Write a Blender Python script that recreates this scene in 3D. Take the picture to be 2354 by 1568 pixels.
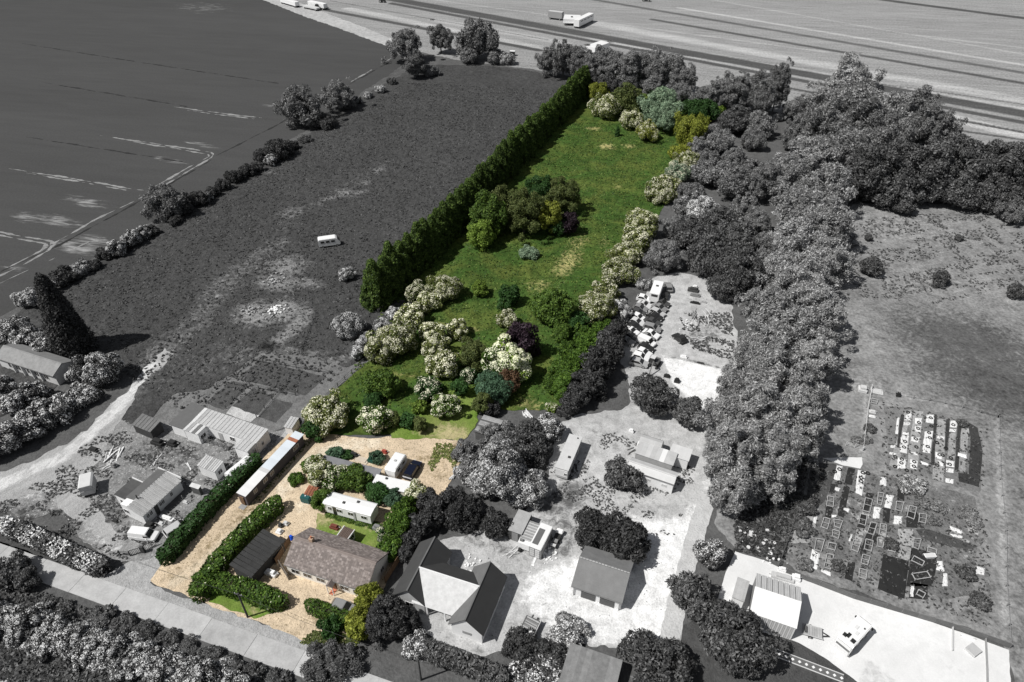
import bpy, bmesh, math, random
import numpy as np
from mathutils import Vector, Matrix
R = math.radians
random.seed(7)
scene = bpy.context.scene
for o in list(bpy.data.objects): bpy.data.objects.remove(o)
COL = scene.collection

# ------------------------------------------------------------------ camera
F, CX, CY, TH, H = 1590.0, 1177.0, 784.0, R(38.2), 90.0     # photo taken from a drone at about 90 m
cd = bpy.data.cameras.new('camera'); cam = bpy.data.objects.new('camera', cd); COL.objects.link(cam)
cam.location = (0, 0, H); cam.rotation_euler = (R(90) - TH, 0, 0)
cd.sensor_width = 36; cd.lens = F / 2354 * 36; cd.clip_start = 1; cd.clip_end = 4000
scene.camera = cam
# ------------------------------------------------------------------ sky and sun
SUN_EL, SH_AZ = R(54), R(21)                                  # shadows fall along +x turned 21 deg to +y
sd = Vector((-math.cos(SH_AZ) * math.cos(SUN_EL), -math.sin(SH_AZ) * math.cos(SUN_EL), math.sin(SUN_EL)))
w = bpy.data.worlds.new('World'); scene.world = w; w.use_nodes = True
bg = w.node_tree.nodes['Background']
sky = w.node_tree.nodes.new('ShaderNodeTexSky'); sky.sky_type = 'NISHITA'; sky.sun_disc = False
sky.sun_elevation = SUN_EL; sky.sun_rotation = math.atan2(sd.x, sd.y)
hs = w.node_tree.nodes.new('ShaderNodeHueSaturation'); hs.inputs['Saturation'].default_value = .3   # the photograph is largely black and white
w.node_tree.links.new(sky.outputs[0], hs.inputs['Color']); w.node_tree.links.new(hs.outputs[0], bg.inputs[0]); bg.inputs[1].default_value = 0.05
sl = bpy.data.lights.new('sun', 'SUN'); sl.energy = 4.4; sl.angle = R(0.5); sl.color = (1, .985, .955)
so = bpy.data.objects.new('sun', sl); COL.objects.link(so)
so.rotation_euler = sd.to_track_quat('Z', 'Y').to_euler(); so.location = (-60, 20, 120)
vs = scene.view_settings; vs.view_transform = 'Standard'; vs.look = 'None'; vs.exposure = 0.0; vs.gamma = 1.0
vs.use_curve_mapping = False

# ------------------------------------------------------------------ pixel -> ground
def g(x, y, z=0.0):
    u = (x - CX) / F; v = (y - CY) / F
    d = Vector((u, math.cos(TH) - v * math.sin(TH), -math.sin(TH) - v * math.cos(TH)))
    return Vector((0, 0, H)) + d * ((z - H) / d.z)
def proj(p):
    p = Vector(p) - Vector((0, 0, H))
    Z = p.y * math.cos(TH) - p.z * math.sin(TH); v = -(p.y * math.sin(TH) + p.z * math.cos(TH))
    return CX + F * p.x / Z, CY + F * v / Z
def Zm(ox, oy, s):                      # coordinates read off an enlarged crop
    return lambda x, y: ((ox + x / s) / 1.6313, (oy + y / s) / 1.6313)
def ppm(y): return math.cos(TH) * (y - (CY - F * math.tan(TH))) / H

# ------------------------------------------------------------------ materials
MATS = {}
def c4(c):
    if isinstance(c, (int, float)): return (c, c, c, 1)
    return (c[0], c[1], c[2], 1)
class NT:
    def __init__(s, m):
        m.use_nodes = True; s.t = m.node_tree; s.b = s.t.nodes['Principled BSDF']
    def n(s, ty, **kw):
        n = s.t.nodes.new(ty)
        for k, v in kw.items(): setattr(n, k, v)
        return n
    def l(s, a, b): s.t.links.new(a, b)
    def noise(s, vec, scale, det=3, rough=.55, dist=0):
        n = s.n('ShaderNodeTexNoise'); n.inputs['Scale'].default_value = scale; n.inputs['Detail'].default_value = det
        n.inputs['Roughness'].default_value = rough; n.inputs['Distortion'].default_value = dist
        if vec is not None: s.l(vec, n.inputs['Vector'])
        return n.outputs['Fac']
    def math(s, op, a, b=None, c=None, clamp=False):
        n = s.n('ShaderNodeMath', operation=op, use_clamp=clamp)
        for i, v in enumerate((a, b, c)):
            if v is None: continue
            if isinstance(v, (int, float)): n.inputs[i].default_value = v
            else: s.l(v, n.inputs[i])
        return n.outputs[0]
    def step(s, v, a, b, lo=0, hi=1):
        n = s.n('ShaderNodeMapRange', interpolation_type='SMOOTHSTEP')
        s.l(v, n.inputs[0])
        for i, x in enumerate((a, b, lo, hi)): n.inputs[i + 1].default_value = x
        return n.outputs[0]
    def mix(s, f, a, b, blend='MIX'):
        n = s.n('ShaderNodeMix', data_type='RGBA', blend_type=blend)
        for i, v in ((0, f), (6, a), (7, b)):
            if isinstance(v, (int, float)) and i == 0: n.inputs[0].default_value = v
            elif isinstance(v, tuple): n.inputs[i].default_value = v
            else: s.l(v, n.inputs[i])
        return n.outputs[2]
    def grey(s, v):
        n = s.n('ShaderNodeCombineColor')
        for i in range(3): s.l(v, n.inputs[i])
        return n.outputs[0]
    def bump(s, hgt, strength, dist=.1):
        n = s.n('ShaderNodeBump'); n.inputs['Strength'].default_value = strength; n.inputs['Distance'].default_value = dist
        s.l(hgt, n.inputs['Height']); s.l(n.outputs[0], s.b.inputs['Normal'])
def mat(name, col, rough=.7, var=.25, scale=1.5, metal=0, spec=.3, streak=None, bump=0):
    """plain painted / weathered surface: colour with grain and dirt"""
    if name in MATS: return MATS[name]
    m = bpy.data.materials.new(name); MATS[name] = m; k = NT(m)
    tc = k.n('ShaderNodeTexCoord'); v = tc.outputs['Object']
    if streak:
        mp = k.n('ShaderNodeMapping'); mp.inputs['Scale'].default_value = streak; k.l(v, mp.inputs[0]); v = mp.outputs[0]
    a = k.noise(v, scale, 4, .6); b = k.noise(v, scale * 9, 2, .6)
    f = k.math('ADD', k.math('MULTIPLY', k.math('SUBTRACT', a, .5), var * 2.2), k.math('MULTIPLY', k.math('SUBTRACT', b, .5), var * 1.3))
    oi = k.n('ShaderNodeObjectInfo')
    f = k.math('ADD', f, k.math('MULTIPLY', k.math('SUBTRACT', oi.outputs['Random'], .5), var * .7))
    f = k.math('ADD', f, 1.0)
    k.l(k.mix(1.0, c4(col), k.grey(f), 'MULTIPLY'), k.b.inputs['Base Color'])
    k.b.inputs['Roughness'].default_value = rough; k.b.inputs['Metallic'].default_value = metal
    k.b.inputs['Specular IOR Level'].default_value = spec
    if bump: k.bump(b, bump, .05)
    return m
def leafmat(name, col, var=.5, hue=None, trans=.14):
    """leaves: each leaf cluster has its own tint"""
    if name in MATS: return MATS[name]
    m = bpy.data.materials.new(name); MATS[name] = m; k = NT(m)
    ge = k.n('ShaderNodeNewGeometry'); oi = k.n('ShaderNodeObjectInfo')
    tc = k.n('ShaderNodeTexCoord')
    cl = k.noise(tc.outputs['Object'], 3.0, 2)
    f = k.math('ADD', k.math('MULTIPLY', k.math('SUBTRACT', ge.outputs['Random Per Island'], .5), var * 1.3),
               k.math('MULTIPLY', k.math('SUBTRACT', oi.outputs['Random'], .5), .35))
    f = k.math('ADD', f, k.math('MULTIPLY', k.math('SUBTRACT', cl, .5), var))
    f = k.math('ADD', f, 1.0)
    base = c4(col)
    if hue is not None: base = k.mix(k.step(ge.outputs['Random Per Island'], .35, .95), c4(col), c4(hue))
    cc = k.mix(1.0, base, k.grey(f), 'MULTIPLY')
    k.l(cc, k.b.inputs['Base Color']); k.b.inputs['Roughness'].default_value = .62
    k.b.inputs['Specular IOR Level'].default_value = .25
    tr = k.n('ShaderNodeBsdfTranslucent'); k.l(cc, tr.inputs[0])
    ms = k.n('ShaderNodeMixShader'); ms.inputs[0].default_value = trans
    out = k.t.nodes['Material Output']
    k.l(k.b.outputs[0], ms.inputs[1]); k.l(tr.outputs[0], ms.inputs[2]); k.l(ms.outputs[0], out.inputs[0])
    return m
def gmat(name, A, B=.3, C=.02, s=(.06, .5, 3.0), var=(.35, .45, .5), bump=.5, streak=None, edge=.9, hue=None, auto=None, speck=None):
    """ground: base A, worn/bare patches B (attribute pale), dark patches C (attribute dark)"""
    if name in MATS: return MATS[name]
    m = bpy.data.materials.new(name); MATS[name] = m; k = NT(m)
    tc = k.n('ShaderNodeTexCoord'); v0 = tc.outputs['Object']; v = v0
    if streak:
        ang, ratio = streak
        mp = k.n('ShaderNodeMapping', vector_type='TEXTURE'); mp.inputs['Rotation'].default_value = (0, 0, R(ang)); mp.inputs['Scale'].default_value = (ratio, 1, 1)
        k.l(v0, mp.inputs[0]); v = mp.outputs[0]
    n1 = k.noise(v, s[0], 4, .6); n2 = k.noise(v, s[1], 4, .62, .4); n3 = k.noise(v0, s[2], 3, .65)
    nb = k.noise(v, .9, 4, .7, .6)
    pa = k.n('ShaderNodeAttribute', attribute_name='pale').outputs['Fac']
    da = k.n('ShaderNodeAttribute', attribute_name='dark').outputs['Fac']
    base = c4(A)
    if hue is not None: base = k.mix(k.step(k.noise(v0, .11, 4, .6, .5), .4, .68), base, c4(hue))
    def masked(att):
        x = k.math('ADD', att, k.math('MULTIPLY', k.math('SUBTRACT', nb, .5), k.math('MULTIPLY', k.step(att, .0, .25), edge)))
        return k.step(x, .25, .75)
    pm = masked(pa)
    if auto is not None: pm = k.math('MAXIMUM', pm, k.step(k.math('ADD', n2, k.math('MULTIPLY', n1, .5)), auto, auto + .12))
    c = k.mix(pm, base, c4(B)); c = k.mix(masked(da), c, c4(C))
    f = k.math('MULTIPLY', k.math('SUBTRACT', n1, .5), var[0] * 2)
    f = k.math('ADD', f, k.math('MULTIPLY', k.math('SUBTRACT', n2, .5), var[1] * 2))
    f = k.math('ADD', f, k.math('MULTIPLY', k.math('SUBTRACT', n3, .5), var[2] * 2))
    f = k.math('MAXIMUM', k.math('ADD', f, 1.0), .12)
    c = k.mix(1.0, c, k.grey(f), 'MULTIPLY')
    if speck is not None:
        sp = k.noise(v0, speck[0], 2, .5)
        c = k.mix(k.step(sp, speck[1], speck[1] + .08), c, c4(speck[2]))
    k.l(c, k.b.inputs['Base Color']); k.b.inputs['Roughness'].default_value = .95; k.b.inputs['Specular IOR Level'].default_value = .1
    if bump: k.bump(k.math('ADD', n3, k.math('MULTIPLY', n2, 1.5)), bump, .35)
    return m

# ------------------------------------------------------------------ objects
def tag(o, label=None, cat=None, group=None, kind=None):
    if label: o['label'] = label
    if cat: o['category'] = cat
    if group: o['group'] = group
    if kind: o['kind'] = kind
    return o
def thing(name, label, cat, loc=(0, 0, 0), rz=0, group=None):
    o = bpy.data.objects.new(name, None); COL.objects.link(o); o.location = loc; o.rotation_euler = (0, 0, rz)
    o.empty_display_size = .3
    return tag(o, label, cat, group)
def link(name, me, m=None, parent=None, loc=None, rz=None, sc=None):
    o = bpy.data.objects.new(name, me); COL.objects.link(o)
    if m is not None and not me.materials: me.materials.append(m)
    elif m is not None and me.materials[0] != m:
        o.material_slots[0].link = 'OBJECT'; o.material_slots[0].material = m
    if parent: o.parent = parent
    if loc is not None: o.location = loc
    if rz is not None: o.rotation_euler = (0, 0, rz)
    if sc is not None: o.scale = sc
    return o
class MB:
    """collects shapes of one part, builds one mesh"""
    def __init__(s): s.v = []; s.f = []
    def add(s, v, f):
        n = len(s.v); s.v += [tuple(p) for p in v]; s.f += [tuple(i + n for i in q) for q in f]; return s
    def box(s, x0, x1, y0, y1, z0, z1, M=None):
        v = [(x0, y0, z0), (x1, y0, z0), (x1, y1, z0), (x0, y1, z0), (x0, y0, z1), (x1, y0, z1), (x1, y1, z1), (x0, y1, z1)]
        if M is not None: v = [M @ Vector(p) for p in v]
        return s.add(v, [(3, 2, 1, 0), (4, 5, 6, 7), (0, 1, 5, 4), (1, 2, 6, 5), (2, 3, 7, 6), (3, 0, 4, 7)])
    def bar(s, a, b, r, up=(0, 0, 1), h=None):
        a = Vector(a); b = Vector(b); d = (b - a).normalized(); u = Vector(up)
        if abs(d.dot(u)) > .95: u = Vector((1, 0, 0))
        x = d.cross(u).normalized(); y = x.cross(d).normalized(); h = h or r
        v = []
        for p in (a, b):
            for i, j in ((-1, -1), (1, -1), (1, 1), (-1, 1)): v.append(p + x * r * i + y * h * j)
        return s.add(v, [(3, 2, 1, 0), (4, 5, 6, 7), (0, 1, 5, 4), (1, 2, 6, 5), (2, 3, 7, 6), (3, 0, 4, 7)])
    def tube(s, pts, rad, n=6):
        pts = [Vector(p) for p in pts]; v = []; f = []
        for i, p in enumerate(pts):
            d = (pts[min(i + 1, len(pts) - 1)] - pts[max(i - 1, 0)]).normalized()
            u = Vector((0, 0, 1)) if abs(d.z) < .9 else Vector((1, 0, 0))
            x = d.cross(u).normalized(); y = x.cross(d).normalized()
            r = rad[i] if isinstance(rad, (list, tuple)) else rad
            for q in range(n):
                a = 2 * math.pi * q / n; v.append(p + x * r * math.cos(a) + y * r * math.sin(a))
        for i in range(len(pts) - 1):
            for q in range(n): f.append((i * n + q, i * n + (q + 1) % n, (i + 1) * n + (q + 1) % n, (i + 1) * n + q))
        f.append(tuple(range(n - 1, -1, -1))); f.append(tuple((len(pts) - 1) * n + q for q in range(n)))
        return s.add(v, f)
    def prism(s, poly, y0, y1, axis='y'):
        """side profile (a,z) pushed from y0 to y1"""
        n = len(poly)
        if axis == 'y': v = [(a, y0, z) for a, z in poly] + [(a, y1, z) for a, z in poly]
        elif axis == 'x': v = [(y0, a, z) for a, z in poly] + [(y1, a, z) for a, z in poly]
        else: v = [(a, z, y0) for a, z in poly] + [(a, z, y1) for a, z in poly]
        f = [tuple(range(n)), tuple(range(2 * n - 1, n - 1, -1))]
        for i in range(n):
            j = (i + 1) % n; f.append((j, i, i + n, j + n))
        return s.add(v, f)
    def quad(s, a, b, c, d, t=.04):
        """thin slab over four corners"""
        a, b, c, d = map(Vector, (a, b, c, d)); n = (b - a).cross(d - a).normalized() * t
        v = [a, b, c, d, a + n, b + n, c + n, d + n]
        return s.add(v, [(3, 2, 1, 0), (4, 5, 6, 7), (0, 1, 5, 4), (1, 2, 6, 5), (2, 3, 7, 6), (3, 0, 4, 7)])
    def mesh(s, name='m', fix=True):
        me = bpy.data.meshes.new(name); me.from_pydata(s.v, [], s.f); me.update()
        if fix:
            bm = bmesh.new(); bm.from_mesh(me); bmesh.ops.recalc_face_normals(bm, faces=bm.faces); bm.to_mesh(me); bm.free()
        return me
    def build(s, name, m, parent=None, bev=0, **kw):
        me = s.mesh(name)
        if bev:
            bm = bmesh.new(); bm.from_mesh(me)
            bmesh.ops.bevel(bm, geom=bm.edges[:], offset=bev, segments=2, affect='EDGES', clamp_overlap=True); bm.to_mesh(me); bm.free()
        return link(name, me, m, parent, **kw)
def npmesh(name, V, Fq, mats, midx=None, attrs=None):
    V = np.asarray(V, np.float32); Fq = np.asarray(Fq, np.int32); k = Fq.shape[1]
    me = bpy.data.meshes.new(name); me.vertices.add(len(V)); me.vertices.foreach_set('co', V.ravel())
    me.loops.add(Fq.size); me.loops.foreach_set('vertex_index', Fq.ravel())
    me.polygons.add(len(Fq)); me.polygons.foreach_set('loop_start', np.arange(0, Fq.size, k, dtype=np.int32))
    for m in mats: me.materials.append(m)
    if midx is not None: me.polygons.foreach_set('material_index', np.asarray(midx, np.int32))
    if attrs:
        for n, a in attrs.items():
            at = me.attributes.new(n, 'FLOAT', 'POINT'); at.data.foreach_set('value', np.asarray(a, np.float32))
    me.update(calc_edges=True); me.validate()
    return me
ORD = ['first', 'second', 'third', 'fourth', 'fifth', 'sixth', 'seventh', 'eighth', 'ninth', 'tenth', 'eleventh', 'twelfth', 'thirteenth',
       'fourteenth', 'fifteenth', 'sixteenth', 'seventeenth', 'eighteenth', 'nineteenth', 'twentieth']
def ordn(i):
    if i < 20: return ORD[i]
    t = ['twenty', 'thirty', 'forty', 'fifty', 'sixty', 'seventy'][(i + 1) // 10 - 2]
    return (t[:-1] + 'ieth') if (i + 1) % 10 == 0 else t + '-' + ORD[(i + 1) % 10 - 1]
# ================================================================== GROUND
RNG = np.random.default_rng(3)
def pts_of(px): return [(g(x, y).x, g(x, y).y) for x, y in px]
def jagged(poly, amp, step=.8):
    out = []; n = len(poly); ph = RNG.random(4) * 9; s = 0
    for i in range(n):
        a = np.array(poly[i]); b = np.array(poly[(i + 1) % n]); d = b - a; L = np.hypot(*d)
        nn = np.array([-d[1], d[0]]) / max(L, 1e-6); k = max(1, min(int(L / step), 400))
        for j in range(k):
            t = j / k; q = s + t * L
            o = math.sin(q * .5 + ph[0]) * .4 + math.sin(q * 1.3 + ph[1]) * .3 + math.sin(q * 3.1 + ph[2]) * .2 + (RNG.random() - .5) * .7
            out.append(a + d * t + nn * o * amp * (0 if j == 0 else 1))
        s += L
    return np.array(out)
def inside(P, poly):
    x, y = P[:, 0], P[:, 1]; r = np.zeros(len(P), bool); n = len(poly)
    for i in range(n):
        x1, y1 = poly[i]; x2, y2 = poly[(i + 1) % n]
        if y1 == y2: continue
        c = ((y1 > y) != (y2 > y)) & (x < (x2 - x1) * (y - y1) / (y2 - y1) + x1); r ^= c
    return r
def polydist(P, pts, closed=False):
    best = np.full(len(P), 1e9); near = P.copy(); n = len(pts)
    for i in range(n if closed else n - 1):
        a = np.array(pts[i]); d = np.array(pts[(i + 1) % n]) - a; L2 = d @ d + 1e-9
        t = np.clip(((P - a) @ d) / L2, 0, 1); q = a + t[:, None] * d; ds = np.hypot(*(P - q).T)
        m = ds < best; best[m] = ds[m]; near[m] = q[m]
    return best, near
def vnoise(P, s, seed=0):
    """cheap smooth noise"""
    r = np.random.default_rng(seed); out = np.zeros(len(P))
    for k in range(5):
        a = r.random() * 6.28; f = s * (1 + r.random()); out += np.sin(P[:, 0] * f * math.cos(a) + P[:, 1] * f * math.sin(a) + r.random() * 9)
    return out / 5
def paint(P, paints):
    at = {'pale': np.zeros(len(P)), 'dark': np.zeros(len(P))}
    for which, kind, px, wd, st in paints:
        pts = pts_of(px)
        if kind == 'line': d, _ = polydist(P, pts); v = np.clip(1.0 - (d - wd * .3) / (wd * .7), 0, 1) * st
        elif kind == 'blob':
            rx, ry = wd if isinstance(wd, tuple) else (wd, wd); a = R(68)
            q = P - np.array(pts[0]); u = q[:, 0] * math.cos(a) + q[:, 1] * math.sin(a); t = -q[:, 0] * math.sin(a) + q[:, 1] * math.cos(a)
            v = np.exp(-((u / rx) ** 2 + (t / ry) ** 2)) * st
        else:
            d, _ = polydist(P, pts, True); i = inside(P, pts); v = np.clip(.5 + np.where(i, d, -d) / wd, 0, 1) * st
        at[which] = np.maximum(at[which], v)
    return at
def sheet(name, px, z, m, res=0, amp=0., paints=(), jag=.4, world=None, nseed=1, flats=()):
    poly = world if world is not None else pts_of(px)
    pj = jagged(poly, jag) if jag else np.array(poly)
    if not res:
        bm = bmesh.new(); bm.faces.new([bm.verts.new((p[0], p[1], z)) for p in pj])
        bmesh.ops.triangulate(bm, faces=bm.faces[:]); bmesh.ops.recalc_face_normals(bm, faces=bm.faces[:])
        if sum(f.normal.z for f in bm.faces) < 0: bmesh.ops.reverse_faces(bm, faces=bm.faces[:])
        me = bpy.data.meshes.new(name); bm.to_mesh(me); bm.free(); me.materials.append(m)
    else:
        x0, y0 = pj.min(0); x1, y1 = pj.max(0); nx = int((x1 - x0) / res) + 2; ny = int((y1 - y0) / res) + 2
        X, Y = np.meshgrid(x0 + np.arange(nx) * res, y0 + np.arange(ny) * res); P = np.stack([X.ravel(), Y.ravel()], 1)
        ins = inside(P, pj); I = ins.reshape(ny, nx)
        cell = I[:-1, :-1] | I[1:, :-1] | I[:-1, 1:] | I[1:, 1:]
        jj, ii = np.nonzero(cell); a = jj * nx + ii; Q = np.stack([a, a + 1, a + nx + 1, a + nx], 1)
        used = np.unique(Q); remap = -np.ones(len(P), int); remap[used] = np.arange(len(used)); P = P[used]; ins = ins[used]; Q = remap[Q]
        _, near = polydist(P[~ins], pj, True); P[~ins] = near
        zz = np.full(len(P), float(z))
        if amp:
            nz = np.clip(vnoise(P, 2.2, nseed) + vnoise(P, 4.1, nseed + 1) * .8 + vnoise(P, .7, nseed + 2) * .7 + (RNG.random(len(P)) - .5) * .9, -.6, 2)
            fl = np.ones(len(P))
            for q in flats:
                pq = pts_of(q); dq, _ = polydist(P, pq, True); fl = np.minimum(fl, np.where(inside(P, pq), 0, np.clip(dq / 1.5, 0, 1)))
            zz = zz + amp * (nz + .6) * np.where(ins, fl, 0)
        me = npmesh(name, np.c_[P, zz], Q, [m], attrs=paint(P, paints))
        if amp:
            me.polygons.foreach_set('use_smooth', np.ones(len(Q), bool))
    o = link(name, me); return tag(o, kind='structure')

GR = dict(
    base=gmat('rough_grass_grey', .105, .32, .03, s=(.05, .35, 2.2), var=(.35, .5, .55), auto=.98),
    crop=gmat('crop_grey', .07, .33, .03, s=(.02, .25, 1.6), var=(.22, .16, .25), streak=(-11, 6), bump=.25, edge=1.3),
    far=gmat('stubble_grey', .28, .45, .085, s=(.06, .5, 1.3), var=(.25, .45, .85), streak=(-11, 9), bump=.3, edge=.5),
    scrub=gmat('scrub_grey', .068, .25, .02, s=(.06, .5, 2.2), var=(.35, .55, .75), edge=1.15, bump=.9),
    meadow=gmat('meadow_green', (.05, .097, .02), (.36, .33, .14), (.014, .034, .012), s=(.06, .45, 1.8), var=(.4, .75, .7), hue=(.1, .13, .03), edge=1.5, bump=.9),
    lawn=gmat('lawn_green', (.13, .21, .035), (.42, .37, .2), (.05, .06, .02), s=(.1, .6, 3), var=(.25, .4, .4), hue=(.2, .24, .07), edge=1.4),
    tan=gmat('gravel_tan', (.62, .50, .36), (.74, .64, .5), (.2, .15, .075), s=(.12, .8, 5), var=(.22, .38, .6), edge=1.5, speck=(4.2, .62, (.22, .17, .1))),
    white=gmat('gravel_white', .45, .74, .13, s=(.07, .6, 4), var=(.4, .55, .5), edge=1.5, speck=(2.4, .67, .14), bump=.25),
    conc=gmat('concrete_pale', .7, .78, .42, s=(.06, .5, 5), var=(.1, .12, .1), bump=.1),
    road=gmat('road_concrete', .46, .6, .2, s=(.1, .9, 8), var=(.12, .18, .16), streak=(-19, 5), bump=.1),
    track=gmat('track_grey', .37, .62, .07, s=(.1, .7, 4), var=(.3, .4, .4), streak=(60, 2.5), edge=1.4),
    yard=gmat('yard_dirt_grey', .23, .5, .05, s=(.09, .7, 3), var=(.5, .8, .7), edge=1.6, speck=(3.2, .62, .5)),
    right=gmat('paddock_grey', .225, .34, .1, s=(.05, .35, 1.6), var=(.35, .75, .85), edge=1.5),
    dark=gmat('dark_grass_grey', .075, .25, .02, s=(.1, .8, 4), var=(.3, .5, .5)),  # darker grey grass of the verge bank, barn lawn and allotment path
)
# one sheet that reaches far past the frame
sheet('ground', None, 0, GR['base'], world=[(-1500, -200), (1500, -200), (1500, 2400), (-1500, 2400)], jag=0)
# ---- crop field, upper left
cropP = [('pale', 'blob', [(130, 508)], (3, 10), .55), ('pale', 'blob', [(60, 500)], (3, 8), .45), ('pale', 'blob', [(200, 465)], (3, 12), .46), ('pale', 'blob', [(390, 368)], (2, 10), .4), ('pale', 'blob', [(460, 332)], (2, 9), .44), ('pale', 'blob', [(470, 18)], (16, 26), .33), ('pale', 'blob', [(180, 572)], (3, 10), .58),
         ('pale', 'blob', [(212, 554)], (3, 7), .55), ('pale', 'blob', [(30, 615)], (2, 6), .4), ('pale', 'blob', [(620, 243)], (2, 6), .4)]
sheet('crop_field', [(-700, 820), (0, 728), (60, 690), (180, 612), (330, 520), (500, 425), (620, 352), (760, 262), (850, 200), (905, 165), (932, 140), (900, 106), (840, 84), (760, 60), (705, 38), (640, 12), (560, -20), (480, -60), (-900, -110)], .02, GR['crop'], res=1.0, paints=cropP, jag=.6)
def strip(name, px, wd, z, m, parent=None, drop=0., seed=1, step=.5):
    pts = [g(*p) for p in px]; rr = random.Random(seed); mb = MB(); run = 0; fresh = True
    for i in range(len(pts) - 1):
        a, b = pts[i], pts[i + 1]; L = (b - a).length; n = max(1, int(L / step)); d = (b - a).normalized(); nn = Vector((-d.y, d.x, 0))
        for k in range(n):
            run += step; e = min(1, run / 12 + .15)
            f = lambda x: wd * e * max(0, .42 + .22 * math.sin(x * .31 + seed) + .2 * math.sin(x * .83 + seed * 2) + .14 * math.sin(x * 2.1) - drop * .9 * (.6 + .5 * math.sin(x * .17 + seed * 3)))
            p, q = a.lerp(b, k / n), a.lerp(b, (k + 1) / n); w0, w1 = f(run), f(run + step); o = nn * .12 * math.sin(run * .4)
            if w0 < .04 and w1 < .04: continue
            mb.add([(*(p - nn * w0 + o).xy, z), (*(q - nn * w1 + o).xy, z), (*(q + nn * w1 + o).xy, z), (*(p + nn * w0 + o).xy, z)], [(0, 1, 2, 3)])
    me = mb.mesh(name); ob = link(name, me, m)
    if parent: ob.parent = parent
    else: tag(ob, kind='structure')
    return ob
TRM = gmat('tramline_pale', .27, .5, .1, s=(.2, .8, 4), var=(.3, .5, .5)); TRD = gmat('tramline_dark', .035, .1, .02)
wt = bpy.data.objects.new('wheel_tracks', None); COL.objects.link(wt); tag(wt, kind='structure')
for k_, (px, dr_) in enumerate((([(-40, 526), (60, 545), (118, 555), (124, 562), (112, 576), (60, 605), (-20, 644)], .05), ([(-40, 534), (60, 552), (104, 561), (104, 568), (94, 577), (50, 600), (-20, 634)], .12), ([(20, 388), (170, 411), (312, 436), (330, 438)], .15), ([(60, 398), (200, 421), (290, 438)], .35), ([(230, 312), (360, 331), (486, 350), (491, 355), (486, 362), (420, 402), (330, 452), (210, 510), (124, 560)], .12), ([(290, 324), (400, 341), (478, 355), (480, 360), (400, 404), (320, 450)], .3), ([(400, 246), (520, 262), (606, 272)], .1), ([(430, 254), (520, 266), (590, 274)], .4), ([(0, 652), (120, 596), (230, 545)], .45), ([(640, 282), (760, 216), (900, 134)], .5))): strip('wheel_track', px, .75, .034 + .002 * k_, TRM, wt, dr_, k_)
for k_, px in enumerate(([(486, 364), (640, 286), (900, 140)], [(-100, 668), (124, 570), (330, 458), (486, 368)], [(50, 100), (300, 140), (640, 192)], [(60, 315), (420, 372)], [(100, 190), (430, 245)])): strip('wheel_track', px, .7, .03 + .0005 * k_, TRD, wt, .1, k_ + 30)
# ---- stubble strips, top right
farP = []
for a, b, wd, st in (((880, -6), (2354, 262), 7, .95), ((900, 8), (2354, 282), 3.5, .8), ((700, 14), (1240, 116), 3.5, .8), ((760, 2), (1260, 92), 1.5, .6), ((1240, 108), (2354, 300), 1.6, .45), ((1310, -10), (2354, 168), 4, .62),
                     ((2000, -4), (2354, 42), 4.5, .85), ((1500, 45), (2354, 192), 3.5, .7), ((1800, 200), (2354, 305), 2, .8), ((1100, 30), (1800, 140), 1.2, .5), ((1700, 0), (2354, 92), 1.5, .4), ((2100, 285), (2354, 322), 2, .7),
                     ((1450, 110), (2354, 240), 1.2, .7), ((1400, 92), (2354, 228), .9, .55)):
    farP.append(('dark', 'line', [a, b], wd, st))
for a, b, wd, st in (((1300, 42), (2354, 232), 9, .62), ((1380, 88), (2354, 258), 10, .8), ((800, 20), (1250, 112), 6, .6), ((1560, 18), (2354, 150), 3, .66), ((1640, 0), (2354, 125), 2.4, .5), ((2150, 262), (2354, 312), 7, .85), ((1000, 0), (1900, 120), 2.5, .5),
                     ((2100, 80), (2354, 110), 3, .5), ((1000, 46), (1300, 100), 7, .5)):
    farP.append(('pale', 'line', [a, b], wd, st))
sheet('stubble_field', [(560, -45), (640, -2), (705, 22), (770, 46), (860, 80), (930, 112), (1050, 138), (1230, 160), (1400, 190), (1640, 240), (1800, 260), (2100, 330), (2354, 345), (3400, 470), (3400, 120), (2800, -60), (1200, -140)], .03, GR['far'], res=1.15, paints=farP, jag=.8)
sheet('reed_ditch', [(585, -8), (640, 14), (705, 40), (770, 62), (840, 88), (900, 110), (935, 140), (948, 122), (915, 96), (850, 68), (775, 40), (708, 14), (650, -8)], .045, gmat('dry_reed_grey', .42, .5, .1, var=(.3, .5, .5)), jag=.5)
FTRK = [(380, 800), (340, 840), (280, 910), (240, 950), (170, 1010), (80, 1060), (0, 1085), (-300, 1180), (-300, 1260), (0, 1155), (120, 1130), (150, 1180), (230, 1230), (262, 1262), (280, 1230), (200, 1150), (190, 1110), (240, 1040), (280, 960), (330, 880), (400, 815)]
GLAWN = [(1000, 900), (1090, 885), (1110, 930), (1085, 990), (1060, 1020), (1000, 1008), (900, 1008), (890, 985), (960, 965)]
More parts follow.
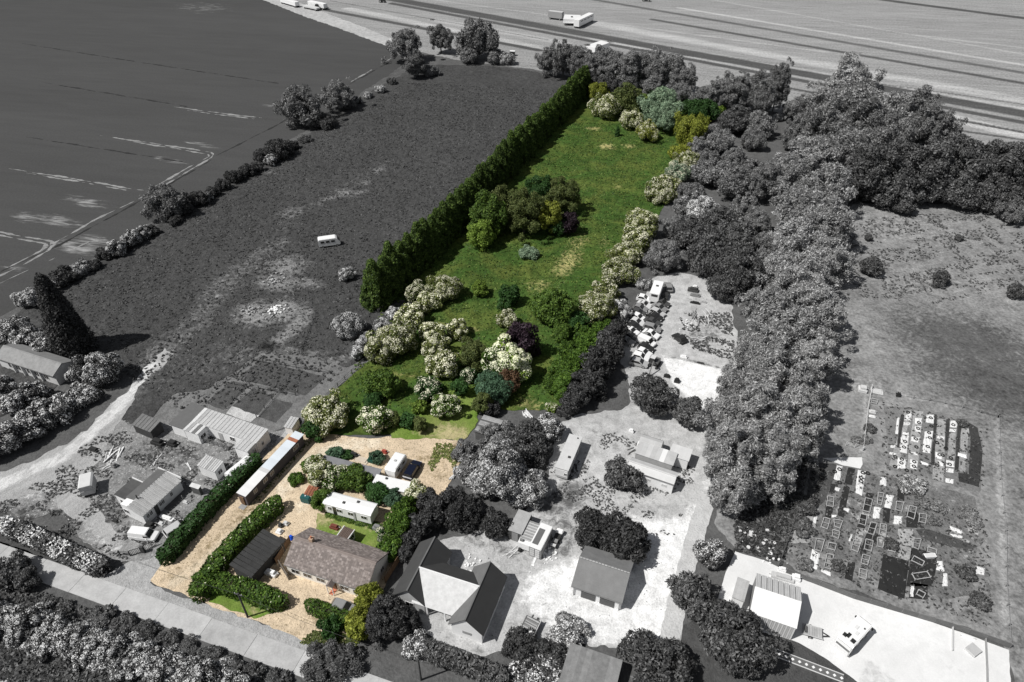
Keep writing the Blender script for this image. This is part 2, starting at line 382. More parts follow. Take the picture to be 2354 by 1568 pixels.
# ---- rough field between the left hedge and the conifers
trk = [(880, 375), (820, 420), (730, 470), (660, 500), (640, 560), (560, 620), (510, 660), (470, 720), (420, 770), (370, 810)]
scrubP = [('pale', 'line', trk, 5.5, .3), ('pale', 'line', [(640, 560), (560, 620), (510, 660), (470, 720), (420, 770), (370, 810), (290, 905)], 7, .42),
          ('pale', 'blob', [(655, 615)], (8, 8), .62), ('pale', 'blob', [(640, 650)], (5, 8), .68), ('pale', 'blob', [(590, 722)], (6, 7), .78), ('pale', 'blob', [(650, 715)], (5, 6), .85), ('pale', 'blob', [(560, 712)], (4, 3), .6),
          ('pale', 'line', [(700, 720), (690, 745), (640, 785), (610, 820)], 3.5, .62), ('pale', 'blob', [(800, 445)], (3, 6), .6), ('pale', 'blob', [(870, 392)], (5, 3), .55), ('pale', 'blob', [(845, 420)], (2.5, 2), .55),
          ('pale', 'line', [(740, 460), (840, 440)], 2.2, .5), ('pale', 'blob', [(670, 490)], (6, 5), .48), ('pale', 'blob', [(620, 398)], (1.5, 4), .5), ('pale', 'blob', [(700, 650)], (3, 7), .6),
          ('pale', 'blob', [(560, 820)], (7, 12), .4), ('pale', 'blob', [(480, 830)], (9, 10), .34), ('pale', 'line', [(620, 800), (700, 815), (780, 830), (830, 800)], 3, .46), ('dark', 'blob', [(620, 800)], (2.5, 3), .8),
          ('pale', 'blob', [(400, 860)], (10, 10), .3), ('dark', 'line', [(690, 800), (720, 825), (800, 812), (850, 780)], 1.2, .5)]
sheet('scrub_field', [(0, 745), (180, 625), (330, 535), (500, 440), (620, 365), (760, 275), (850, 212), (930, 168), (1000, 150), (1080, 150), (1160, 155), (1230, 165), (1320, 195), (1250, 270), (1100, 430), (960, 590), (870, 690), (960, 690), (880, 805), (800, 845), (700, 812), (585, 822), (480, 895), (400, 905), (330, 985), (250, 960), (330, 850), (200, 830), (120, 900), (0, 960)],
      .05, GR['scrub'], res=.55, amp=.17, paints=scrubP, jag=.5, nseed=4, flats=[FTRK])
# ---- green meadow of the long plot
meadP = [('pale', 'blob', [(1305, 605)], (9, 3.5), .66), ('pale', 'blob', [(1240, 660)], (4, 5), .48), ('pale', 'blob', [(1395, 338)], (3, 3), .8), ('pale', 'blob', [(1365, 297)], (2, 3), .7), ('pale', 'blob', [(1445, 337)], (2.5, 3), .6), ('pale', 'blob', [(1330, 560)], (7, 3), .5),
         ('pale', 'blob', [(1390, 560)], (5, 2), .42), ('pale', 'blob', [(1420, 430)], (3, 2), .45), ('pale', 'line', [(900, 760), (1000, 745), (1100, 760)], 1.4, .42), ('pale', 'line', [(880, 855), (1000, 875)], .8, .4), ('pale', 'blob', [(1275, 725)], (3, 2), .5),
         ('pale', 'blob', [(1220, 935)], (3, 6), .45), ('pale', 'blob', [(870, 690)], (2, 3), .4), ('dark', 'blob', [(1050, 760)], (4, 9), .35), ('dark', 'blob', [(1110, 640)], (6, 8), .3)]
sheet('meadow', [(700, 955), (760, 905), (880, 805), (960, 690), (900, 690), (880, 690), (980, 570), (1120, 420), (1280, 260), (1365, 190), (1480, 215), (1650, 245), (1610, 340), (1545, 440), (1480, 555), (1425, 650), (1392, 735), (1340, 830), (1290, 940), (1180, 945), (1105, 940), (1085, 985), (960, 1005), (860, 1000), (760, 1000)],
      .06, GR['meadow'], res=.5, amp=.15, paints=meadP, jag=.3, nseed=9, flats=[GLAWN])
lawnP = [('pale', 'blob', [(1040, 1000)], (3, 5), .75), ('pale', 'blob', [(980, 995)], (2, 5), .45), ('pale', 'blob', [(1000, 940)], (2, 3), .35), ('dark', 'blob', [(930, 940)], (2, 3), .4)]
sheet('garden_lawn', GLAWN, .1, GR['lawn'], res=.4, amp=.03, paints=lawnP, jag=.5)
# ---- tan gravel of the homestead
tanP = [('dark', 'line', [(660, 1060), (560, 1150)], 1.5, .4), ('dark', 'blob', [(480, 1260)], (14, 2.2), .42), ('dark', 'blob', [(560, 1180)], (8, 2), .5), ('dark', 'blob', [(400, 1320)], (2.5, 2.5), .42), ('pale', 'line', [(570, 1190), (470, 1290), (400, 1340)], 2.0, .5), ('pale', 'line', [(650, 1130), (680, 1070), (760, 1030), (860, 1020)], 2.6, .62),
        ('dark', 'blob', [(985, 1060)], (3, 4), .45), ('dark', 'blob', [(1020, 1090)], (2.5, 3), .4), ('pale', 'blob', [(760, 1320)], (2, 4), .3), ('dark', 'blob', [(720, 1425)], (1.5, 3), .3), ('dark', 'blob', [(930, 1035)], (2, 2), .35), ('pale', 'blob', [(700, 1160)], (3, 2), .5),
        ('dark', 'line', [(700, 1480), (800, 1510)], 1.0, .5), ('dark', 'blob', [(1045, 1040)], (3, 2.5), .6), ('dark', 'blob', [(1000, 1090)], (2, 3), .45), ('dark', 'blob', [(830, 1500)], (2, 3), .5), ('dark', 'line', [(690, 1010), (590, 1100)], 1.4, .5), ('dark', 'line', [(640, 1085), (570, 1150)], 1.2, .45), ('dark', 'blob', [(660, 1450)], (1, 4), .3)]
sheet('gravel_drive', [(345, 1335), (400, 1262), (470, 1190), (570, 1090), (660, 1000), (700, 975), (760, 1000), (860, 1008), (980, 1003), (1070, 1018), (1062, 1060), (1030, 1115), (1000, 1170), (900, 1300), (870, 1400), (800, 1512), (720, 1480), (640, 1448), (560, 1420), (470, 1385), (400, 1360)], .075, GR['tan'], res=.45, paints=tanP, jag=.35)
sheet('front_lawn', [(490, 1360), (560, 1330), (650, 1385), (655, 1392), (585, 1424), (530, 1405), (480, 1385)], .09, GR['lawn'], res=.4, paints=[('pale', 'blob', [(600, 1400)], (2, 3), .5), ('dark', 'blob', [(560, 1385)], (1, 2), .3)], jag=.4)
sheet('back_lawn', [(722, 1240), (730, 1180), (870, 1205), (925, 1180), (945, 1200), (905, 1290), (830, 1262), (770, 1235)], .09, GR['lawn'], res=.35, paints=[('pale', 'blob', [(745, 1195)], (2, 3), .6), ('pale', 'blob', [(860, 1215)], (1.5, 2.5), .5), ('pale', 'blob', [(770, 1215)], (1.2, 3), .45)], jag=.3)
sheet('border_soil', [(745, 1185), (870, 1218), (885, 1205), (760, 1168)], .1, gmat('soil', (.13, .1, .075), var=(.3, .5, .5)), jag=.25)
# ---- road of concrete slabs
A = g(0, 1276); B = g(880, 1592); dr = (B - A).normalized(); nr = Vector((-dr.y, dr.x, 0)); RW = 1.6; SL = 7.4
road = bpy.data.objects.new('road', None); COL.objects.link(road); tag(road, kind='structure')
def quadmesh(a, b, wl, wr, z0, z1, nm):
    mb = MB(); p = [a - nr * wr, b - nr * wr, b + nr * wl, a + nr * wl]
    mb.add([(q.x, q.y, z0) for q in p] + [(q.x, q.y, z1) for q in p], [(3, 2, 1, 0), (4, 5, 6, 7), (0, 1, 5, 4), (1, 2, 6, 5), (2, 3, 7, 6), (3, 0, 4, 7)]); return mb.mesh(nm)
for i in range(-8, 22):
    a = A + dr * (i * SL + .02); b = A + dr * ((i + 1) * SL - .03)
    so_ = link('road_slab', quadmesh(a, b, RW + .04 * math.sin(i * 2.1), RW + .04 * math.sin(i * 1.3), .0, .105 + .006 * math.sin(i * 1.7), 'road_slab'), mat('slab_%d' % (i % 3), (.44, .46, .425)[i % 3], .95, .3, .5, spec=.1, streak=(1, 1, 1)), road)
# ---- forecourt, tracks and yards (grey)
sheet('forecourt', [(225, 1322), (235, 1328), (330, 1275), (420, 1195), (560, 1060), (600, 1030), (660, 985), (690, 960), (700, 985), (560, 1120), (400, 1265), (345, 1340), (380, 1360), (480, 1390), (560, 1416), (800, 1500), (850, 1580), (560, 1485), (380, 1418), (235, 1368)], .055, gmat('forecourt_grey', .36, .5, .15, s=(.1, .7, 4), var=(.25, .4, .5)), jag=.3)
sheet('farm_track', FTRK, .085, GR['track'], res=.7, paints=[('pale', 'line', [(350, 840), (270, 940), (150, 1050), (0, 1115)], 2.5, .62), ('dark', 'blob', [(170, 1060)], (4, 3), .3)], jag=.8)
sheet('cluttered_yard', [(270, 960), (330, 985), (420, 960), (560, 1000), (660, 985), (610, 1045), (470, 1170), (400, 1240), (330, 1290), (255, 1290), (190, 1240), (130, 1170), (60, 1200), (0, 1170), (0, 1110), (140, 1120), (200, 1060), (250, 1000)], .06, GR['yard'], res=.6, amp=.06, flats=[FTRK],
      paints=[('dark', 'blob', [(230, 1060)], (3, 4), .5), ('dark', 'blob', [(150, 1200)], (6, 3), .55), ('dark', 'blob', [(250, 1180)], (4, 6), .6), ('pale', 'line', [(150, 1090), (190, 1180), (260, 1260)], 2.5, .5), ('dark', 'blob', [(330, 1050)], (4, 6), .5), ('dark', 'blob', [(420, 1050)], (3, 5), .55), ('pale', 'blob', [(250, 1050)], (2, 3), .6), ('dark', 'blob', [(50, 1190)], (3, 6), .6), ('pale', 'blob', [(60, 1130)], (2, 5), .5), ('dark', 'blob', [(480, 1010)], (2, 4), .6)], jag=.5)
zPd = Zm(0, 853, 1.839)
sheet('paddock_ground', [(590, 815), (700, 806), (800, 838), (880, 800), (770, 900), (690, 975), (560, 1010), (420, 965), (330, 990), (395, 900), (480, 890)], .055, gmat('paddock_worn', .17, .4, .05, s=(.1, .8, 3), var=(.3, .5, .5)), jag=.4)
for q_ in ([(1790, 915), (2255, 1035), (2105, 1160), (1635, 1045)], [(1600, 1062), (1725, 1092), (1540, 1262), (1410, 1208)], [(1755, 1108), (1885, 1165), (1750, 1320), (1570, 1262)], [(1905, 1185), (2020, 1215), (1900, 1350), (1780, 1310)]): sheet('paddock_turf', [zPd(*p) for p in q_], .065, gmat('paddock_turf', .085, .2, .03, s=(.1, .9, 4), var=(.3, .6, .6)), jag=.25)
sheet('pale_soil', [zPd(*p) for p in ([(1600, 1235), (1790, 1300), (1730, 1345), (1560, 1285)])], .072, gmat('paddock_pale', .5, .6, .2), jag=.3)
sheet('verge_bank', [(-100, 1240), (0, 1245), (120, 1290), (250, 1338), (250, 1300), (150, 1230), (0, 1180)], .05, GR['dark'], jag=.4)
# white yard on the right
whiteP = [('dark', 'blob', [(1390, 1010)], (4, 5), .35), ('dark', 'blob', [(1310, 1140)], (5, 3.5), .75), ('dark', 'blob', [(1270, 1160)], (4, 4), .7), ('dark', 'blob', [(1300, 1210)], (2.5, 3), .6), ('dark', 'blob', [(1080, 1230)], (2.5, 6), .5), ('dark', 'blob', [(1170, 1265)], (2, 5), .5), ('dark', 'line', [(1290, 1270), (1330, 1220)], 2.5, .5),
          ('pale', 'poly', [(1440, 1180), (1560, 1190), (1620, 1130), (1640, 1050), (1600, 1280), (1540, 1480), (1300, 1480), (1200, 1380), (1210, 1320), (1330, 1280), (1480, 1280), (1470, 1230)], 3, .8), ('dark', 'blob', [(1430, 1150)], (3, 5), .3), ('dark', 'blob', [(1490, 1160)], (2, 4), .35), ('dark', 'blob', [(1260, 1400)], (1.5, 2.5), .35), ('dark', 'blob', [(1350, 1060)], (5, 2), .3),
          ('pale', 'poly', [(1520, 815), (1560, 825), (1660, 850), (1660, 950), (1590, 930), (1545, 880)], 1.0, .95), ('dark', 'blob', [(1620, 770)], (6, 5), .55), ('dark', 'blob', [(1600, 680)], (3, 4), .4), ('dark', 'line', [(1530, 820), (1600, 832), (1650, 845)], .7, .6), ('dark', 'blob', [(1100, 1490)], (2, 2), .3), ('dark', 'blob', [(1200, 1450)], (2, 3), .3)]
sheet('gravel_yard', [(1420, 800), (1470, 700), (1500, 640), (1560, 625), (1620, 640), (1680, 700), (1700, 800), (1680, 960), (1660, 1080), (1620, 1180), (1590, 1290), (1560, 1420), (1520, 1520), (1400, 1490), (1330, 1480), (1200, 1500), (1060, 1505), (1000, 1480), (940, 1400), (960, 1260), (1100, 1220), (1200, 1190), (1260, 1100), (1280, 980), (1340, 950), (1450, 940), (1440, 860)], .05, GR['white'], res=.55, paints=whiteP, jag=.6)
sheet('drive_strip', [(1625, 1140), (1608, 1128), (1560, 1290), (1510, 1480), (1490, 1568), (1545, 1568), (1570, 1430), (1600, 1300), (1640, 1170)], .065, gmat('strip_grey', .5, .6, .2, var=(.15, .25, .25)), jag=.2)
# concrete yard by the barn, lower right
sheet('concrete_yard', [(1665, 1325), (1690, 1268), (1760, 1290), (1850, 1335), (2100, 1415), (2320, 1495), (2330, 1700), (2000, 1590), (1900, 1515), (1830, 1475), (1740, 1450), (1640, 1410)], .07, GR['conc'], res=.8, paints=[('dark', 'poly', [(1985, 1510), (2010, 1520), (2060, 1560), (2120, 1640), (1950, 1640)], .8, .45), ('pale', 'blob', [(2050, 1430)], (6, 10), .6), ('dark', 'blob', [(2190, 1530)], (2, 4), .3)], jag=.12)
sheet('path_paving', [(1540, 1430), (1570, 1430), (1550, 1568), (1500, 1568)], .06, gmat('path_grey', .3, .4, .1), jag=.2)
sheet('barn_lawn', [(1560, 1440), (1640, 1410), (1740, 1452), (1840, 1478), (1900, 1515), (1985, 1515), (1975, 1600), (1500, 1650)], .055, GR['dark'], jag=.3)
# paddock on the right and allotment ground
rightP = [('dark', 'blob', [(2230, 790)], (13, 20), .85), ('dark', 'blob', [(2190, 850)], (10, 13), .7), ('dark', 'blob', [(2300, 880)], (16, 16), .85), ('pale', 'blob', [(2060, 520)], (14, 30), .45), ('pale', 'blob', [(2100, 640)], (12, 25), .42), ('pale', 'blob', [(1990, 760)], (14, 12), .45), ('pale', 'blob', [(2330, 700)], (6, 8), .4), ('pale', 'blob', [(1990, 880)], (6, 12), .4), ('dark', 'blob', [(2120, 480)], (4, 16), .3),
          ('pale', 'line', [(2065, 905), (2160, 930), (2290, 958)], 1.4, .55), ('pale', 'line', [(2290, 958), (2300, 1100), (2310, 1300), (2310, 1480)], 1.3, .6), ('dark', 'line', [(2330, 960), (2354, 1200), (2330, 1500)], 5, .35), ('pale', 'line', [(1990, 910), (1985, 1000), (1980, 1060)], .8, .6), ('pale', 'blob', [(1930, 1000)], (7, 4), .3)]
sheet('paddock', [(1880, 520), (1960, 470), (2100, 465), (2354, 480), (2700, 490), (2700, 1568), (2350, 1640), (2318, 1520), (2320, 1480), (1845, 1320), (1800, 1290), (1690, 1260), (1640, 1200), (1660, 1080), (1800, 900)], .04, GR['right'], res=.8, paints=rightP, jag=.5)

sheet('pale_soil', [(-20, 1545), (30, 1532), (62, 1540), (58, 1562), (20, 1590), (-20, 1590)], .02, gmat('bare_soil_pale', .5, .6, .2, var=(.3, .5, .5)), jag=.6)
# ================================================================== VEGETATION
def quads(pos, nrm, size, asp, rng, tang=None):
    """leaf cards: centre, facing, size"""
    n = len(pos); t = rng.normal(size=(n, 3)) if tang is None else tang
    nrm = nrm / (np.linalg.norm(nrm, axis=1, keepdims=True) + 1e-9)
    u = t - (t * nrm).sum(1, keepdims=True) * nrm; u /= np.linalg.norm(u, axis=1, keepdims=True) + 1e-9
    v = np.cross(nrm, u); a = (size * asp)[:, None]; b = size[:, None]
    k = nrm * (size * .25)[:, None]
    V = np.stack([pos - u * a, pos - v * b * .6 - k, pos + u * a, pos + v * b * .6 - k], 1).reshape(-1, 3)
    return V, np.arange(n * 4).reshape(-1, 4)
CR = {}
ASPS = (.95, 1.4, 2.0, 2.8, 3.8)
def crown_mesh(kind, size, var, A=2.0):
    key = (kind, size, var, A)
    if key in CR: return CR[key]
    rng = np.random.default_rng(abs(hash(('c', kind, size, var).__repr__())) % 1000 if False else sum(map(ord, kind)) * 13 + ord(size) * 7 + var + int(A * 10))
    ka = min(max(A / 1.9, .75), 1.7); N = int({'S': 2000, 'M': 6000, 'L': 13000}[size] * ka); ls = {'S': .105, 'M': .056, 'L': .034}[size]
    K = int({'S': 16, 'M': 40, 'L': 84}[size] * ka); vari = kind == 'vari'; kind = 'haw' if vari else kind
    asp = 1.3
    if kind == 'willow': N = int(N * 1.6); ls *= .74
    i = np.arange(K) + .5; ph = np.arccos(1 - 2 * i / K * (.86 if kind != 'column' else 1)); th = math.pi * (1 + 5 ** .5) * i + rng.random(K)
    D = np.stack([np.cos(th) * np.sin(ph), np.sin(th) * np.sin(ph), np.cos(ph)], 1) + rng.normal(size=(K, 3)) * .12
    lob = 1 + .16 * np.sin(D[:, 0] * 3 + var) + .14 * np.cos(D[:, 1] * 4 + var * 2)
    if kind in ('round', 'haw'):
        C = D * .70 * lob[:, None] * (1 + rng.normal(size=(K, 1)) * .1); rc = rng.uniform(.8, 1.25, K) * {'S': .42, 'M': .31, 'L': .235}[size]; zs = (.88, .48)
        cs = np.ones((K, 3))
    elif kind == 'willow':
        C = D * .74 * lob[:, None] * (1 + rng.normal(size=(K, 1)) * .2); rc = rng.uniform(.5, 1.4, K) * {'S': .38, 'M': .27, 'L': .2}[size]; zs = (.9, .48)
        cs = np.ones((K, 3)) * np.array([.95, .95, 1.1]); asp = 1.9
    elif kind == 'column':
        z = np.linspace(0, 1, K); rr = (1 - z) ** .75 * .8 + .06; a = np.arange(K) * 2.4
        C = np.stack([np.cos(a) * rr * .75, np.sin(a) * rr * .75, z * 1.9 - .95], 1); rc = rng.uniform(.22, .34, K) * (1.1 - z * .6); zs = (.5, .5); cs = np.ones((K, 3)) * np.array([1, 1, 1.2]); D = C * np.array([1, 1, .3]); D /= np.linalg.norm(D, axis=1, keepdims=True)
    else:  # leyland conifer: upward pointing sprays
        K2 = K * 2; z = rng.random(K2) ** .9; rr = np.clip(1.02 - z ** 1.7, .05, 1) * rng.uniform(.68, 1.0, K2); a = rng.random(K2) * 6.283
        C = np.stack([np.cos(a) * rr * .8, np.sin(a) * rr * .8, z * 1.84 - .95], 1); rc = rng.uniform(.14, .24, K2); zs = (.5, .5); cs = np.ones((K2, 3)) * np.array([.85, .85, 1.15])
        D = np.stack([np.cos(a), np.sin(a), np.full(K2, .35)], 1); K = K2; asp = 1.6; N = int(N * 1.2)
    ci = rng.integers(0, K, N); d = rng.normal(size=(N, 3)); d /= np.linalg.norm(d, axis=1, keepdims=True)
    d = d + D[ci] * .55 + np.array([0, 0, .15]); d /= np.linalg.norm(d, axis=1, keepdims=True)
    rad = rc[ci] * rng.uniform(.72, 1.08, N)
    C = C * np.array([1, 1, zs[1] * A]); zo = .5 * A; P = C[ci] + d * rad[:, None] * cs[ci]
    if kind in ('willow',): P += rng.normal(size=(N, 3)) * .03
    P[:, 2] = np.clip(P[:, 2] + zo, .03 * A, 1.12 * A)
    nr = d + rng.normal(size=(N, 3)) * .75 + np.array([0, 0, .2]); sz = ls * rng.uniform(.5, 1.6, N)
    tang = None
    if kind == 'willow': tang = rng.normal(size=(N, 3)) + d * .5 + np.array([.0, 0, .25])
    if kind == 'conifer': tang = D[ci] * .9 + np.array([0, 0, .8]) + rng.normal(size=(N, 3)) * .4
    # a few deep leaves keep the middle dark and closed
    n2 = N // 6; p2 = rng.normal(size=(n2, 3)); p2 /= np.linalg.norm(p2, axis=1, keepdims=True); p2 *= rng.uniform(.3, .62, (n2, 1)); p2[:, 2] = p2[:, 2] * .48 + .5
    if kind in ('conifer', 'column'): sc_ = np.clip(1.25 - p2[:, 2], .2, 1); p2[:, 0] *= sc_; p2[:, 1] *= sc_
    p2[:, 2] *= A
    P = np.r_[P, p2]; nr = np.r_[nr, rng.normal(size=(n2, 3))]; sz = np.r_[sz, np.full(n2, ls * 1.9)]
    if tang is not None: tang = np.r_[tang, rng.normal(size=(n2, 3))]
    # squash anisotropy: x,y are scaled by the radius, z by the height
    V, Fq = quads(P, nr, sz, np.full(len(P), asp), rng, tang)
    mi = np.zeros(len(Fq), int)
    if kind == 'haw':
        nb = int(N * (1.5 if vari else .8)); ci = rng.integers(0, K, nb); d = rng.normal(size=(nb, 3)) + D[ci] * .9 + np.array([-.12, -.1, .75]); d /= np.linalg.norm(d, axis=1, keepdims=True)
        keep = (rng.random(nb) < np.clip((.8 if vari else .08) + .7 * (.5 + .5 * np.sin(ci * 1.7 + var)), 0, 1)); ci = ci[keep]; d = d[keep]; nb = len(ci)
        Pb = C[ci] + d * (rc[ci] * rng.uniform(1.0, 1.12, nb))[:, None]; Pb[:, 2] = np.clip(Pb[:, 2] + zo, .05, 1.14 * A)
        V2, F2 = quads(Pb, d + rng.normal(size=(nb, 3)) * .35, ls * rng.uniform(.5, 1.15, nb), np.full(nb, 1.0), rng)
        Fq = np.r_[Fq, F2 + len(V)]; V = np.r_[V, V2]; mi = np.r_[mi, np.ones(nb, int)]
    me = npmesh('crown', V, Fq, [LM['green']] + ([LM['cream']] if kind == 'haw' else []), mi)
    CR[key] = me; return me
TRK = []
def trunk_mesh(var):
    while len(TRK) <= var:
        r = random.Random(len(TRK) + 5); mb = MB()
        mb.tube([(0, 0, 0), (.02, .01, .3), (.0, .03, .6), (.03, 0, .9)], [.085, .062, .042, .012], 7)
        for k in range(6):
            a = k * 1.05 + r.random(); z = .22 + .08 * k; L = .62 - .05 * k
            mb.tube([(0, 0, z), (math.cos(a) * L * .5, math.sin(a) * L * .5, z + .12), (math.cos(a) * L, math.sin(a) * L, z + .22)], [.03, .02, .007], 5)
        TRK.append(mb.mesh('trunk'))
    return TRK[var]
LM = {}
LM['green'] = leafmat('leaf_green', (.062, .115, .02), hue=(.095, .15, .025))
LM['cream'] = leafmat('blossom_cream', (.82, .80, .62), .3, trans=.1)
LM['ivory'] = leafmat('blossom_ivory', (.88, .88, .66), .2, trans=.1)
LM['white'] = leafmat('blossom_white', .72, .35, trans=.1)
LM['dgreen'] = leafmat('leaf_dark_green', (.035, .085, .02))
LM['con'] = leafmat('conifer_green', (.038, .072, .014), .7, hue=(.1, .15, .03), trans=.1)
LM['olive'] = leafmat('leaf_olive', (.085, .115, .03), hue=(.13, .15, .05))
LM['lime'] = leafmat('leaf_lime', (.12, .2, .025), hue=(.2, .28, .05))
LM['gold'] = leafmat('leaf_gold', (.17, .2, .025), hue=(.27, .29, .05))
LM['silver'] = leafmat('leaf_silver', (.17, .25, .16), hue=(.26, .33, .22))
LM['hawg'] = leafmat('leaf_hawthorn', (.12, .15, .04), hue=(.2, .22, .07))
LM['purple'] = leafmat('leaf_purple', (.03, .018, .026), .5, trans=.05)
LM['rust'] = leafmat('leaf_rust', (.12, .07, .04))
LM['blue'] = leafmat('leaf_bluegreen', (.07, .13, .075))
LM['priv'] = leafmat('leaf_privet', (.05, .105, .014), .6, hue=(.085, .145, .02))
LM['g_l'] = leafmat('leaf_grey_light', .25, .7, hue=.38)
LM['g_m'] = leafmat('leaf_grey_mid', .165, .65, hue=.26)
LM['g_d'] = leafmat('leaf_grey_dark', .08, .7, hue=.145)
LM['g_b'] = leafmat('leaf_grey_black', .045, .7, hue=.085)
LM['bark'] = mat('bark', (.09, .08, .065), .9, .4, 4)
LM['barkg'] = mat('bark_grey', .13, .9, .4, 4)
TREES = 0
GREYS = ('g_l', 'g_m', 'g_d', 'g_b')
def tree(kind, m, cx, by, ty, wpx, label, cat='tree', group=None, name=None, bloom=None):
    """base point on the ground (cx,by); crown top seen at ty; crown width in photo px"""
    global TREES
    TREES += 1
    b = g(cx, by); rad = wpx / 2 / ppm(by); b.y += rad * .7      # by = near edge of the crown
    lo, hi = .3, 40.
    for _ in range(30):
        mid = (lo + hi) / 2
        if proj((b.x, b.y + rad * .35, mid))[1] > ty: lo = mid
        else: hi = mid
    h = max(lo, rad * .6)
    Zc = b.y * math.cos(TH) - (h * .55 - H) * math.sin(TH); b.x = (cx - CX) / F * Zc     # cx = middle of the crown
    size = 'S' if rad < 1.7 else ('M' if rad < 3.6 else 'L')
    t = thing(name or {'tree': 'broadleaf_tree', 'shrub': 'garden_shrub', 'conifer': 'conifer_tree', 'bush': 'hawthorn_bush'}.get(cat, cat.replace(' ', '_')), label, cat, b, random.random() * 6.28, group)
    tr = link('trunk', trunk_mesh(TREES % 4), LM['barkg' if m in GREYS else 'bark'], t, sc=(rad * .8, rad * .8, h * .82))
    A = min(ASPS, key=lambda a: abs(math.log(a * rad / h)))
    me = crown_mesh(kind, size, TREES % 2, A)
    c = link('crown', me, LM[m], t, sc=(rad, rad, h / A))
    if kind in ('haw', 'vari'):
        c.material_slots[1].link = 'OBJECT'; c.material_slots[1].material = LM[bloom or ('white' if m in GREYS else 'cream')]
    return t
def row(kind, m, items, phrase, cat, group, **kw):
    for i, it in enumerate(items):
        tree(kind, m, *it, '%s %s' % (ordn(i), phrase), cat, group, **kw)
def hedge(name, label, px, wd, ht, m, leaf=.2, dens=34, cat='hedge', bloom=0, bm='cream', base=0, bump=.18, z0=0):
    """clipped or rough hedge along a ground line"""
    pts = [Vector(p) for p in [g(x, y) for x, y in px]]; rng = np.random.default_rng(len(name) * 7 + int(pts[0].x * 3) % 97)
    P = []; Nn = []
    seg = [(pts[i + 1] - pts[i]).length for i in range(len(pts) - 1)]; T = sum(seg)
    n = int(T * (wd + 2 * ht) * dens)
    s = rng.random(n) * (T + wd * .9) - wd * .45
    cum = np.r_[0, np.cumsum(seg)]
    q = rng.random(n) * (wd + 2 * ht)
    side = np.where(q < ht, -1, np.where(q < ht + wd, 0, 1))
    lat = np.where(side == -1, -wd / 2, np.where(side == 1, wd / 2, q - ht - wd / 2)); zz = np.where(side == -1, q, np.where(side == 0, ht, q - ht - wd))
    endf = np.clip((np.minimum(s + wd * .45, T + wd * .45 - s)) / (wd * .5), 0, 1) ** .5
    lat = lat * endf
    # round the shoulders
    rs = np.clip((zz / ht - .7) / .3, 0, 1); lat = np.where(side != 0, lat * (1 - .18 * rs ** 2), lat); zz = np.where(side == 0, ht * (1 - .13 * np.abs(lat / (wd / 2 + 1e-6)) ** 3), zz)
    lump = bump * (np.sin(s * 1.9 + lat * 2) * .5 + np.sin(s * 4.3 + zz * 3) * .4 + rng.normal(size=n) * .35)
    k = np.clip(np.searchsorted(cum, np.clip(s, 0, T), side='right') - 1, 0, len(seg) - 1)
    a = np.array([[p.x, p.y] for p in pts]); dd = np.diff(a, axis=0); dl = np.linalg.norm(dd, axis=1, keepdims=True); dd = dd / dl
    pos = a[k] + dd[k] * (s - cum[k])[:, None]; nn = np.stack([-dd[k][:, 1], dd[k][:, 0]], 1)
    outn = np.where(side[:, None] == 0, 0, nn * side[:, None]); on = np.c_[outn, (side == 0) * 1.0 + .15]
    xy = pos + nn * lat[:, None] + outn * lump[:, None]; z = zz + (side == 0) * lump
    V, Fq = quads(np.c_[xy, np.clip(z, .05, None)], on + rng.normal(size=(n, 3)) * .55, leaf * rng.uniform(.6, 1.4, n), np.full(n, 1.2), rng)
    mi = np.zeros(n, int)
    mats = [LM[m]]
    if bloom:
        mats.append(LM[bm]); mi = ((rng.random(n) < bloom * (1 + np.sin(s * 1.1 + 1) * .9)) & (z > ht * .45)).astype(int)
        sh = mi == 1
        V = V.reshape(-1, 4, 3); cen = V.mean(1, keepdims=True); V[sh] = cen[sh] + (V[sh] - cen[sh]) * .75; V[sh] += (on[sh] * .06)[:, None, :]; V = V.reshape(-1, 3)
    t = thing(name, label, cat, pts[0])
    me = npmesh('foliage', V - np.array([pts[0].x, pts[0].y, 0]), Fq, mats, mi)
    link('foliage', me, None, t)
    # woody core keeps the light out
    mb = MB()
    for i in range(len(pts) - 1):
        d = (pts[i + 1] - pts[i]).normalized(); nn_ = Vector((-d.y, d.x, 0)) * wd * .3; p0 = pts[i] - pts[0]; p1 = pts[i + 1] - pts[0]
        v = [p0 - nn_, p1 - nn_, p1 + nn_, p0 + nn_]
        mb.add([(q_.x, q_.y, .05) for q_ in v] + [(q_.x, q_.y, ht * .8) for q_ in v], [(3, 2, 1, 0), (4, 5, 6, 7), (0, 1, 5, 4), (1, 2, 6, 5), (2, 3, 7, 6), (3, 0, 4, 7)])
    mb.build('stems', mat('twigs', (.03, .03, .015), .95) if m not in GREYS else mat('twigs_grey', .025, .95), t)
    return t
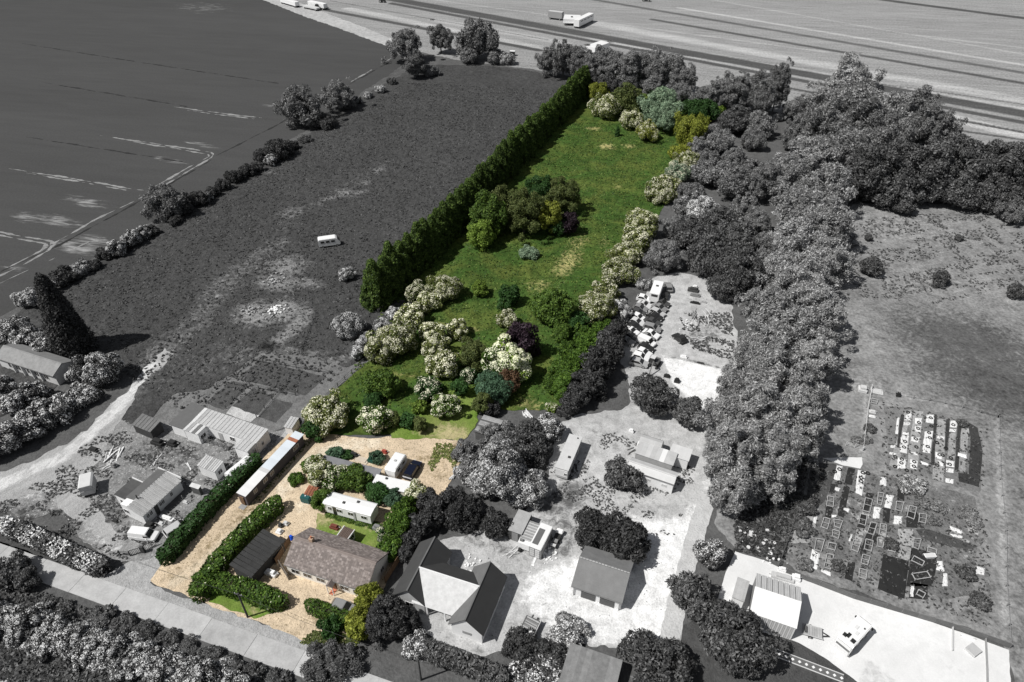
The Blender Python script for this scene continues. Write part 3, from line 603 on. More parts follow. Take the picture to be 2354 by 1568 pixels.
# ---- far boundary
tree('willow', 'g_m', 932, 150, 66, 72, 'grey willow with the dark shadow at the corner where the fields meet')
tree('willow', 'g_m', 952, 186, 120, 46, 'narrow grey shrub tree in front of the corner willow')
tree('willow', 'g_m', 1012, 128, 52, 50, 'slim upright grey tree between the two wider trees of the far boundary')
tree('willow', 'g_m', 1095, 146, 50, 96, 'broad grey tree on the far boundary left of the dark machinery')
tree('round', 'g_m', 1078, 150, 105, 52, 'grey bush under the broad far boundary tree', 'bush', name='bush')
tree('haw', 'g_m', 1166, 152, 122, 40, 'pale flecked bush right of the dark machinery', 'bush')
tree('round', 'g_m', 1135, 150, 118, 36, 'small grey bush hiding the dark machinery', 'bush', name='bush')
tree('willow', 'g_m', 660 * 1.5, 178, 150, 40, 'low scrubby bush at the foot of the slim far tree', 'bush', name='bush')
row('willow', 'g_m', [(1262, 180, 108, 58), (1296, 186, 97, 64), (1332, 190, 106, 60), (1366, 198, 112, 56), (1402, 200, 108, 66), (1440, 206, 116, 62), (1474, 205, 118, 66), (1510, 210, 118, 70), (1548, 214, 124, 68), (1572, 224, 150, 50)],
    'grey poplar from the left in the row behind the conifer hedge', 'tree', 'poplars behind the conifer hedge')
row('round', 'g_d', [(1356, 214, 160, 44), (1400, 228, 165, 52), (1445, 236, 172, 50)], 'darker tree from the left tucked before the far poplar row', 'tree', 'dark trees before the poplars')
tree('willow', 'g_m', 1655, 262, 172, 60, 'grey tree just right of the gap in the far poplar row')
tree('willow', 'g_m', 1700, 270, 166, 74, 'grey tree second to the right of the gap in the far poplars')
tree('willow', 'g_m', 1752, 280, 172, 72, 'grey tree left of the tall leaning poplar at the far boundary')
tree('willow', 'g_m', 1790, 262, 140, 46, 'tall leaning grey poplar beside the bare pale trunk')
tree('round', 'g_d', 1690, 318, 244, 92, 'dark grey tree behind the golden willow')
tree('round', 'g_m', 1655, 360, 300, 74, 'grey bush right of the golden willow', 'bush', name='bush')
tree('round', 'g_m', 1742, 322, 256, 84, 'grey tree at the head of the grass ride')
for i, it in enumerate(sorted([(1905, 300, 178, 88), (1962, 306, 138, 112), (1905, 372, 232, 112), (1990, 378, 214, 116), (2058, 352, 208, 108), (2112, 362, 214, 96), (2160, 372, 246, 74), (1950, 428, 290, 120), (2040, 400, 270, 96)])):
    tree('willow', 'g_m' if i % 3 else 'g_l', *it, '%s tree, from the far left, of the tall grey group before the stubble' % ordn(i), 'tree', 'tall grey trees before the stubble field')
# ---- willow belt along the right yards
belt = [(1868, 436, 318, 110), (1815, 470, 352, 80), (1905, 500, 385, 120), (1835, 540, 425, 110), (1900, 585, 455, 116), (1825, 625, 498, 120), (1898, 668, 548, 118), (1782, 690, 575, 96), (1842, 735, 596, 128), (1885, 790, 650, 104), (1768, 790, 660, 110), (1835, 855, 700, 140), (1745, 880, 752, 104), (1868, 905, 770, 100), (1775, 960, 800, 140), (1690, 960, 850, 90),
        (1840, 1000, 860, 116), (1680, 1050, 905, 120), (1770, 1070, 880, 150), (1850, 1075, 930, 80), (1700, 1150, 960, 140), (1780, 1165, 985, 110), (1660, 1120, 985, 84), (1690, 1195, 1060, 100)]
belt.sort(key=lambda t: t[1])
for i, it in enumerate(belt): tree('willow', 'g_l', *it, '%s willow from the far end of the long pale grey belt' % ordn(i), 'tree', 'willows of the long grey belt', name='willow_tree')
# ---- dark wood, right
row('round', 'g_d', sorted([(2010, 480, 322, 120), (2076, 468, 320, 130), (2060, 488, 380, 120), (2140, 470, 312, 130), (2130, 482, 390, 110), (2215, 466, 312, 136), (2205, 492, 400, 110), (2290, 466, 318, 130), (2280, 492, 400, 110), (2348, 470, 320, 120), (2335, 500, 430, 90), (1985, 470, 360, 90)]),
    'dark tree in the wood above the pale paddock, from its left end', 'tree', 'trees of the dark wood')
tree('round', 'g_d', 2078, 500, 452, 44, 'small dark bush at the edge of the dark wood', 'bush', name='bush')
tree('willow', 'g_m', 2326, 518, 462, 70, 'grey ragged bush at the right foot of the dark wood', 'bush', name='bush')
for it, lb in (((2004, 640, 592, 56), 'spiky dark bush standing alone in the paddock, left one of three'), ((2164, 662, 622, 40), 'spiky dark bush standing alone in the paddock, middle one of three'), ((2338, 690, 652, 46), 'round dark bush cut by the right edge of the paddock'), ((1996, 556, 538, 16), 'tiny dark bush in the upper left paddock'), ((2206, 556, 540, 16), 'tiny dark bush in the upper middle paddock')):
    tree('round', 'g_d', *it, lb, 'bush', name='bush')
# ---- scrub between plot and belt
for it, k, m, lb in (((1640, 440, 366, 96), 'round', 'g_m', 'round grey bush above the dark thicket'), ((1690, 468, 384, 92), 'round', 'g_m', 'smooth domed grey bush beside the grass ride'), ((1610, 520, 446, 90), 'haw', 'g_m', 'grey flecked bush next to the plot edge above the thicket'), ((1655, 570, 474, 120), 'round', 'g_d', 'dark tree at the top of the thicket'),
                     ((1590, 590, 508, 100), 'round', 'g_d', 'dark tree on the plot side of the thicket'), ((1700, 610, 510, 110), 'round', 'g_d', 'dark tree on the ride side of the thicket'), ((1640, 640, 548, 120), 'round', 'g_d', 'dark tree in the middle of the thicket'), ((1700, 690, 570, 100), 'round', 'g_d', 'dark tree over the scrapyard corner'), ((1660, 700, 634, 74), 'round', 'g_d', 'low dark bush at the scrapyard corner'),
                     ((1530, 632, 556, 84), 'willow', 'g_m', 'grey feathery bush above the white lorry'), ((1560, 560, 500, 70), 'willow', 'g_m', 'grey feathery bush right of the plot blossom'), ((1590, 462, 420, 60), 'round', 'g_m', 'grey bush beside the plot hedge below the golden willow'), ((1625, 400, 345, 66), 'round', 'g_m', 'grey bush beside the ride end'), ((1745, 470, 372, 70), 'willow', 'g_m', 'loose grey tree on the right of the ride'),
                     ((1812, 392, 356, 44), 'haw', 'g_m', 'white flowered bush at the right side of the grass ride'), ((1790, 440, 420, 26), 'haw', 'g_m', 'small white bush lower on the ride edge'), ((1790, 280, 262, 30), 'haw', 'g_m', 'small white bush at the head of the ride'), ((1478, 668, 640, 40), 'haw', 'g_m', 'white flowered bush left of the white lorry'), ((1425, 740, 690, 60), 'haw', 'g_m', 'grey flowered bush left of the scrapped cars')):
    tree(k, m, *it, lb, 'bush' if k == 'haw' or 'bush' in lb else 'tree', name=None if k == 'haw' else ('bush' if 'bush' in lb else None))
for i, it in enumerate(sorted([(1850, 322, 262, 60), (1825, 352, 290, 50), (1700, 250, 200, 50), (1735, 352, 296, 56), (1690, 400, 336, 60), (1730, 420, 366, 50), (1745, 545, 480, 64), (1760, 610, 530, 70), (1740, 660, 580, 60), (1600, 372, 320, 50), (1570, 500, 452, 44), (1620, 262, 196, 60), (1560, 236, 190, 60), (1500, 222, 176, 56), (1835, 285, 220, 60), (1715, 520, 452, 60), (1640, 330, 286, 56)], key=lambda t: t[1])):
    tree('willow' if i % 2 else 'round', 'g_m', *it, '%s grey infill bush from the far end between plot and willow belt' % ordn(i), 'bush', 'grey infill bushes beside the belt', name='bush')
# ---- conifer row: about forty trees
cb = [(868, 700), (1005, 572), (1165, 400), (1345, 212)]
cw = [g(*p) for p in cb]; seg = [(cw[i + 1] - cw[i]).length for i in range(3)]; Tl = sum(seg); NC = 44
for i in range(NC):
    s = Tl * i / (NC - 1); k = 0
    while k < 2 and s > seg[k]: s -= seg[k]; k += 1
    p = cw[k].lerp(cw[k + 1], s / seg[k]); j = random.Random(i)
    hh = 10.6 + j.uniform(-.9, 1.1) + (.6 if i < 6 else 0); rr = 3.7 + j.uniform(-.3, .5)
    t = thing('conifer_tree', '%s conifer from the houses in the tall dark green row' % ordn(i), 'conifer', (p.x + j.uniform(-.4, .4), p.y + j.uniform(-.3, .3), 0), j.random() * 6.28, 'conifers of the tall dark green row')
    link('trunk', trunk_mesh(i % 4), LM['bark'], t, sc=(1.2, 1.2, hh * .8)); link('crown', crown_mesh('conifer', 'L', i % 3, 2.8), LM['con'], t, sc=(rr, rr, hh / 2.8))
row('willow', 'g_m', [(1118, 388, 366, 26), (1282, 268, 240, 20), (1262, 250, 238, 16)], 'pale bush against the field side of the conifer row', 'bush', 'bushes on the field side of the conifers', name='bush')
# ---- left hedgerow
tree('willow', 'g_m', 690, 296, 204, 104, 'large pale willow in the left hedgerow, nearer of the pair'); tree('willow', 'g_m', 776, 262, 186, 74, 'large pale willow in the left hedgerow, farther of the pair')
tree('round', 'g_b', 738, 300, 262, 70, 'dark bush below the pair of pale willows', 'bush', name='bush')
tree('willow', 'g_m', 378, 508, 430, 104, 'domed grey willow standing alone in the left hedgerow')
hl = [(640, 372, 322, 66), (600, 378, 344, 40), (566, 410, 378, 40), (536, 424, 392, 36), (486, 458, 430, 36), (450, 480, 440, 48), (420, 500, 458, 36), (330, 552, 518, 40), (300, 572, 530, 44), (264, 594, 552, 44), (236, 600, 570, 30)]
for i, it in enumerate(hl): tree('haw' if i in (7, 8, 9) else 'round', 'g_b' if i not in (7, 8, 9) else 'g_d', *it, '%s dark bush of the left hedgerow below the pale willows' % ordn(i), 'bush', 'dark bushes of the left hedgerow', name='bush')
for i, it in enumerate(sorted([(700, 330, 312, 30), (668, 348, 326, 34), (622, 384, 356, 30), (586, 400, 372, 34), (550, 420, 394, 28), (512, 440, 414, 34), (468, 470, 444, 34), (402, 520, 496, 30), (350, 545, 520, 30), (318, 560, 534, 30), (282, 585, 556, 30), (250, 600, 574, 30), (215, 625, 598, 34), (820, 240, 222, 24), (800, 250, 232, 24), (900, 196, 180, 22), (160, 655, 626, 34), (110, 684, 652, 34), (85, 698, 668, 30)], reverse=True)):
    tree('haw' if i % 4 == 1 else 'round', 'g_b' if i % 3 else 'g_d', *it, '%s low bush from the far end filling gaps of the left hedgerow' % ordn(i), 'bush', 'low bushes filling the left hedgerow', name='bush')
tree('haw', 'g_m', 874, 216, 196, 26, 'small white flecked bush beyond the pale willows', 'bush'); tree('haw', 'g_m', 846, 228, 212, 22, 'smaller pale bush beyond the pale willows', 'bush')
tree('haw', 'g_m', 180, 640, 604, 50, 'white flowered bush in the left hedgerow above the tall dark tree', 'bush'); tree('round', 'g_b', 140, 660, 616, 56, 'dark bush left of that white flowered hedgerow bush', 'bush', name='bush')
tree('haw', 'g_m', 62, 712, 664, 60, 'white flowered bush at the left edge of the hedgerow', 'bush')
tree('column', 'g_b', 130, 832, 622, 108, 'tall dark pyramidal tree above the long low building', name='pyramid_tree')
row('haw', 'g_d', [(20, 800, 728, 90), (70, 812, 756, 80), (110, 830, 780, 70)], 'blossom bush from the left between the long low building and the dark pyramid tree', 'bush', 'blossom bushes behind the long low building')
tree('haw', 'g_d', 222, 900, 810, 100, 'dark bush with white flecks right of the long low building', 'bush'); tree('round', 'g_d', 190, 885, 830, 60, 'plain dark bush at the gable of the long low building', 'bush', name='bush')
row('haw', 'g_d', [(190, 935, 888, 70), (140, 972, 912, 80), (95, 1000, 930, 80), (50, 1025, 955, 84), (10, 1050, 975, 80), (-30, 1070, 1000, 70)], 'white flowered bush of the hedge left of the farm track, from the far end', 'bush', 'flowering hedge left of the farm track')
row('haw', 'g_d', [(80, 935, 878, 60), (30, 960, 900, 70), (-10, 930, 870, 60)], 'dark flecked shrub in front of the long low building, from the right', 'shrub', 'shrubs before the long low building', name='garden_shrub')
tree('haw', 'g_m', 800, 782, 722, 84, 'large white flowered bush standing in the rough field by the fence', 'bush'); tree('haw', 'g_m', 795, 650, 616, 34, 'grey flecked bush below the white camper van', 'bush')
# ---- homestead plot: blossom along the left boundary
tree('haw', 'olive', 960, 700, 648, 60, 'olive bush at the foot of the conifer row', 'bush'); tree('haw', 'hawg', 1020, 700, 632, 80, 'cream blossom bush next to the foot of the conifer row', 'bush')
tree('haw', 'hawg', 985, 722, 672, 60, 'cream blossom bush below the one at the conifer foot', 'bush'); tree('haw', 'hawg', 940, 760, 702, 72, 'cream blossom bush halfway down the left boundary', 'bush')
tree('haw', 'hawg', 905, 830, 738, 104, 'largest cream blossom bush on the left boundary', 'bush'); tree('haw', 'hawg', 870, 840, 772, 70, 'cream blossom bush at the lower end of the left boundary run', 'bush')
row('haw', 'g_m', [(905, 740, 706, 34), (876, 770, 732, 36), (840, 812, 768, 44), (822, 830, 790, 36)], 'grey blossom bush outside the left boundary, from the far end', 'bush', 'grey blossom outside the left boundary')
tree('haw', 'hawg', 996, 800, 740, 60, 'upper cream blossom bush of the run in the middle of the plot', 'bush'); tree('haw', 'hawg', 1000, 838, 776, 60, 'second cream blossom bush of the run in the middle of the plot', 'bush'); tree('haw', 'hawg', 1018, 878, 808, 78, 'lowest cream blossom bush of the run in the middle of the plot', 'bush')
tree('haw', 'hawg', 1052, 782, 734, 54, 'separate cream blossom bush right of the middle run', 'bush'); tree('haw', 'hawg', 1168, 760, 714, 48, 'cream blossom bush above the purple tree', 'bush')
# lone trees of the meadow
tree('round', 'green', 880, 920, 850, 76, 'round green tree left of the garden lawn'); tree('round', 'dgreen', 856, 945, 905, 50, 'dark green bush below the round green tree', 'bush', name='bush')
tree('haw', 'green', 860, 1000, 935, 76, 'green bushy shrub at the edge of the gravel circle', 'bush'); tree('haw', 'hawg', 745, 1005, 920, 120, 'big cream blossom bush at the end of the long white roof', 'bush'); tree('round', 'dgreen', 722, 1015, 965, 44, 'dark green shrub under the big cream blossom bush', 'shrub', name='garden_shrub')
tree('willow', 'olive', 1090, 860, 778, 62, 'brownish olive tree left of the white blossom tree'); tree('round', 'purple', 1198, 838, 740, 78, 'dark purple copper tree in the middle of the plot')
tree('haw', 'priv', 1148, 882, 796, 76, 'bright green tree left of the cream crowned tree', bloom='ivory'); tree('vari', 'lime', 1176, 884, 786, 82, 'bright cream crowned tree below the purple one', bloom='ivory')
tree('round', 'rust', 1165, 912, 848, 70, 'brownish shrub below the variegated tree', 'shrub', name='garden_shrub'); tree('round', 'blue', 1132, 940, 858, 90, 'bluish green dense tree at the head of the garden lawn')
tree('willow', 'dgreen', 1058, 915, 868, 34, 'narrow dark green shrub left of the bluish tree', 'shrub', name='garden_shrub'); tree('haw', 'dgreen', 1078, 880, 846, 36, 'small flecked shrub between the olive and bluish trees', 'shrub', name='garden_shrub')
tree('haw', 'dgreen', 985, 925, 872, 72, 'dark green flecked bush above the garden lawn', 'bush'); tree('haw', 'green', 1020, 968, 908, 60, 'green bush standing on the garden lawn', 'bush'); tree('willow', 'olive', 968, 998, 958, 32, 'small bare twiggy bush at the lawn edge', 'shrub', name='garden_shrub')
tree('willow', 'olive', 905, 985, 950, 30, 'thin brown bush beside the gravel edge', 'shrub', name='garden_shrub'); tree('round', 'dgreen', 938, 985, 950, 36, 'dark small bush left of the bare twiggy bush', 'shrub', name='garden_shrub'); tree('round', 'lime', 965, 955, 922, 30, 'bright green low shrub on the lawn', 'shrub', name='garden_shrub')
tree('round', 'olive', 1108, 958, 900, 44, 'olive shrub behind the dark plank shed', 'shrub', name='garden_shrub'); tree('round', 'g_b', 1130, 960, 918, 46, 'grey black shrub behind the dark plank shed', 'shrub', name='garden_shrub')
tree('round', 'lime', 1104, 688, 646, 40, 'small yellow green tree alone on the meadow'); tree('round', 'dgreen', 1170, 712, 656, 54, 'dark green young tree on the meadow'); tree('round', 'green', 1268, 762, 662, 114, 'big dense green tree near the right boundary')
tree('round', 'dgreen', 1322, 765, 715, 60, 'dark green bush right of the big dense tree', 'bush', name='bush'); tree('round', 'green', 1290, 790, 745, 50, 'green bush below the big dense tree', 'bush', name='bush'); tree('round', 'silver', 1214, 598, 570, 46, 'pale blue green round bush alone on the meadow', 'bush', name='bush')
# clump in the upper meadow
for it, k, m, lb in (((1120, 560, 440, 96), 'round', 'green', 'left tall green tree of the meadow clump'), ((1108, 580, 500, 70), 'round', 'lime', 'lower bright green front of the meadow clump'), ((1205, 552, 436, 96), 'willow', 'olive', 'middle tree of the meadow clump'), ((1240, 490, 400, 70), 'round', 'dgreen', 'dark green rear tree of the meadow clump'), ((1290, 500, 408, 84), 'willow', 'olive', 'brownish birch of the meadow clump'), ((1262, 545, 456, 60), 'round', 'gold', 'golden green tree of the meadow clump'), ((1310, 545, 486, 46), 'round', 'purple', 'dark purple bush at the right of the meadow clump'), ((1150, 520, 430, 60), 'willow', 'olive', 'tall thin birch of the meadow clump'), ((1285, 548, 500, 50), 'round', 'dgreen', 'low dark bush at the front of the meadow clump')):
    tree(k, m, *it, lb, 'bush' if 'bush' in lb else 'tree', name='bush' if 'bush' in lb else None)
# far end of the plot
for it, k, m, lb in (((1392, 280, 214, 66), 'haw', 'hawg', 'cream blossom bush at the far end by the conifers'), ((1436, 276, 194, 82), 'round', 'olive', 'olive round tree at the far end of the plot'), ((1450, 302, 250, 62), 'haw', 'hawg', 'cream blossom bush in front of the olive far tree'), ((1520, 288, 208, 96), 'willow', 'silver', 'silvery willow at the far end of the plot'), ((1490, 330, 278, 54), 'haw', 'gold', 'yellowish blossom bush below the silvery willow'), ((1530, 312, 240, 60), 'willow', 'silver', 'lower silvery bush beside the silvery willow'), ((1588, 348, 264, 84), 'willow', 'gold', 'golden weeping willow at the far right corner'), ((1610, 284, 228, 86), 'round', 'dgreen', 'dark green tree behind the golden willow'), ((1375, 236, 188, 50), 'round', 'gold', 'yellow green bush beside the last conifer'), ((1420, 316, 290, 16), 'column', 'dgreen', 'tiny dark conifer at the far end of the meadow'), ((1570, 372, 332, 52), 'round', 'gold', 'golden bush below the golden willow'), ((1650, 262, 236, 44), 'round', 'lime', 'lime green bush at the far right corner')):
    tree(k, m, *it, lb, 'bush' if 'bush' in lb else 'tree')
rb = [(1578, 402, 346, 60), (1560, 432, 372, 66), (1538, 440, 402, 56), (1520, 474, 424, 74), (1474, 560, 478, 76), (1462, 590, 520, 66), (1440, 622, 556, 82), (1425, 665, 596, 82), (1396, 706, 646, 66), (1372, 752, 668, 84)]
for i, it in enumerate(rb): tree('haw', 'hawg' if i != 1 else 'silver', *it, '%s cream blossom bush from the far end on the right boundary' % ordn(i), 'bush', 'blossom along the right boundary')
for i, it in enumerate([(1388, 792, 738, 62), (1352, 800, 752, 64), (1360, 824, 762, 70), (1318, 836, 786, 66), (1340, 860, 796, 66), (1292, 872, 822, 62), (1318, 890, 828, 66), (1272, 908, 862, 54), (1294, 926, 866, 60)]): tree('round', 'priv', *it, '%s bright green tree, counting towards the road, of the lower right boundary' % ordn(i), 'tree', 'bright green lower right boundary')
for i, it in enumerate([(1412, 806, 736, 60), (1398, 850, 764, 70), (1375, 890, 800, 76), (1352, 925, 850, 76), (1330, 945, 880, 66), (1310, 962, 910, 50)]): tree('round', 'g_b', *it, '%s near black tree, counting towards the road, outside the right boundary' % ordn(i), 'tree', 'dark trees outside the right boundary')
tree('haw', 'lime', 1270, 948, 928, 28, 'small yellow flowering bush at the lower right plot corner', 'bush')
# ---- around the house
tree('round', 'priv', 682, 1118, 1092, 38, 'round clipped green ball bush on the gravel', 'topiary', name='topiary_bush'); tree('round', 'priv', 714, 1084, 1058, 42, 'clipped green bush behind the round ball bush', 'topiary', name='topiary_bush')
for it, k, m, lb in (((735, 1128, 1060, 70), 'haw', 'hawg', 'cream flowering shrub beside the clipped bushes'), ((770, 1130, 1070, 64), 'haw', 'green', 'green flecked shrub of the island bed'), ((812, 1136, 1072, 80), 'round', 'green', 'large dark green shrub behind the white static caravan'), ((770, 1060, 1032, 40), 'round', 'blue', 'blue green shrub by the far end of the grey roof'), ((796, 1058, 1040, 34), 'round', 'dgreen', 'small dark shrub by the far end of the grey roof'), ((872, 1165, 1112, 66), 'round', 'dgreen', 'dark shrub behind the right end of the white static caravan'), ((905, 1175, 1130, 52), 'round', 'blue', 'blue green shrub next to the cream tree'), ((958, 1172, 1112, 66), 'haw', 'hawg', 'cream blossom tree above the lime trees by the bungalow'), ((740, 1178, 1126, 50), 'round', 'green', 'green shrub at the left end of the white static caravan'), ((868, 1070, 1040, 34), 'round', 'blue', 'blue green shrub beside the white touring caravan'), ((885, 1258, 1212, 30), 'haw', 'dgreen', 'small rose shrub on the back lawn'), ((850, 1090, 1074, 20), 'round', 'olive', 'little olive shrub near the touring caravan')):
    tree(k, m, *it, lb, 'shrub', name='garden_shrub')
row('round', 'priv', [(930, 1212, 1150, 66), (918, 1240, 1172, 66), (908, 1268, 1208, 60), (900, 1292, 1240, 50)], 'lime green tree beside the bungalow gable, from the back', 'tree', 'lime green trees beside the bungalow')
row('round', 'g_b', [(982, 1190, 1130, 60), (962, 1240, 1180, 50), (945, 1270, 1220, 44), (930, 1296, 1252, 36), (1000, 1220, 1150, 60)], 'black shrub on the neighbour side of the lime trees, from the back', 'shrub', 'black shrubs beyond the lime trees', name='garden_shrub')
row('round', 'gold', [(848, 1420, 1348, 66), (832, 1450, 1385, 60), (818, 1480, 1418, 50)], 'golden lime tree at the front right corner of the bungalow, from the back', 'tree', 'golden trees by the bungalow front')
row('round', 'g_b', [(885, 1440, 1370, 70), (868, 1482, 1405, 66), (910, 1470, 1395, 80), (940, 1462, 1404, 60)], 'near black shrub left of the hipped house, from the back', 'shrub', 'black shrubs left of the hipped house', name='garden_shrub')
tree('haw', 'g_d', 952, 1512, 1460, 70, 'white flowered shrub beside the telegraph pole of the grey garden', 'shrub', name='garden_shrub')
tree('willow', 'dgreen', 760, 1472, 1432, 50, 'low dark shrub in front of the clipped hedge block', 'shrub', name='garden_shrub')
# ---- hedges of the homestead
hedge('drive_hedge', 'long dark green hedge along the driveway below the long white roof', [(385, 1290), (440, 1225), (500, 1158), (560, 1100), (590, 1072)], 2.3, 2.3, 'dgreen', bloom=.006)
hedge('curved_hedge', 'green clipped hedge curving round the black roofed shed', [(636, 1172), (600, 1205), (555, 1250), (510, 1300), (478, 1345), (462, 1372)], 2.6, 2.4, 'priv', bloom=.02)
hedge('garden_hedge', 'green clipped hedge in front of the black roofed shed', [(470, 1345), (520, 1352), (580, 1368), (636, 1392)], 2.6, 2.1, 'priv', bloom=.012)
hedge('block_hedge', 'clipped green hedge block in the front gravel of the bungalow', [(718, 1400), (760, 1416), (800, 1432)], 2.0, 1.5, 'priv', leaf=.16, dens=50, bump=.08)
hedge('post_hedge', 'short square clipped hedge end beside the front gate gap', [(640, 1400), (656, 1392)], 1.5, 1.9, 'priv', leaf=.16, dens=50, bump=.08)
hedge('blossom_hedge', 'grey hedge full of white blossom along the left of the road', [(20, 1218), (90, 1248), (160, 1282), (240, 1315)], 2.4, 2.3, 'g_d', bloom=.38, bm='white')
hedge('road_hedge', 'dark grey hedge on the verge before the hipped house', [(985, 1500), (1040, 1522), (1100, 1545), (1150, 1565)], 2.4, 1.8, 'g_d')
# ---- bushes below the road
bl = []
for i in range(17):
    f_ = i / 16; bl.append((-20 + f_ * 560, 1432 + f_ * 172 + (i % 3) * 6, 1378 + f_ * 172 + (i % 2) * 8, 66 + (i * 7) % 22))
for i in range(13):
    f_ = i / 12; bl.append((0 + f_ * 480, 1470 + f_ * 140 + (i % 2) * 8, 1424 + f_ * 140, 60 + (i * 5) % 20))
bl.sort()
for i, it in enumerate(bl): tree('haw', 'g_d', *it, '%s white flowered bush of the strip below the road, from the left' % ordn(i), 'bush', 'flowering strip below the road', bloom='white')
row('round', 'g_d', [(18, 1352, 1288, 84), (58, 1362, 1308, 56)], 'dark bush at the left end of the road, from the left', 'bush', 'dark bushes by the left road end', name='bush')
row('round', 'g_d', [(150, 1412, 1386, 40), (235, 1440, 1404, 56), (280, 1462, 1425, 60), (330, 1480, 1444, 60), (380, 1500, 1464, 60), (430, 1518, 1484, 60), (480, 1538, 1504, 60), (530, 1556, 1524, 56), (580, 1574, 1542, 56), (640, 1590, 1558, 56)], 'dark bush of the lower verge, from the left', 'bush', 'dark bushes of the lower verge', name='bush')
tree('willow', 'g_d', 762, 1580, 1518, 130, 'grey bush cut by the bottom edge beside the road', 'bush', name='bush')
# ---- grey gardens on the right
for it, k, m, lb in (((1150, 1165, 1030, 130), 'haw', 'g_m', 'large white flowered tree left of the grey static caravan'), ((1110, 1150, 1060, 110), 'haw', 'g_m', 'white flowered tree on the left of the flowering mass'), ((1200, 1175, 1080, 120), 'haw', 'g_m', 'white flowered tree on the right of the flowering mass'), ((1150, 1060, 985, 100), 'willow', 'g_m', 'grey feathery shrub above the flowering mass'), ((1215, 1070, 980, 120), 'round', 'g_d', 'dark shrub behind the grey static caravan'), ((1265, 1020, 960, 60), 'haw', 'g_d', 'flecked shrub at the yard corner near the plot'), ((1070, 1080, 1020, 70), 'willow', 'g_m', 'pale grey bush beside the tan gravel edge'),
                     ((1050, 1225, 1128, 110), 'round', 'g_b', 'dark round tree behind the hipped house'), ((1140, 1245, 1180, 80), 'round', 'g_b', 'dark round bush left of the scrap lorry'), ((1500, 965, 868, 110), 'round', 'g_d', 'large dark round tree beside the bright pad'), ((1580, 990, 914, 76), 'round', 'g_d', 'smaller dark round tree beside the willow belt'), ((1432, 1135, 1066, 84), 'round', 'g_d', 'dark round tree before the white mobile home'), ((1370, 1270, 1184, 116), 'round', 'g_b', 'left dark round tree above the garage'), ((1440, 1298, 1200, 110), 'round', 'g_b', 'right dark round tree above the garage'), ((1590, 1420, 1322, 106), 'round', 'g_d', 'dark round tree left of the white barn'),
                     ((1690, 1560, 1410, 180), 'round', 'g_d', 'big dark tree below the white barn'), ((1510, 1600, 1475, 170), 'round', 'g_d', 'big dark tree cut by the bottom edge'), ((1305, 1500, 1440, 96), 'haw', 'g_m', 'white flowered bush beside the log trailer'), ((1198, 1530, 1465, 90), 'round', 'g_b', 'dark bush below the log trailer'), ((1262, 1552, 1490, 90), 'round', 'g_b', 'dark bush right of and below the log trailer'), ((1630, 1310, 1242, 70), 'haw', 'g_d', 'white flowered shrub between the drive and the barn yard'), ((1240, 1585, 1530, 100), 'haw', 'g_d', 'flecked shrub at the bottom edge below the log trailer')):
    tree(k, m, *it, lb, 'tree' if 'tree' in lb else ('bush' if 'bush' in lb else 'shrub'), name=None if 'tree' in lb else ('bush' if 'bush' in lb else 'garden_shrub'))
# ---- loose weeds and tussocks that nobody could count
def tufts(name, px, n, size, m, z=0., ht=1.0, clump=0):
    poly = np.array(pts_of(px)); rng = np.random.default_rng(n); lo, hi = poly.min(0), poly.max(0)
    P = rng.random((n * 3, 2)) * (hi - lo) + lo; P = P[inside(P, poly)][:n]
    if clump: P = P[(vnoise(P, .35, n) + vnoise(P, .9, n + 1)) > clump]
    k = 3; P = np.repeat(P, k, 0) + rng.normal(size=(len(P) * k, 2)) * size * .5; s = size * rng.uniform(.5, 1.5, len(P))
    V, Fq = quads(np.c_[P, z + s * .5 * ht], rng.normal(size=(len(P), 3)) * np.array([.6, .6, .3]) + np.array([0, 0, 1.]), s, np.full(len(P), 1.1), rng)
    return tag(link(name, npmesh(name, V, Fq, [LM[m]])), kind='stuff')
LM['mg'] = leafmat('grass_green', (.055, .11, .02), .7, hue=(.12, .16, .035))
tag(tufts('meadow_tussocks', [(880, 700), (1280, 270), (1600, 300), (1400, 720), (1290, 935), (1100, 940), (760, 960)], 14000, .2, 'mg', .12), 'tufted long green grass of the meadow', 'grass')
LM['sg'] = leafmat('scrub_leaf', .085, .5, hue=.13, trans=.4)
tag(tufts('scrub_tussocks', [(60, 720), (640, 370), (930, 190), (1300, 210), (880, 690), (760, 890), (420, 950), (250, 830)], 17000, .25, 'sg', .08), 'dark tufted rough grass of the grey field', 'grass')
LM['yw'] = leafmat('yard_weed', .085, .6, hue=.16, trans=.3)
tag(tufts('yard_weeds', [(0, 1160), (200, 1010), (330, 985), (560, 1000), (640, 1000), (420, 1200), (300, 1290), (0, 1180)], 5500, .17, 'yw', .06, clump=.08), 'low grey weeds between the clutter of the left yard', 'weeds')
tag(tufts('verge_grass', [(0, 1330), (140, 1380), (400, 1480), (700, 1600), (300, 1700), (0, 1560)], 6500, .28, 'yw', .02), 'grey rough grass on the verge below the road', 'grass')
tag(tufts('gravel_weeds', [(1400, 990), (1600, 1080), (1560, 1230), (1300, 1230), (1250, 1100)], 2600, .15, 'yw', .06, clump=.08), 'sparse grey weeds on the white gravel yard', 'weeds')
tag(tufts('bank_weeds', [(1690, 1200), (1800, 1090), (1860, 1050), (1800, 1290), (1690, 1265)], 1600, .3, 'yw', .05), 'grey weeds on the bank beside the allotments', 'weeds')

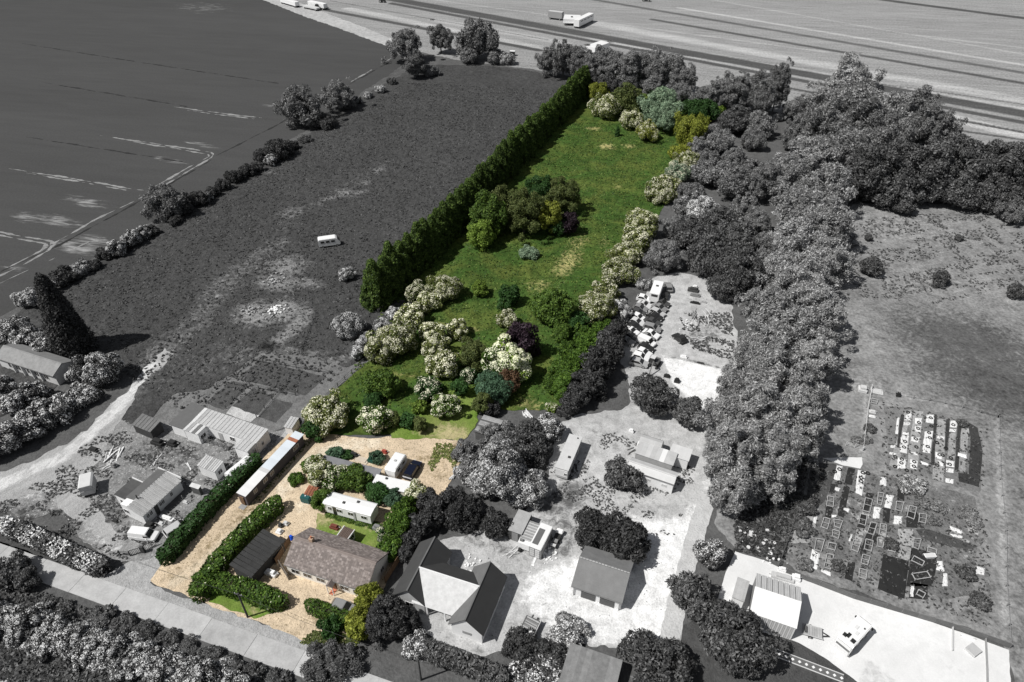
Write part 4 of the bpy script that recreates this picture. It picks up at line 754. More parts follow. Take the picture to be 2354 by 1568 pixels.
tag(tufts('drive_weeds', [(1000, 1020), (1068, 1022), (1058, 1064), (1010, 1112), (985, 1070)], 700, .16, 'hawg', .08, clump=-.1), 'yellow green weeds at the right of the gravel circle', 'weeds')
tag(tufts('drive_edge_weeds', [(560, 1165), (700, 1010), (720, 1012), (590, 1160)], 500, .12, 'olive', .08, clump=0), 'thin dry weeds along the cabin row', 'weeds')
tag(tufts('corner_weeds', [(720, 1450), (800, 1460), (830, 1470), (800, 1508), (690, 1478)], 700, .14, 'olive', .08, clump=0), 'dry weeds at the front corner of the homestead gravel', 'weeds')
tag(tufts('lawn_edge_plants', [(745, 1188), (870, 1222), (890, 1205), (762, 1168)], 420, .2, 'green', .1, clump=-.2), 'low green border plants before the white static caravan', 'plants')
tag(tufts('scrap_weeds', [(1560, 720), (1680, 720), (1690, 830), (1580, 800)], 900, .22, 'yw', .06, clump=-.1), 'weeds round the brush heap of the scrapyard', 'weeds')

LM['pd'] = leafmat('paddock_leaf', .12, .6, hue=.2, trans=.3)
tag(tufts('paddock_tussocks', [(1920, 540), (2000, 490), (2400, 500), (2400, 640), (2150, 700), (1950, 680)], 3200, .26, 'pd', .04, clump=-.1), 'grey tussocks of the upper right paddock', 'grass')
# ================================================================== BUILDINGS
zA = Zm(1000, 1880, 3.678); zB = Zm(1480, 1980, 3.678); zC = Zm(2060, 2040, 3.678); zD = Zm(2640, 2090, 3.678); zE = Zm(560, 1480, 3.678); zF = Zm(1040, 1600, 3.678)
zG = Zm(280, 1680, 4.9); zH = Zm(0, 1240, 4.9); zI = Zm(1880, 1900, 7.356); zJ = Zm(1700, 1520, 4.9); zK = Zm(2060, 1580, 3.678)
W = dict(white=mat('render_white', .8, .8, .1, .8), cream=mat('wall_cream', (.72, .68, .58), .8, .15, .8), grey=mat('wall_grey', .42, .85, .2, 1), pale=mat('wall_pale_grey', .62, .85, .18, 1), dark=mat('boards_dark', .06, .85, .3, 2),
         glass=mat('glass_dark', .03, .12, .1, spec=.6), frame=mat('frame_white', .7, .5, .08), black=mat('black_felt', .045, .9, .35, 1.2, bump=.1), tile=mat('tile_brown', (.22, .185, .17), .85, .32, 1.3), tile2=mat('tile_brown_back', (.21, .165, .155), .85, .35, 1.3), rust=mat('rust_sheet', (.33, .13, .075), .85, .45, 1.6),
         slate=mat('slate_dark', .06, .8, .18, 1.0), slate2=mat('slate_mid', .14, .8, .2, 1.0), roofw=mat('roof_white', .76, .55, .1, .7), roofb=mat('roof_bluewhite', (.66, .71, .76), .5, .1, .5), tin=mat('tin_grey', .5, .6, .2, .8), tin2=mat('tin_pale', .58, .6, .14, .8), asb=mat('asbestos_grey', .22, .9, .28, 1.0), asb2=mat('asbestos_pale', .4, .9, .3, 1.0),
         wood=mat('timber_grey', .3, .9, .35, 2), woodd=mat('timber_dark', .1, .9, .35, 2), woodb=mat('timber_brown', (.16, .1, .06), .9, .35, 2), brick=mat('chimney_brick', (.42, .3, .22), .9, .3, 5), red=mat('tile_red', (.5, .17, .1), .8, .2, 3), teal=mat('tank_teal', (.02, .1, .1), .5, .2, 2), conc=mat('concrete', .5, .9, .25, 1), metal=mat('steel', .3, .45, .2, 2, metal=.6), garage=mat('door_dark', .1, .6, .2, 1), gabled=mat('gable_grey', .26, .85, .15, 1), cladg=mat('cladding_greenwhite', (.5, .52, .46), .8, .12, 1))
def root(name, label, cat, o, ang, group=None): return thing(name, label, cat, (o[0], o[1], 0), ang, group)
def panelled(parent, a, b, c, d, n, m, t=.05, name='roof_panel', rib=True, alt=None):
    """sheet roof: n strips between edge a-b (low) and d-c (high), each one a piece"""
    a, b, c, d = map(Vector, (a, b, c, d))
    for i in range(n):
        s0, s1 = i / n, (i + 1) / n - (min(.09 / ((b - a).length / n), .2) if rib else .0015) / n
        dz = Vector((0, 0, .004 * (i % 2)))
        mb = MB(); p0, p1, p2, p3 = a.lerp(b, s0) + dz, a.lerp(b, s1) + dz, d.lerp(c, s1) + dz, d.lerp(c, s0) + dz; mb.quad(p0, p1, p2, p3, t)
        if rib:
            nn = (p1 - p0).cross(p3 - p0).normalized() * t
            k = 3
            for q in range(k):
                e = p0.lerp(p1, (q + .5) / k) + nn; f_ = p3.lerp(p2, (q + .5) / k) + nn; mb.bar(e, f_, .045, nn, .04)
        mb.build(name, m if alt is None or i not in alt else alt[i], parent)
def window(parent, x, y, z, w, h, axis, out=.03, m=None):
    """window in a wall: axis 'x' = wall faces -y/+y, 'y' = wall faces -x/+x; out = how far and which way it stands proud"""
    s = 1 if out > 0 else -1; o = abs(out)
    def bx(u0, u1, z0, z1, d0, d1, nm, mm, par):
        lo, hi = sorted((d0 * s, d1 * s)); mb = MB()
        if axis == 'x': mb.box(x + u0, x + u1, y + lo, y + hi, z0, z1)
        else: mb.box(x + lo, x + hi, y + u0, y + u1, z0, z1)
        return mb.build(nm, mm, par)
    p = bx(-w / 2, w / 2, z - h / 2, z + h / 2, -.02, o, 'window', m or W['glass'], parent)
    mb = MB(); e = .05; d0, d1 = sorted((-.02 * s, (o + .025) * s))
    for u0, u1, z0, z1 in ((-w / 2 - e, w / 2 + e, z - h / 2 - e, z - h / 2), (-w / 2 - e, w / 2 + e, z + h / 2, z + h / 2 + e), (-w / 2 - e, -w / 2, z - h / 2, z + h / 2), (w / 2, w / 2 + e, z - h / 2, z + h / 2), (-.025, .025, z - h / 2, z + h / 2)):
        if axis == 'x': mb.box(x + u0, x + u1, y + d0, y + d1, z0, z1)
        else: mb.box(x + d0, x + d1, y + u0, y + u1, z0, z1)
    mb.build('frame', W['frame'], p); return p
def gable(t, L, Wd, he, hr, wall, roof, ov=.3, n=0, roof2=None, thick=.12, gov=None):
    """ridge along local x, centred; returns slopes"""
    gov = ov if gov is None else gov
    x0, x1, y = -L / 2 + gov, L / 2 - gov, Wd / 2 - ov; k = (hr - he) / (Wd / 2); hw = he + k * ov - .02
    mb = MB(); prof = [(-y, 0), (y, 0), (y, hw), (0, hr - .03), (-y, hw)]; mb.prism(prof, x0, x1, 'x'); mb.build('wall', wall, t)
    out = []
    for s in (-1, 1):
        a, b, c, d = (-L / 2, s * Wd / 2, he), (L / 2, s * Wd / 2, he), (L / 2, 0, hr), (-L / 2, 0, hr)
        if s == 1: a, b, c, d = b, a, d, c
        r = MB().quad(a, b, c, d, thick).build('roof_slope', roof if s < 0 or roof2 is None else roof2, t); out.append((r, a, b, c, d))
    MB().bar((-L / 2, 0, hr + .1), (L / 2, 0, hr + .1), .11, h=.05).build('ridge', roof, t)
    mb = MB()
    for s in (-1, 1): mb.bar((-L / 2, s * (Wd / 2 + .05), he - .02), (L / 2, s * (Wd / 2 + .05), he - .02), .06)
    mb.build('gutter', W['metal'], t)
    return out
# ---- bungalow
t = root('bungalow', 'white bungalow with a brown tiled roof and one chimney', 'house', (-25.6, 59.8), R(-19.3))
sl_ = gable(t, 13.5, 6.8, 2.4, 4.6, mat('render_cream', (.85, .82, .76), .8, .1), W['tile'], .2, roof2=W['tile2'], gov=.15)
TW, TLn = .335, .30
tm = MB().add([(0, 0, 0), (TW - .012, 0, 0), (TW - .012, TLn, 0), (0, TLn, 0), (0, 0, .05), (TW - .012, 0, .05), (TW - .012, TLn, .018), (0, TLn, .018)], [(3, 2, 1, 0), (4, 5, 6, 7), (0, 1, 5, 4), (1, 2, 6, 5), (2, 3, 7, 6), (3, 0, 4, 7)]).mesh('roof_tile')
tms = [tm]; 
for k_ in (1, 2, 3): m_ = tm.copy(); tms.append(m_)
for k_, c_ in enumerate(((.235, .2, .185), (.2, .17, .158), (.29, .25, .235), (.17, .145, .135))): tms[k_].materials.append(mat('tile_%d' % k_, c_, .85, .3, 3))
r, a, b, c, d = sl_[0]; a = Vector(a); ex = (Vector(b) - a).normalized(); up = (Vector(d) - a); SLn = up.length; ey = up.normalized(); ez = ex.cross(ey)
nx_, ny_ = int(13.5 / TW), int(SLn / (TLn - .03)); rest = MB(); rr_ = random.Random(2)
for j in range(ny_):
    for i in range(nx_):
        p = a + ex * (i * TW + (j % 2) * .02 + .03) + ey * (j * (TLn - .03)) + ez * (.125 + rr_.random() * .006)
        M = Matrix((ex, ey, ez)).transposed().to_4x4(); M.translation = p
        if j < 8 and j * nx_ + i < 300:
            o = link('roof_tile', tms[rr_.randrange(4)], None, r); o.matrix_local = M
        else: rest.add([M @ v.co for v in tm.vertices], [tuple(f.vertices) for f in tm.polygons])
rm = rest.mesh('roof_tiles_rest', fix=False)
for q in tms: rm.materials.append(q.materials[0])
rm.polygons.foreach_set('material_index', np.repeat(np.random.default_rng(1).integers(0, 4, len(rm.polygons) // 6), 6).astype(np.int32))
tag(link('roof_tiles', rm, None, r), kind='stuff')
r2, a, b, c, d = sl_[1]; a = Vector(a); ex = (Vector(b) - a).normalized(); ey = (Vector(d) - a).normalized(); ez = ex.cross(ey); rest = MB()
for j in range(ny_):
    for i in range(nx_):
        M = Matrix((ex, ey, ez)).transposed().to_4x4(); M.translation = a + ex * (i * TW + .03) + ey * (j * (TLn - .03)) + ez * (.125 + rr_.random() * .006)
        rest.add([M @ v.co for v in tm.vertices], [tuple(f.vertices) for f in tm.polygons])
rm = rest.mesh('roof_tiles_rear', fix=False)
for q in tms: rm.materials.append(q.materials[0])
rm.polygons.foreach_set('material_index', np.repeat(np.random.default_rng(4).integers(0, 4, len(rm.polygons) // 6), 6).astype(np.int32))
tag(link('roof_tiles', rm, None, r2), kind='stuff')
ch = MB().box(-4.15, -3.6, -.1, .5, 4.2, 5.35).build('chimney', W['brick'], t); MB().tube([(-3.87, .2, 5.35), (-3.87, .2, 5.75)], [.13, .11], 8).build('chimney_pot', W['red'], ch)
MB().box(-4.2, -3.55, -.15, .55, 5.3, 5.38).build('chimney_cap', W['brick'], ch)
po = MB().prism([(.6, 2.15), (1.7, 2.15), (1.15, 2.75)], -4.3, -3.0, 'y').build('porch_roof', W['tile'], t); MB().box(.7, 1.6, -3.24, -3.15, .1, 2.1).build('door', W['woodb'], t)
MB().box(.75, 1.5, -4.2, -3.0, 0, .1).build('porch_step', W['red'], t); MB().bar((.7, -4.2, .1), (.7, -4.2, 2.2), .05).build('porch_post', W['white'], t); MB().bar((1.6, -4.2, .1), (1.6, -4.2, 2.2), .05).build('porch_post', W['white'], t)
for x in (-5.2, -3.2, -1.0, 2.9, 5.0): window(t, x, -3.2, 1.2, 1.3, .9, 'x', -.03)
window(t, 6.6, 1.2, 1.4, .8, .9, 'y', .03)
# ---- black roofed shed behind the curved hedge
o = g(580 * 1.0 + 120, 1255); O = (-40.9, 58.55); t = root('long_shed', 'long open shed with a black ribbed roof behind the curved hedge', 'shed', O, R(63))
MB().box(.3, 6.8, -3.9, -.2, 0, 2.45).build('wall', W['dark'], t); panelled(t, (0, -4.2, 2.5), (7.1, -4.2, 2.5), (7.1, 0, 2.75), (0, 0, 2.75), 10, W['black'])
MB().box(6.3, 6.32, -4.0, -3.9, 0, 2.4).build('post', W['wood'], t)
# ---- long white roofed cabin row
t = root('cabin_row', 'long low dark cabin row with a white roof and a rusty band', 'shed', (-44.07, 71.84), R(66.2))
MB().box(.1, 14.8, -1.7, -.1, 0, 2.4).build('wall', mat('cabin_wall', (.10, .09, .1), .85, .3, 1), t)
panelled(t, (0, -1.85, 2.5), (15, -1.85, 2.5), (15, 0, 2.6), (0, 0, 2.6), 20, W['roofb'], alt={17: W['rust'], 0: W['roofw'], 1: W['roofw'], 2: W['roofw'], 3: W['roofw'], 4: W['roofw'], 5: W['roofw'], 6: W['roofw'], 7: W['tin2']}, rib=False)
for x, w_ in ((2.2, .7), (4.6, .9), (6.3, .8), (12.6, 1.3)): window(t, x, -1.7, 1.5, w_, .8, 'x', -.03, m=mat('pane_brown', (.25, .2, .17), .3, .3))
MB().box(-.06, .1, -1.2, -.5, .05, 1.95).build('door', W['woodb'], t); MB().box(-.9, .0, -1.5, -.4, 0, .12).build('step', W['wood'], t)
# ---- homestead sheds and caravan
t = root('static_caravan', 'white static caravan on the back lawn of the bungalow', 'caravan', (-25.5, 69.8), R(-17.5))
MB().box(-4.1, 4.1, -1.2, 1.2, .35, 2.55).build('body', W['white'], t, bev=.06); MB().prism([(-1.28, 2.5), (1.28, 2.5), (1.0, 2.66), (0, 2.76), (-1.0, 2.66)], -4.2, 4.2, 'x').build('roof', W['roofw'], t)
for x in (-3.1, -1.4, .6, 2.9): window(t, x, -1.2, 1.6, .9 if x != -3.1 else .5, .7, 'x', -.03)
MB().box(-2.55, -1.95, -1.25, -1.19, .4, 2.2).build('door', W['glass'], t); MB().box(1.05, 1.4, -1.3, -1.19, .2, 2.3).build('downpipe', W['grey'], t)
for x, y in ((-.9, -.3), (1.2, .5)): MB().box(x - .2, x + .2, y - .2, y + .2, 2.68, 2.85).build('roof_vent', W['dark'], t)
for x in (-3, 3): MB().box(x - .2, x + .2, -.9, .9, 0, .4).build('chassis', W['metal'], t)
t = root('garden_shed', 'low shed with a flat white roof beside the touring caravan', 'shed', (-19.2, 73.9), R(-15.8))
MB().box(-3.3, 3.3, -1.0, 1.0, 0, 2.1).build('wall', W['cream'], t); MB().quad((-3.5, -1.1, 2.2), (3.5, -1.1, 2.2), (3.5, 1.1, 2.32), (-3.5, 1.1, 2.32), .08).build('roof', W['roofw'], t); MB().box(-1.7, -1.4, .5, .8, 2.35, 2.6).build('roof_vent', W['dark'], t); window(t, 0, -1.0, 1.2, 1.0, .7, 'x', -.03)
t = root('carport', 'narrow grey felt roofed lean-to behind the white caravan', 'shed', (-27.3, 78.0), R(-17.5))
P0, P1, P2, P3 = (zF(620, 415), zF(1420, 610), zF(1330, 790), zF(640, 480))
c0 = (g(*zF(620, 440), 2.2) + g(*zF(1420, 640), 2.2)) / 2; t.location = (c0.x, c0.y, 0); Lc = (g(*zF(1420, 640), 2.2) - g(*zF(620, 440), 2.2)).length
panelled(t, (-Lc / 2, -.75, 2.15), (Lc / 2, -1.0, 2.15), (Lc / 2, .75, 2.3), (-Lc / 2, .75, 2.3), 8, mat('felt_grey', (.2, .2, .21), .9, .2), rib=False); MB().box(-Lc / 2 + .2, Lc / 2 - .2, -.6, .6, 0, 2.1).build('wall', W['woodd'], t)
def small_hut(name, label, zf, px4, z, wall, roof, n=5, slope=.25, cat='shed', alt=None, rib=True, rname='roof_panel'):
    q = [g(*zf(*p), z) for p in px4]; u = ((q[1] - q[0]) + (q[2] - q[3])); ang = math.atan2(u.y, u.x); L = u.length / 2; v = (q[0] - q[3]) + (q[1] - q[2]); Wd = v.length / 2; c = sum(q, Vector()) / 4
    t = root(name, label, cat, c, ang); MB().box(-L / 2 + .12, L / 2 - .12, -Wd / 2 + .12, Wd / 2 - .12, 0, z - slope / 2 - .02).build('wall', wall, t)
    if slope: MB().prism([(-Wd / 2 + .12, z - slope / 2 - .05), (Wd / 2 - .12, z - slope / 2 - .05), (Wd / 2 - .12, z + slope / 2 - .05)], -L / 2 + .12, L / 2 - .12, 'x').build('wall_top', wall, t)
    panelled(t, (-L / 2, -Wd / 2, z - slope / 2), (L / 2, -Wd / 2, z - slope / 2), (L / 2, Wd / 2, z + slope / 2), (-L / 2, Wd / 2, z + slope / 2), n, roof, alt=alt, rib=rib, name=rname)
    return t, L, Wd
t, L, Wd = small_hut('lean_to_shed', 'tiny shed with a rusty tin roof next to the teal tank', zF, [(415, 810), (560, 850), (525, 965), (385, 930)], 1.9, W['cream'], W['rust'], 4)
q = g(*zF(410, 1040)); t = root('oil_tank', 'dark teal oil tank in front of the rusty roofed shed', 'tank', q, R(-15)); MB().box(-.85, .85, -.5, .5, .25, 1.5).build('tank', W['teal'], t, bev=.12); MB().box(-.6, -.3, -.45, .45, 0, .27).build('foot', W['conc'], t); MB().box(.3, .6, -.45, .45, 0, .27).build('foot', W['conc'], t); MB().tube([(0, 0, 1.5), (0, 0, 1.62)], .12, 8).build('cap', W['roofb'], t)
t = root('greenhouse_shed', 'small white framed shed with a slatted brown roof behind the bungalow', 'shed', g(*zA(1160, 480), 1.6), R(67)); t.location = (-25.4, 64.3, 0)
MB().box(-1.25, 1.25, -.8, .8, 0, 1.95).build('wall', W['pale'], t); 
for i in range(7): MB().box(-1.3, 1.3, -.86 + i * .246, -.86 + i * .246 + .19, 2.0 + .015 * (i % 2), 2.06 + .015 * (i % 2)).build('slat', mat('slat_brown', (.13, .095, .08), .8, .3), t)
for y in (-.93, .93): MB().box(-1.35, 1.35, y - .06, y + .06, 1.95, 2.12).build('roof_edge', W['frame'], t)
window(t, .2, -.8, 1.1, 1.6, .9, 'x', -.03)
# ---- hipped house: two wings and a cross roof
t = root('hipped_house', 'big house with two dark roofed wings and a bright cross roof', 'house', (-8.8, 55.1), R(-19.4))
hr, he = 5.0, 2.5
def wing(cx, y0, y1, hw, nm, endwall):
    x = cx; k = (hr - he) / hw
    MB().prism([(x - hw + .3, 0), (x + hw - .3, 0), (x + hw - .3, he + k * .3 - .02), (x, hr - .03), (x - hw + .3, he + k * .3 - .02)], y0 + .25, y1 - .25, 'y').build('wing_wall', endwall, t)
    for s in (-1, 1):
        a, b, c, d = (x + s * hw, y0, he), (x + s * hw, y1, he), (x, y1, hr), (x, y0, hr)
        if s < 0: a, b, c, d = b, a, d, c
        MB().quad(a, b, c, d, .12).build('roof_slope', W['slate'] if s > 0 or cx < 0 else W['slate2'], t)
    MB().bar((x, y0, hr + .13), (x, y1, hr + .13), .1, h=.05).build('ridge', W['slate2'], t)
wing(-4.5, -3.9, 5.4, 2.55, 'l', W['grey']); wing(4.6, -5.2, 4.2, 2.5, 'r', W['white'])
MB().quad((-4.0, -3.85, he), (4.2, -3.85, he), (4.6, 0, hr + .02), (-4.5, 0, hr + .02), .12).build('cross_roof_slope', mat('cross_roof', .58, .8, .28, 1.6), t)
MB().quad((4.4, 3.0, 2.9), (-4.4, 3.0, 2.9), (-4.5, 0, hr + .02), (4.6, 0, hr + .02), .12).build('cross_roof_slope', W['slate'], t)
MB().box(-3.4, 3.3, -2.6, 2.7, 0, 2.85).build('centre_wall', W['white'], t); MB().bar((-4.5, 0, hr + .14), (4.6, 0, hr + .14), .1, h=.05).build('ridge', W['roofw'], t)
MB().box(-1.7, .6, -2.65, -2.58, .1, 2.3).build('door', W['glass'], t)
for x in (-1.9, .8, 2.1): MB().box(x - .1, x + .1, -3.7, -3.5, 0, 2.6).build('post', W['white'], t)
MB().box(4.0, 5.3, -5.0, -4.93, 1.2, 1.75).build('window', mat('blind_grey', .28, .5), t); window(t, -4.5, -3.65, 1.4, 1.2, 1.0, 'x', -.03)
for y in (-2.5, 0.5, 2.5): window(t, 6.8, y, 1.4, 1.1, 1.0, 'y', .03)
# ---- garage
t = root('double_garage', 'double garage with a grey tiled roof and two dark doors', 'garage', (13.1, 57.4), R(-21.1))
s_ = gable(t, 7.4, 7.2, 2.35, 4.3, W['white'], mat('garage_tile', .2, .9, .22, .8), .35, roof2=W['asb'], gov=.15)
for x in (-1.2, 1.55):
    dd = MB().box(x - 1.05, x + 1.05, -3.32, -3.22, .05, 1.95).build('door', W['garage'], t)
    for k_ in range(4): MB().box(x - 1.02, x + 1.02, -3.36, -3.31, .12 + k_ * .46, .12 + k_ * .46 + .4).build('door_panel', W['garage'], dd)
for x in (-3.3, 3.3): MB().bar((x, -3.4, .05), (x, -3.4, 2.3), .05).build('downpipe', W['metal'], t)
for i in range(16): MB().box(-3.6 + i * .46, -3.25 + i * .46, -.1, .1, 4.42, 4.5).build('ridge_tile', W['asb2'], t)
# ---- barn lower right
t = root('white_barn', 'white sheet metal barn beside the concrete yard', 'barn', (36.3, 52.8), R(-22.5))
y_ = 3.15; MB().prism([(-y_, 0), (y_, 0), (y_, 3.05), (0, 4.5), (-y_, 3.05)], -2.9, 2.9, 'x').build('wall', mat('barn_end_dark', .3, .8, .2), t)
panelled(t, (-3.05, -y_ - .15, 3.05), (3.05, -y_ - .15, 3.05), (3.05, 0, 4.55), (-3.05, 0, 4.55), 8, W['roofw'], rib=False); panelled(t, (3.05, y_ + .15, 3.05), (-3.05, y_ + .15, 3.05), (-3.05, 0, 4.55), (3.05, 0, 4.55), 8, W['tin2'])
for i in range(24): MB().box(-2.98 + i * .249, -2.98 + i * .249 + .2, -y_ - .08 - .02 * (i % 2), -y_, .05, 3.0).build('wall_sheet', W['roofw'] if i % 2 else W['tin2'], t)
t, L, Wd = small_hut('pen_roof', 'flat grey roofed pen on the left of the white barn', zD, [(465, 275), (640, 345), (545, 610), (385, 545)], 2.2, W['conc'], W['asb2'], 4, slope=.2, rib=False)
t, L, Wd = small_hut('low_shed', 'low pale shed left of the white barn door end', zD, [(375, 550), (545, 620), (500, 745), (360, 660)], 1.7, W['pale'], W['tin'], 3, slope=.15, rib=False)
# ---- left dwelling
t = root('timber_bungalow', 'white walled bungalow with a grey ribbed roof in the cluttered yard', 'house', (-59.95, 68.61), R(65))
MB().prism([(-2.8, .0), (1.8, 0), (1.8, 2.75), (0, 3.1), (-2.8, 2.35)], .15, 7.8, 'x').build('wall', W['white'], t)
panelled(t, (-.1, -3.05, 2.35), (8.0, -3.05, 2.35), (8.0, 0, 3.2), (-.1, 0, 3.2), 16, W['asb2']); panelled(t, (8.0, 2.0, 2.8), (1.4, 2.0, 2.8), (1.4, 0, 3.2), (8.0, 0, 3.2), 6, mat('felt_dark', .11, .9, .2), rib=False)
MB().tube([(1.9, -.2, 3.1), (1.9, -.2, 4.0)], .1, 8).build('flue', W['dark'], t); MB().box(7.95, 8.1, -3.05, 2.0, 2.7, 3.15).build('roof_edge', W['frame'], t)
MB().box(1.3, 4.7, 1.9, 4.5, 0, 2.3).build('annex_wall', W['white'], t); panelled(t, (4.9, 4.6, 2.4), (1.2, 4.6, 2.4), (1.2, 1.8, 2.5), (4.9, 1.8, 2.5), 4, mat('felt_darker', .075, .9, .3), rib=False); MB().box(4.85, 5.0, 1.8, 4.6, 2.35, 2.65).build('roof_edge', W['frame'], t)
for x in (.9, 1.5, 3.4, 3.9, 5.6): window(t, x, -2.8, 1.5, .4, .7, 'x', -.03)
MB().box(2.2, 2.9, -2.86, -2.79, .1, 2.0).build('door', W['dark'], t); window(t, .15, 1.0, 1.4, 1.0, .8, 'y', -.03); window(t, 1.3, 3.2, 1.3, .9, .8, 'y', -.03)
t = root('wood_deck', 'dark wooden deck along the timber bungalow', 'deck', g(*zG(1900, 920)), R(65))
for i in range(12): MB().box(-2.6, 2.6, -1.0 + i * .17, -1.0 + i * .17 + .145, .1, .2).build('plank', W['woodd'], t)
MB().bar((.1, -1.05, .2), (.1, -1.05, 1.1), .04).build('post', W['wood'], t)
small_hut('log_store', 'small dark open log store at the end of the deck', zG, [(2150, 640), (2330, 690), (2270, 760), (2110, 700)], 1.9, W['woodd'], W['tin2'], 3, slope=.15, rib=False)
# ---- white flat roofed complex
t = root('white_outbuildings', 'white U shaped flat roofed outbuildings round a small court', 'building', (-55.66, 91.04), R(-22.6))
m_ = W['tin2']
MB().box(.15, 14.0, -3.3, -.15, 0, 2.65).build('wall', W['white'], t); MB().box(.15, 3.2, -5.5, -3.3, 0, 2.6).build('wing_wall', W['white'], t); MB().box(11.1, 13.9, -5.4, -3.3, 0, 2.6).build('wing_wall', W['white'], t)
panelled(t, (0, -3.45, 2.7), (14.2, -3.45, 2.7), (14.2, 0, 2.95), (0, 0, 2.95), 18, m_, alt={0: W['roofw'], 1: W['tin']}); panelled(t, (0, -5.65, 2.62), (3.35, -5.65, 2.62), (3.35, -3.4, 2.68), (0, -3.4, 2.68), 5, W['roofw'], alt={1: W['tin'], 2: W['roofw'], 3: W['asb']}); panelled(t, (11.0, -5.6, 2.62), (14.05, -5.6, 2.62), (14.05, -3.4, 2.68), (11.0, -3.4, 2.68), 4, m_)
window(t, 3.2, -4.6, 1.4, 1.1, .8, 'y', .03); MB().box(5.5, 6.4, -3.36, -3.29, .05, 2.0).build('door', W['grey'], t); window(t, 8.6, -3.3, 1.5, 1.0, .9, 'x', -.03); window(t, 14.0, -4.0, 1.3, .4, .9, 'y', .03); window(t, 13.9, -2, 1.3, .4, .6, 'y', .14)
t = root('dark_roof_store', 'white walled store with a smooth dark grey roof joined to the white outbuildings', 'shed', (-55.66, 91.04), R(-22.6))
MB().box(-3.1, -.3, -5.3, .1, 0, 2.5).build('wall', W['white'], t); MB().quad((-3.4, -5.55, 2.6), (-.08, -5.55, 2.6), (-.08, .25, 2.8), (-3.4, .25, 2.8), .08).build('roof', mat('felt_mid', .13, .9, .15), t)
small_hut('octagon_shed', 'small dark gabled shed left of the white outbuildings', Zm(0, 853, 1.839), [(985, 1290), (1120, 1345), (1030, 1405), (905, 1355)], 2.3, W['dark'], W['asb'], 6, slope=.5)
t, L, Wd = small_hut('striped_shed', 'small white shed with a striped grey and white tin roof', zE, [(780, 835), (1030, 935), (905, 1070), (665, 975)], 2.5, W['white'], W['tin2'], 9, slope=.35, alt={1: W['tin'], 4: W['asb2'], 6: W['tin']})
window(t, L / 2 - .12, -.1, 1.5, .8, .8, 'y', .03)
for i, (px4, z, wl, rf, nm, lb) in enumerate(((([(1910, 370), (2090, 290), (2040, 400), (1960, 500)]), 1.8, W['white'], W['tin2'], 'hen_house', 'little pale shed between the white outbuildings and the cream blossom'),)):
    small_hut(nm, lb, zE, [(1960, 310), (2080, 330), (1960, 470), (1845, 440)], z, wl, rf, 3, slope=.2)
# ---- low building cut by the left edge
t = root('long_low_house', 'long low house with a mottled grey roof cut by the left edge', 'house', (-94.7, 103.9), R(-21.3)); t.location = (-88.1 - 7.6 * math.cos(R(-21.3)) - 2.4 * math.sin(R(21.3)) + 1.7, 100.18 + 7.6 * math.sin(R(21.3)) + 2.4 * math.cos(R(21.3)), 0)
s_ = gable(t, 15.6, 5.0, 2.6, 3.8, W['pale'], mat('mottled_roof', .26, .9, .4, 1.2), .3, roof2=W['asb'], gov=.1)
for x in (-4.5, -2.4, .5, 2.6, 5.0): window(t, x, -2.2, 1.4, 1.1, 1.1, 'x', -.03)
for x in (-3.4, -.9, 1.6, 3.9): MB().box(x - .1, x + .1, -2.6, -2.2, 0, 2.55).build('pillar', W['frame'], t)
# ---- right yard
t = root('grey_static_caravan', 'long pale static caravan beside the flowering trees', 'caravan', g(*zK(265, 440), 1.5), R(69)); q = [g(*zK(*p), 2.7) for p in ((50, 630), (240, 670), (480, 225), (305, 175))]; c = sum(q, Vector()) / 4; t.location = (c.x, c.y, 0)
MB().box(-4.05, 4.05, -1.1, 1.1, .4, 2.55).build('body', W['grey'], t, bev=.05); MB().quad((-4.1, -1.18, 2.58), (4.1, -1.18, 2.58), (4.1, 1.18, 2.62), (-4.1, 1.18, 2.62), .1).build('roof', W['tin2'], t); MB().box(-4.1, -4.04, -1.05, 1.05, .9, 2.4).build('end_panel', W['white'], t); window(t, -4.06, -.7, 1.6, .4, .5, 'y', -.06); MB().box(-1.4, -1.0, -.6, -.2, 2.7, 2.85).build('roof_vent', W['dark'], t); MB().box(3.4, 3.6, -.6, -.4, 2.7, 2.85).build('roof_vent', W['dark'], t)
for x in (-3, -1, 1, 3): window(t, x, -1.1, 1.7, 1.0, .7, 'x', -.03)
for x in (-3, 3): MB().box(x - .2, x + .2, -.9, .9, 0, .42).build('chassis', W['metal'], t)
t = root('mobile_home', 'white mobile home with a two tone grey roof before the round tree', 'house', (23.6, 76.8), R(-25.5)); q = [g(*zK(*p), 2.7) for p in ((1110, 640), (1695, 865), (1790, 690), (1110, 500))]; c = sum(q, Vector()) / 4; t.location = (c.x, c.y, 0)
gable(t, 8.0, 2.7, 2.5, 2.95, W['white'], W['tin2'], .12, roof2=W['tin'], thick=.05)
for x in (-1.9, -.3, 2.5): window(t, x, -1.23, 1.4, .8 if x else .5, .5, 'x', -.03, m=mat('pane_pale', .5, .3))
t = root('flat_annex', 'flat grey roofed annex behind the white mobile home', 'shed', (20.82, 80.33), R(-25.6))
MB().box(.1, 6.4, .1, 2.9, 0, 2.5).build('wall', W['grey'], t); panelled(t, (0, 0, 2.6), (6.6, 0, 2.6), (6.6, 3.0, 2.7), (0, 3.0, 2.7), 8, W['tin'], alt={5: W['roofw'], 2: W['tin2']}, rib=False)
